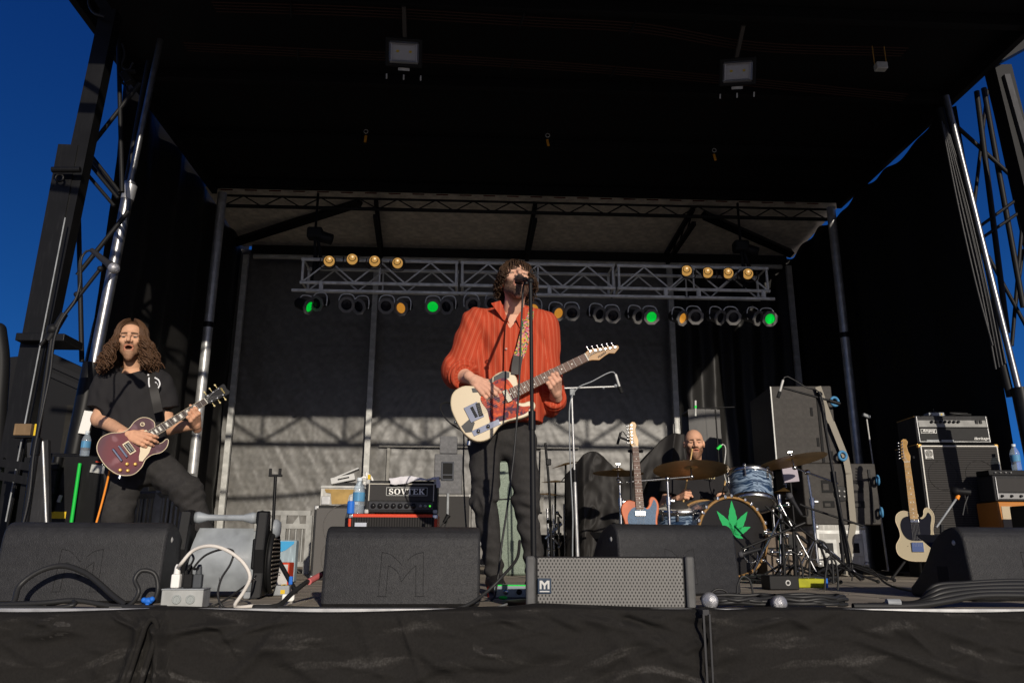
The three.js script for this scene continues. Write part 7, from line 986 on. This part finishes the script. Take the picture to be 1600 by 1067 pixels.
function hairStrands(o) {                              // o: m (head matrix), n, ang(i)->angle round the head (0 = face), len, vol, curl, r
  const out = [];
  for (let i = 0; i < o.n; i++) {
    const a = o.ang(i), ls = o.len(a) * rr(0.75, 1.12), vol = o.vol * rr(0.5, 1.25), ph = rr(0, 6.28), ph2 = rr(0, 6.28), lift = 1 + rr(0.0, 0.10) + o.puff * rnd(), pts = [], fr = o.freq * rr(0.8, 1.3), polar = o.polar ? o.polar(a) : 95;
    const a0 = a + rr(-0.25, 0.25), st = o.wild || 0, nS = 5, nD = o.seg;
    for (let k = 0; k < nS; k++) { const phi = mix(12, polar, k / (nS - 1)) * D2R, aa = mix(a0, a, k / (nS - 1)); pts.push(V(Math.sin(phi) * Math.sin(aa) * 0.083 * lift + (k / nS) * st * rr(-0.01, 0.01), 0.032 + Math.cos(phi) * 0.100 * lift, -0.012 + Math.sin(phi) * Math.cos(aa) * 0.104 * lift)); }
    const e = pts[nS - 1].clone();
    for (let k = 1; k <= nD; k++) { const t = k / nD, am = o.curl * sstep(0, 0.35, t), R = 1 + vol * Math.pow(t, 0.8) / 0.09 * 0.09 / Math.max(0.06, Math.hypot(e.x, e.z)); pts.push(V(e.x * R + am * Math.sin(fr * t + ph), e.y - ls * t + am * 0.5 * Math.cos(fr * t * 1.1 + ph2), e.z * R + am * Math.cos(fr * t + ph))); }
    out.push(tube(pts, o.r * rr(0.7, 1.3), (nS + nD) * (o.sub || 2), 4));
  }
  return out.map(g => { g.applyMatrix4(o.m); return g; });
}
function clothUV(geo, bones) {                         // stripes follow each sleeve; per-triangle choice of bone
  const g = geo.index ? geo.toNonIndexed() : geo, p = g.attributes.position, uv = new Float32Array(p.count * 2), c = V(), q = V();
  for (let i = 0; i < p.count; i += 3) {
    c.set(0, 0, 0); for (let k = 0; k < 3; k++) c.add(q.fromBufferAttribute(p, i + k)); c.multiplyScalar(1 / 3);
    let best = null, bd = 1e9; for (const b of bones) { const d = b.f(c.x, c.y, c.z); if (d < bd) { bd = d; best = b; } }
    let u0 = null; for (let k = 0; k < 3; k++) { q.fromBufferAttribute(p, i + k); let u, v; if (best.torso) { u = q.x + 0.25 * (q.z - best.z) * (q.x > best.x ? 1 : -1); v = q.y; } else { const r = q.clone().sub(best.a), al = r.dot(best.d); r.addScaledVector(best.d, -al); u = Math.atan2(r.dot(best.e), r.dot(best.w)) * 0.078; v = al; if (u0 !== null && Math.abs(u - u0) > 0.25) u += u < u0 ? 0.49 : -0.49; u0 = u; } uv[(i + k) * 2] = u; uv[(i + k) * 2 + 1] = v; }
  }
  g.setAttribute('uv', new THREE.BufferAttribute(uv, 2)); return g;
}
const bone = (a, b, r) => { const d = b.clone().sub(a).normalize(), e = d.clone().cross(V(0, 0, 1)).normalize(), w = e.clone().cross(d).normalize(); return { f: cap(a, b, r), a, d, e, w }; };
const skinMat = M(1, 1, 1, { vertexColors: true, roughness: 0.62, bumpMap: pebble, bumpScale: 0.0006 });
function headMatrix(c, pitch, yaw, roll, s = 1) { return new THREE.Matrix4().compose(c, new THREE.Quaternion().setFromEuler(new THREE.Euler(pitch, yaw, roll, 'YXZ')), V(s, s, s)); }
const localOf = (m, p) => p.clone().applyMatrix4(m.clone().invert());
function shoe(t, a, dir, s = 1, m = mat.leather) { const d = dir.clone().normalize(), f = uni(0.02, cap(a.clone().add(V(0, 0.05, 0)), a.clone().addScaledVector(d, 0.13 * s).add(V(0, 0.038, 0)), 0.046, 0.036), cap(a.clone().addScaledVector(d, 0.1 * s).add(V(0, 0.03, 0)), a.clone().addScaledVector(d, 0.18 * s).add(V(0, 0.03, 0)), 0.042, 0.034), cap(a.clone().addScaledVector(d, -0.05).add(V(0, 0.04, 0)), a.clone().add(V(0, 0.07, 0)), 0.04, 0.04)); const g = (x, y, z) => Math.max(f(x, y, z), 0.002 - y); mesh('shoe', [sdf(g, a.clone().add(V(-0.3, -0.01, -0.3)), a.clone().add(V(0.3, 0.16, 0.3)), 0.008)], m, t); }

function fretPose(G, x, origin) { G.updateMatrixWorld(true); const ax = v => v.transformDirection(G.matrixWorld), nDir = ax(V(1, 0, 0)), nUp = ax(V(0, 1, 0)), nF = ax(V(0, 0, 1)), N = G.localToWorld(V(x, 0, 0.012)).sub(origin), kn = N.clone().addScaledVector(nUp, -0.048).addScaledVector(nF, -0.012); return { nDir, nUp, nF, kn, wr: kn.clone().addScaledVector(nUp, -0.03).addScaledVector(nF, -0.084).add(V(0.006, -0.006, 0)) }; }
// ---------------------------------------------------------------- singer
{
  const z0 = -4.12, bx = P(800, 900, z0).x, t = thing('person', 'person singing into a microphone in a red striped shirt and dark jeans', 'person', [bx, 0, z0]);
  const J = (px, py, dz = 0) => P(px, py, z0 + dz).sub(t.position), skin = [0.60, 0.345, 0.235];
  const hm = headMatrix(J(806, 443, 0.06), -0.36, 0.14, -0.05, 1.0), nb = J(801, 500, -0.01);
  const shL = J(744, 503, -0.01), elL = J(714, 583, -0.02), wrL = J(741, 594, 0.17), shR = J(849, 508, -0.01), elR = J(861, 628, -0.06);
  // fretting hand on the neck
  const { nDir, nUp, nF, kn, wr: wrR } = fretPose(G1, 0.33, t.position);
  const chest = uni(0.05, ecap(J(800, 530, -0.02), J(795, 640, -0.02), 0.145, 0.13, 0.62), cap(J(760, 508, -0.01), J(838, 512, -0.01), 0.055), cap(nb, J(802, 520, -0.02), 0.06, 0.08));
  const cMn = J(735, 670, 0), cMx = J(868, 480, 0), cb = [V(Math.min(cMn.x, cMx.x) - 0.05, cMn.y - 0.05, -0.2), V(Math.max(cMn.x, cMx.x) + 0.02, cMx.y + 0.05, 0.2)];
  const skinC = (x, y, z) => { const k = 0.88 + 0.24 * n3(x * 40, y * 40, z * 40, 7); return skin.map(v => v * k); };
  const strum = handGeo(wrL, J(776, 620, 0.215).sub(wrL), V(0.15, -0.2, -1), V(0.45, 0.9, 0.1), [[14, 34, 20], [20, 34, 20], [26, 34, 20], [30, 34, 20]], [[0.75, 0.55, 0.35], [0.95, 0.05, 0.3], [0.95, -0.1, 0.3]], skin, 1.04);
  const fret = handGeo(wrR, kn.clone().sub(wrR), nUp.clone().add(V(-0.2, 0, 0)), nDir, [[40, 62, 55], [52, 66, 55], [45, 70, 55], [38, 66, 55]], [[0.3, 0.5, 0.85], [0.2, 0.2, 1], [0.1, 0.1, 1]], skin, 1.04);
  mesh('body', [headGeo({ neckBase: localOf(hm, nb), open: 0.017, skin, hairCol: [0.035, 0.02, 0.012], beard: 0.9, squint: true }).applyMatrix4(hm), sdf(chest, cb[0], cb[1], 0.01, skinC), armGeo(elL, wrL, 0.043, 0.028, skin), armGeo(elR, wrR, 0.042, 0.027, skin), strum, fret], skinMat, t);
  // shirt
  const torsoF = uni(0.07, ecap(J(800, 535, -0.01), J(794, 600, -0.005), 0.185, 0.19, 0.66), ecap(J(794, 600, -0.005), J(793, 690, -0.01), 0.19, 0.178, 0.68), cap(J(756, 506, -0.01), J(842, 510, -0.01), 0.072), cap(J(790, 492, -0.03), J(815, 494, -0.03), 0.066));
  const sl1 = cap(shL, elL, 0.080, 0.077), sl2 = cap(elL, elL.clone().lerp(wrL, 0.42), 0.074, 0.060), sr1 = cap(shR, elR, 0.080, 0.076), sr2 = cap(elR, elR.clone().lerp(wrR, 0.62), 0.07, 0.056);
  const cuffL = elL.clone().lerp(wrL, 0.46), dL = wrL.clone().sub(elL).normalize(), cuffR = elR.clone().lerp(wrR, 0.66), dR = wrR.clone().sub(elR).normalize(), hem = J(800, 664, 0).y, vA = J(795, 521, 0), vB = J(779, 474, 0), vC = J(823, 486, 0);
  const fold = (x, y, z) => 0.030 * (n3(x * 11 + y * 5, y * 3.5, z * 6, 31) - 0.5) + 0.018 * (n3(x * 24 + y * 10, y * 7, z * 12, 33) - 0.5) + 0.006 * Math.sin((x * 60 + y * 22) + 5 * n3(x * 6, y * 6, z * 6, 35)) * n3(x * 5, y * 5, z * 5, 37);
  const edge = (ax, ay, bx2, by, x, y) => ((bx2 - ax) * (y - ay) - (by - ay) * (x - ax)) / Math.hypot(bx2 - ax, by - ay);
  const shirtF = (x, y, z) => {
    let a = smin(torsoF(x, y, z), smin(sl1(x, y, z), sr1(x, y, z), 0.05), 0.055); let fa = Math.max(sl2(x, y, z), (x - cuffL.x) * dL.x + (y - cuffL.y) * dL.y + (z - cuffL.z) * dL.z), fb = Math.max(sr2(x, y, z), (x - cuffR.x) * dR.x + (y - cuffR.y) * dR.y + (z - cuffR.z) * dR.z);
    a = smin(a, Math.min(fa, fb), 0.03); a += fold(x, y, z); a = Math.max(a, hem - y + 0.012 * Math.sin(x * 14));
    const v = Math.max(edge(vA.x, vA.y, vB.x, vB.y, x, y), -edge(vA.x, vA.y, vC.x, vC.y, x, y), -z); // V opening
    return smax(a, -Math.max(v, -z + 0.02), 0.004);
  };
  const mn = V(Math.min(elL.x, shL.x) - 0.12, hem - 0.03, -0.24), mx = V(elR.x + 0.13, shL.y + 0.13, 0.26);
  const stripeT = tex(256, (u) => { const w = (f, a, b) => { const q = ((u * f) % 1 + 1) % 1; return sstep(a - 0.04, a, q) * (1 - sstep(b, b + 0.04, q)); }; const p1 = w(4, 0.30, 0.46), p2 = w(4, 0.62, 0.68), dk = w(4, 0.8, 0.9); return [mix(mix(0.40, 0.44, p1), 0.42, p2) - dk * 0.06, mix(mix(0.052, 0.098, p1), 0.072, p2) - dk * 0.012, mix(mix(0.022, 0.050, p1), 0.034, p2) - dk * 0.006]; }, { size: 0.108 });
  const sg = clothUV(sdf(shirtF, mn, mx, 0.0066), [{ f: torsoF, torso: true, x: J(797, 560).x, z: 0 }, bone(shL, elL, 0.086), bone(elL, cuffL, 0.075), bone(shR, elR, 0.078), bone(elR, cuffR, 0.066)]);
  const shirtM = M(1, 1, 1, { map: stripeT, roughness: 0.85, bumpMap: null }); mesh('shirt', [sg], shirtM, t, true);
  for (const [c, d, r] of [[cuffL, dL, 0.064], [cuffR, dR, 0.054]]) mesh('rolled_cuff', [torus(c.clone().addScaledVector(d, -0.012), r, 0.014, d, 8, 26), torus(c.clone().addScaledVector(d, -0.034), r + 0.006, 0.014, d, 8, 26)], shirtM, t);
  const flap = (pts, dz) => { const q = pts.map(p => J(p[0], p[1], dz)); return ext(q.map(p => [p.x, p.y]), 0.004, 0.001).translate(0, 0, q[0].z); };
  mesh('collar', [flap([[767, 474], [782, 470], [796, 506], [786, 500], [776, 486]], 0.10)], shirtM, t); mesh('collar', [flap([[826, 484], [818, 480], [806, 498], [812, 512], [820, 505]], 0.105)], shirtM, t);
  for (const y of [545, 575]) mesh('button', [ball(J(791, y, 0.124), 0.006, [1, 1, 0.5])], M(0.5, 0.3, 0.25), t);
  // strap
  const conf = tex(128, (u, v) => { const h = hash((u * 40) | 0, (v * 40) | 0, 4), c = [[0.5, 0.05, 0.10], [0.03, 0.28, 0.08], [0.55, 0.36, 0.04], [0.55, 0.2, 0.25], [0.03, 0.05, 0.03]][(h * 5) | 0]; return c; }, { size: 0.22 });
  const ribbon = (pts, w, nrm) => { const c = new THREE.CatmullRomCurve3(pts); return sheet(4, 30, (u, v) => { const p = c.getPoint(v), d = c.getTangent(v), s = d.clone().cross(nrm).normalize(); return p.addScaledVector(s, (u - 0.5) * w); }); };
  mesh('guitar_strap', [ribbon([J(826, 478, -0.03), J(826, 490, 0.08), J(822, 515, 0.135), J(815, 545, 0.165), J(810, 558, 0.17)], 0.056, V(0.1, 0.3, 1))], M(1, 1, 1, { map: conf, roughness: 0.7 }), t); mesh('strap_end', [ribbon([J(810, 556, 0.171), J(807, 572, 0.18), J(806, 585, 0.185)], 0.05, V(0.1, 0.3, 1))], mat.leather, t);
  // jeans
  const hipL = J(759, 690, -0.02), knL = J(757, 785, 0.05), anL = J(773, 897, 0.0), hipR = J(813, 690, -0.02), knR = J(822, 785, 0.03), anR = J(838, 905, 0.02); anL.y = 0.10; anR.y = 0.10;
  const pants = uni(0.022, cap(hipL, knL, 0.094, 0.066), cap(knL, anL, 0.066, 0.047), cap(hipR, knR, 0.092, 0.065), cap(knR, anR, 0.065, 0.049), ecap(J(786, 664, -0.02), J(786, 676, -0.02), 0.15, 0.155, 0.70));
  const waist = J(790, 652, 0).y, pf = (x, y, z) => { let a = pants(x, y, z) + 0.022 * (n3(x * 14, y * 22 + x * 8, z * 14, 41) - 0.5) + 0.006 * Math.sin(y * 70 + 26 * (x + n3(x * 8, y * 5, z * 8, 43))) * Math.exp(-Math.pow((y - knL.y + 0.02) / 0.10, 2)) + 0.007 * Math.sin(y * 90 + x * 30) * Math.exp(-Math.pow((y - 0.13) / 0.07, 2)); return Math.max(a, y - waist, 0.055 - y); };
  mesh('jeans', [sdf(pf, V(hipL.x - 0.2, 0.03, -0.22), V(anR.x + 0.16, waist + 0.03, 0.24), 0.0095)], mat.denim, t);
  shoe(t, V(anL.x, 0, anL.z), V(0.1, 0, 1)); shoe(t, V(anR.x, 0, anR.z), V(0.35, 0, 1));
  // hair
  const hairM = M(0.050, 0.028, 0.016, { roughness: 0.55 });
  const cut = (x, y, z) => Math.max(ell(V(0, 0.034, -0.014), 0.081, 0.098, 0.101)(x, y, z), (y - 0.075) * -0.6 + (z - 0.045) * 0.8); const cg = sdf(cut, V(-0.1, -0.08, -0.13), V(0.1, 0.15, 0.12), 0.006); cg.applyMatrix4(hm);
  mesh('hair', [cg, ...hairStrands({ m: hm, n: 520, ang: () => { const a = rr(0.75, 3.14); return rnd() < 0.5 ? a : -a; }, len: a => 0.030 + 0.018 * Math.abs(a), vol: 0.014, puff: 0.11, curl: 0.010, freq: 7, r: 0.0021, seg: 6, wild: 1.8 }), ...hairStrands({ m: hm, n: 40, ang: () => rr(-0.8, 0.85), len: a => 0.05 + 0.07 * Math.abs(a), vol: 0.004, puff: 0.08, curl: 0.005, freq: 5, r: 0.0022, seg: 5, wild: 1.2, polar: () => rr(48, 62) })], hairM, t);
}
// ---------------------------------------------------------------- long-haired guitarist
{
  const z0 = -4.88, bx = P(235, 900, z0).x, t = thing('person', 'person with long curly hair playing a wine-red guitar in a black T-shirt', 'person', [bx, 0, z0]);
  const J = (px, py, dz = 0) => P(px, py, z0 + dz).sub(t.position), skin = [0.58, 0.325, 0.20];
  const hm = headMatrix(J(204, 533, 0.05), -0.02, 0.27, 0.06, 0.97), nb = J(207, 583, -0.02), shL = J(171, 598, -0.02), elL = J(155, 655, -0.02), wrL = J(199, 679, 0.24), shR = J(247, 600, -0.02), elR = J(262, 668, -0.05);
  const { nDir, nUp, nF, kn, wr: wrR } = fretPose(G2, 0.40, t.position);
  const skinC = (x, y, z) => { const k = 0.88 + 0.24 * n3(x * 40, y * 40, z * 40, 7); return skin.map(v => v * k); };
  const chest = uni(0.05, ecap(J(207, 622, -0.02), J(207, 690, -0.02), 0.15, 0.13, 0.6), cap(nb, J(207, 600, -0.02), 0.058, 0.075));
  mesh('body', [headGeo({ neckBase: localOf(hm, nb), open: 0.015, skin, hairCol: [0.06, 0.032, 0.016], beard: 0.6, neckR: 0.047 }).applyMatrix4(hm), sdf(chest, V(-0.42, J(205, 700).y, -0.25), V(0.2, J(205, 575).y, 0.2), 0.011, skinC), armGeo(elL, wrL, 0.046, 0.029, skin, [cap(shL, elL, 0.05, 0.045)]), armGeo(elR, wrR, 0.044, 0.028, skin, [cap(shR, elR, 0.05, 0.044)]),
    handGeo(wrL, J(231, 688, 0.255).sub(wrL), V(0.1, -0.2, -1), V(0.2, 0.95, 0.1), [[10, 30, 20], [16, 30, 20], [22, 32, 20], [28, 34, 20]], [[0.8, 0.5, 0.35], [0.97, 0.0, 0.3], [0.97, -0.1, 0.3]], skin, 1.05), handGeo(wrR, kn.clone().sub(wrR), nUp.clone().add(V(-0.15, 0, 0)), nDir, [[40, 62, 55], [52, 66, 55], [45, 70, 55], [40, 66, 55]], [[0.3, 0.5, 0.85], [0.2, 0.2, 1], [0.1, 0.1, 1]], skin, 1.05)], skinMat, t);
  const tors = uni(0.06, ecap(J(207, 622, -0.02), J(210, 690, -0.02), 0.19, 0.165, 0.62), ecap(J(210, 690, -0.02), J(214, 722, -0.02), 0.165, 0.16, 0.7), cap(J(178, 600, -0.02), J(240, 602, -0.02), 0.066)), s1 = cap(shL, shL.clone().lerp(elL, 0.75), 0.084, 0.082), s2 = cap(shR, shR.clone().lerp(elR, 0.6), 0.080, 0.076);
  const eL = shL.clone().lerp(elL, 0.70), dL = elL.clone().sub(shL).normalize(), eR = shR.clone().lerp(elR, 0.56), dR = elR.clone().sub(shR).normalize(), nc = nb.clone().add(V(0, 0.03, 0.05)), hem = J(210, 722, 0).y;
  const shF = (x, y, z) => { let a = tors(x, y, z); const q = Math.max(s1(x, y, z), (x - eL.x) * dL.x + (y - eL.y) * dL.y + (z - eL.z) * dL.z), r = Math.max(s2(x, y, z), (x - eR.x) * dR.x + (y - eR.y) * dR.y + (z - eR.z) * dR.z); a = smin(a, Math.min(q, r), 0.04); a += 0.040 * (n3(x * 8 + y * 6, y * 5, z * 6, 51) - 0.5) + 0.026 * (n3(x * 22, y * 16 + x * 9, z * 12, 53) - 0.5); a = smax(a, -ell(nc, 0.085, 0.055, 0.10)(x, y, z), 0.006); return Math.max(a, hem - y); };
  mesh('t_shirt', [sdf(shF, V(shL.x - 0.19, hem - 0.02, -0.25), V(shR.x + 0.18, nb.y + 0.08, 0.2), 0.0078)], mat.tee, t);
  const W = M(0.7, 0.7, 0.7, { roughness: 0.8 }); mesh('shirt_print', [tube([J(232, 590, 0.118), J(232, 600, 0.124), J(235, 612, 0.126)], 0.005, 12, 5), ball(J(231, 586, 0.116), 0.006), tube([J(241, 590, 0.108), J(247, 594, 0.106), J(249, 601, 0.108), J(246, 607, 0.112)], 0.005, 14, 5), tube([J(242, 597, 0.112), J(245, 600, 0.112), J(244, 606, 0.113)], 0.004, 10, 5), ball(J(246, 612, 0.114), 0.006)], W, t);
  const ribbon = (pts, w, nrm) => { const c = new THREE.CatmullRomCurve3(pts); return sheet(4, 30, (u, v) => { const p = c.getPoint(v), d = c.getTangent(v), s = d.clone().cross(nrm).normalize(); return p.addScaledVector(s, (u - 0.5) * w); }); };
  mesh('guitar_strap', [ribbon([J(232, 575, -0.05), J(235, 585, 0.07), J(239, 605, 0.128), J(244, 630, 0.14), J(247, 644, 0.165)], 0.05, V(0.1, 0.3, 1))], M(0.03, 0.028, 0.026, { roughness: 0.5 }), t);
  // jeans: wide stance
  const hL = J(196, 722, -0.02), kL = J(184, 800, 0.06), aL = J(168, 900, 0.0), hR = J(232, 720, -0.02), kR = J(293, 768, 0.10), aR = J(335, 880, 0.02); aL.y = 0.1; aR.y = 0.1;
  const pants = uni(0.04, cap(hL, kL, 0.112, 0.085), cap(kL, aL, 0.085, 0.06), cap(hR, kR, 0.112, 0.084), cap(kR, aR, 0.084, 0.06), ecap(J(213, 712, -0.02), J(213, 722, -0.02), 0.15, 0.155, 0.72)), waist = J(213, 705, 0).y;
  const pf = (x, y, z) => { let a = pants(x, y, z) + 0.024 * (n3(x * 13 + y * 8, y * 20, z * 12, 61) - 0.5) + 0.004 * Math.sin((x - y) * 75 + 12 * n3(x * 6, y * 6, z * 6, 63)) * Math.exp(-Math.pow((y - kR.y) / 0.12, 2)); return Math.max(a, y - waist, 0.055 - y); };
  mesh('jeans', [sdf(pf, V(aL.x - 0.2, 0.03, -0.24), V(aR.x + 0.16, waist + 0.02, 0.28), 0.0105)], mat.denim, t); shoe(t, V(aL.x, 0, aL.z), V(-0.3, 0, 1)); shoe(t, V(aR.x, 0, aR.z), V(0.4, 0, 1));
  const hairM = M(0.085, 0.045, 0.024, { roughness: 0.5 }); const cut = (x, y, z) => Math.max(ell(V(0, 0.034, -0.018), 0.084, 0.098, 0.104)(x, y, z), (y - 0.095) * -0.72 + (z - 0.05) * 0.7); const cg = sdf(cut, V(-0.1, -0.1, -0.14), V(0.1, 0.15, 0.12), 0.006); cg.applyMatrix4(hm);
  mesh('hair', [cg, ...hairStrands({ m: hm, n: 900, ang: () => { const a = 0.78 + 2.36 * Math.pow(rnd(), 1.25); return rnd() < 0.5 ? a : -a; }, len: a => 0.16 + 0.06 * Math.abs(Math.sin(a)), vol: 0.074, puff: 0.12, curl: 0.017, freq: 17, r: 0.0032, seg: 11, sub: 2, wild: 1.4 })], hairM, t);
  solo('instrument_cable', 'bright orange cord hanging from the wine-red guitar', 'cord', [tube([P(172, 727, -4.70), P(176, 735, -4.68), P(185, 742, -4.66), P(198, 742, -4.68), P(207, 739, -4.70)], 0.006, 30, 7), tube([P(172, 727, -4.70), P(170, 738, -4.72), P(160, 780, -4.72), P(150, 816, -4.7), V(P(140, 860, -4.7).x, 0.2, -4.68), V(P(138, 890, -4.7).x, 0.007, -4.6), V(P(180, 900, -4.6).x, 0.007, -4.4)], 0.006, 50, 7)], mat.orange);
}
// ---------------------------------------------------------------- drummer
{
  const z0 = -6.72, bx = P(1085, 800, z0).x, t = thing('person', 'person with a shaved head and beard seated behind the drum kit', 'person', [bx, 0, z0]);
  const J = (px, py, dz = 0) => P(px, py, z0 + dz).sub(t.position), skin = [0.60, 0.335, 0.215], hm = headMatrix(J(1085, 694, 0.06), 0.03, -0.17, 0.02, 1.02), nb = J(1084, 730, -0.02);
  const shL = J(1052, 738, -0.02), elL = J(1040, 790, 0.05), wrL = J(1061, 779, 0.28), shR = J(1115, 739, -0.02), elR = J(1127, 785, 0.02), wrR = J(1096, 803, 0.22);
  const skinC = (x, y, z) => { const k = 0.88 + 0.24 * n3(x * 40, y * 40, z * 40, 7); return skin.map(v => v * k); };
  const chest = uni(0.05, ecap(J(1084, 752, -0.02), J(1084, 810, -0.02), 0.14, 0.13, 0.6), cap(nb, J(1084, 742, -0.02), 0.058, 0.075));
  const fist = [[70, 85, 60], [74, 85, 60], [78, 85, 60], [80, 85, 60]], th = [[0.6, 0.5, 0.6], [0.4, -0.4, 0.8], [0.2, -0.8, 0.5]];
  mesh('body', [headGeo({ neckBase: localOf(hm, nb), open: 0.004, skin, hairCol: [0.07, 0.03, 0.014], beard: 0.8, squint: true, buzz: true, neckR: 0.06 }).applyMatrix4(hm), sdf(chest, V(-0.25, J(1085, 815).y, -0.2), V(0.25, J(1085, 722).y, 0.2), 0.012, skinC), armGeo(elL, wrL, 0.046, 0.03, skin, [cap(shL, elL, 0.052, 0.046)]), armGeo(elR, wrR, 0.046, 0.03, skin, [cap(shR, elR, 0.052, 0.046)]),
    handGeo(wrL, V(0.35, 0.35, 0.8), V(0.9, -0.2, -0.2), V(0.1, 0.95, -0.2), fist, th, skin, 1.05), handGeo(wrR, V(-0.5, 0, 0.8), V(-0.1, -0.95, 0.0), V(-0.8, 0.1, -0.5), fist, th, skin, 1.05)], skinMat, t);
  const tors = uni(0.06, ecap(J(1084, 755, -0.02), J(1084, 800, -0.02), 0.20, 0.185, 0.64), ecap(J(1084, 800, -0.02), J(1084, 838, -0.02), 0.185, 0.19, 0.7), cap(J(1060, 741, -0.02), J(1108, 742, -0.02), 0.068)), s1 = cap(shL, shL.clone().lerp(elL, 0.7), 0.088, 0.084), s2 = cap(shR, shR.clone().lerp(elR, 0.75), 0.086, 0.082), eL = shL.clone().lerp(elL, 0.7), dL = elL.clone().sub(shL).normalize(), eR = shR.clone().lerp(elR, 0.72), dR = elR.clone().sub(shR).normalize(), nc = nb.clone().add(V(0, 0.04, 0.045));
  const shF = (x, y, z) => { let a = tors(x, y, z); const q = Math.max(s1(x, y, z), (x - eL.x) * dL.x + (y - eL.y) * dL.y + (z - eL.z) * dL.z), r = Math.max(s2(x, y, z), (x - eR.x) * dR.x + (y - eR.y) * dR.y + (z - eR.z) * dR.z); a = smin(a, Math.min(q, r), 0.04) + 0.036 * (n3(x * 9 + y * 5, y * 7, z * 7, 71) - 0.5); return Math.max(smax(a, -ell(nc, 0.085, 0.055, 0.10)(x, y, z), 0.006), 0.47 - y); };
  mesh('t_shirt', [sdf(shF, V(shL.x - 0.2, 0.45, -0.25), V(shR.x + 0.2, nb.y + 0.1, 0.22), 0.01)], mat.tee, t);
  mesh('shirt_print', [text('YOUS', 'sans', 0.028, 0.003).scale(0.8, 1.3, 1).rotateX(-0.15).translate(...J(1110, 745, 0.135).toArray())], M(0.5, 0.42, 0.22), t);
  const hp = uni(0.05, cap(V(-0.09, 0.56, -0.02), V(-0.24, 0.50, 0.40), 0.10, 0.08), cap(V(-0.24, 0.50, 0.40), V(-0.24, 0.1, 0.36), 0.075, 0.055), cap(V(0.09, 0.56, -0.02), V(0.20, 0.50, 0.38), 0.10, 0.08), cap(V(0.20, 0.50, 0.38), V(0.20, 0.1, 0.34), 0.075, 0.055), cap(V(-0.07, 0.6, -0.03), V(0.07, 0.6, -0.03), 0.13));
  mesh('jeans', [sdf((x, y, z) => Math.max(hp(x, y, z), 0.055 - y, y - 0.66, 0.488 - y - Math.max(0, z - 0.17) * 9), V(-0.42, 0.03, -0.25), V(0.4, 0.72, 0.55), 0.013)], mat.denim, t); shoe(t, V(-0.24, 0, 0.36), V(-0.1, 0, 1)); shoe(t, V(0.20, 0, 0.34), V(0.1, 0, 1));
  const stickM = M(0.55, 0.36, 0.15, { roughness: 0.5 }); const sk = (lab, a, b) => solo('drumstick', lab, 'drumstick', [rod(a, b, 0.0078, 0.006, 8), ball(b, 0.0085, [1, 1.3, 1], 8, 6)], stickM);
  sk('wooden drumstick raised in the drummer\'s fist before the crash cymbal', P(1068, 784, z0 + 0.34), P(1082, 703, z0 + 0.40)); sk('wooden drumstick held low beside the rack tom', P(1122, 800, z0 + 0.3), P(1134, 752, z0 + 0.26));
}
{ // guitar lead of the singer
  solo('instrument_cable', 'black cord with a blue plug sleeve looping from the cream guitar', 'cord', [tube([P(740, 683, -3.96), P(725, 675, -3.97), P(700, 658, -4.0), P(688, 640, -4.05), P(692, 630, -4.15), P(706, 632, -4.25), P(722, 660, -4.3), P(724, 740, -4.3), P(728, 820, -4.3), V(P(735, 900, -4.3).x, 0.1, -4.3), V(P(745, 915, -4.2).x, 0.007, -4.15)], 0.0042, 90, 6)], mat.cableBlack);
  solo('plug_sleeve', 'bright blue sleeve on the cream guitar\'s cord', 'plug', [rod(P(726, 676, -3.968), P(738, 682, -3.96), 0.0078)], M(0.03, 0.25, 0.7));
}

scene.traverse(o => { if (o.isMesh) { o.castShadow = true; o.receiveShadow = true; } });
renderer.render(scene, camera);
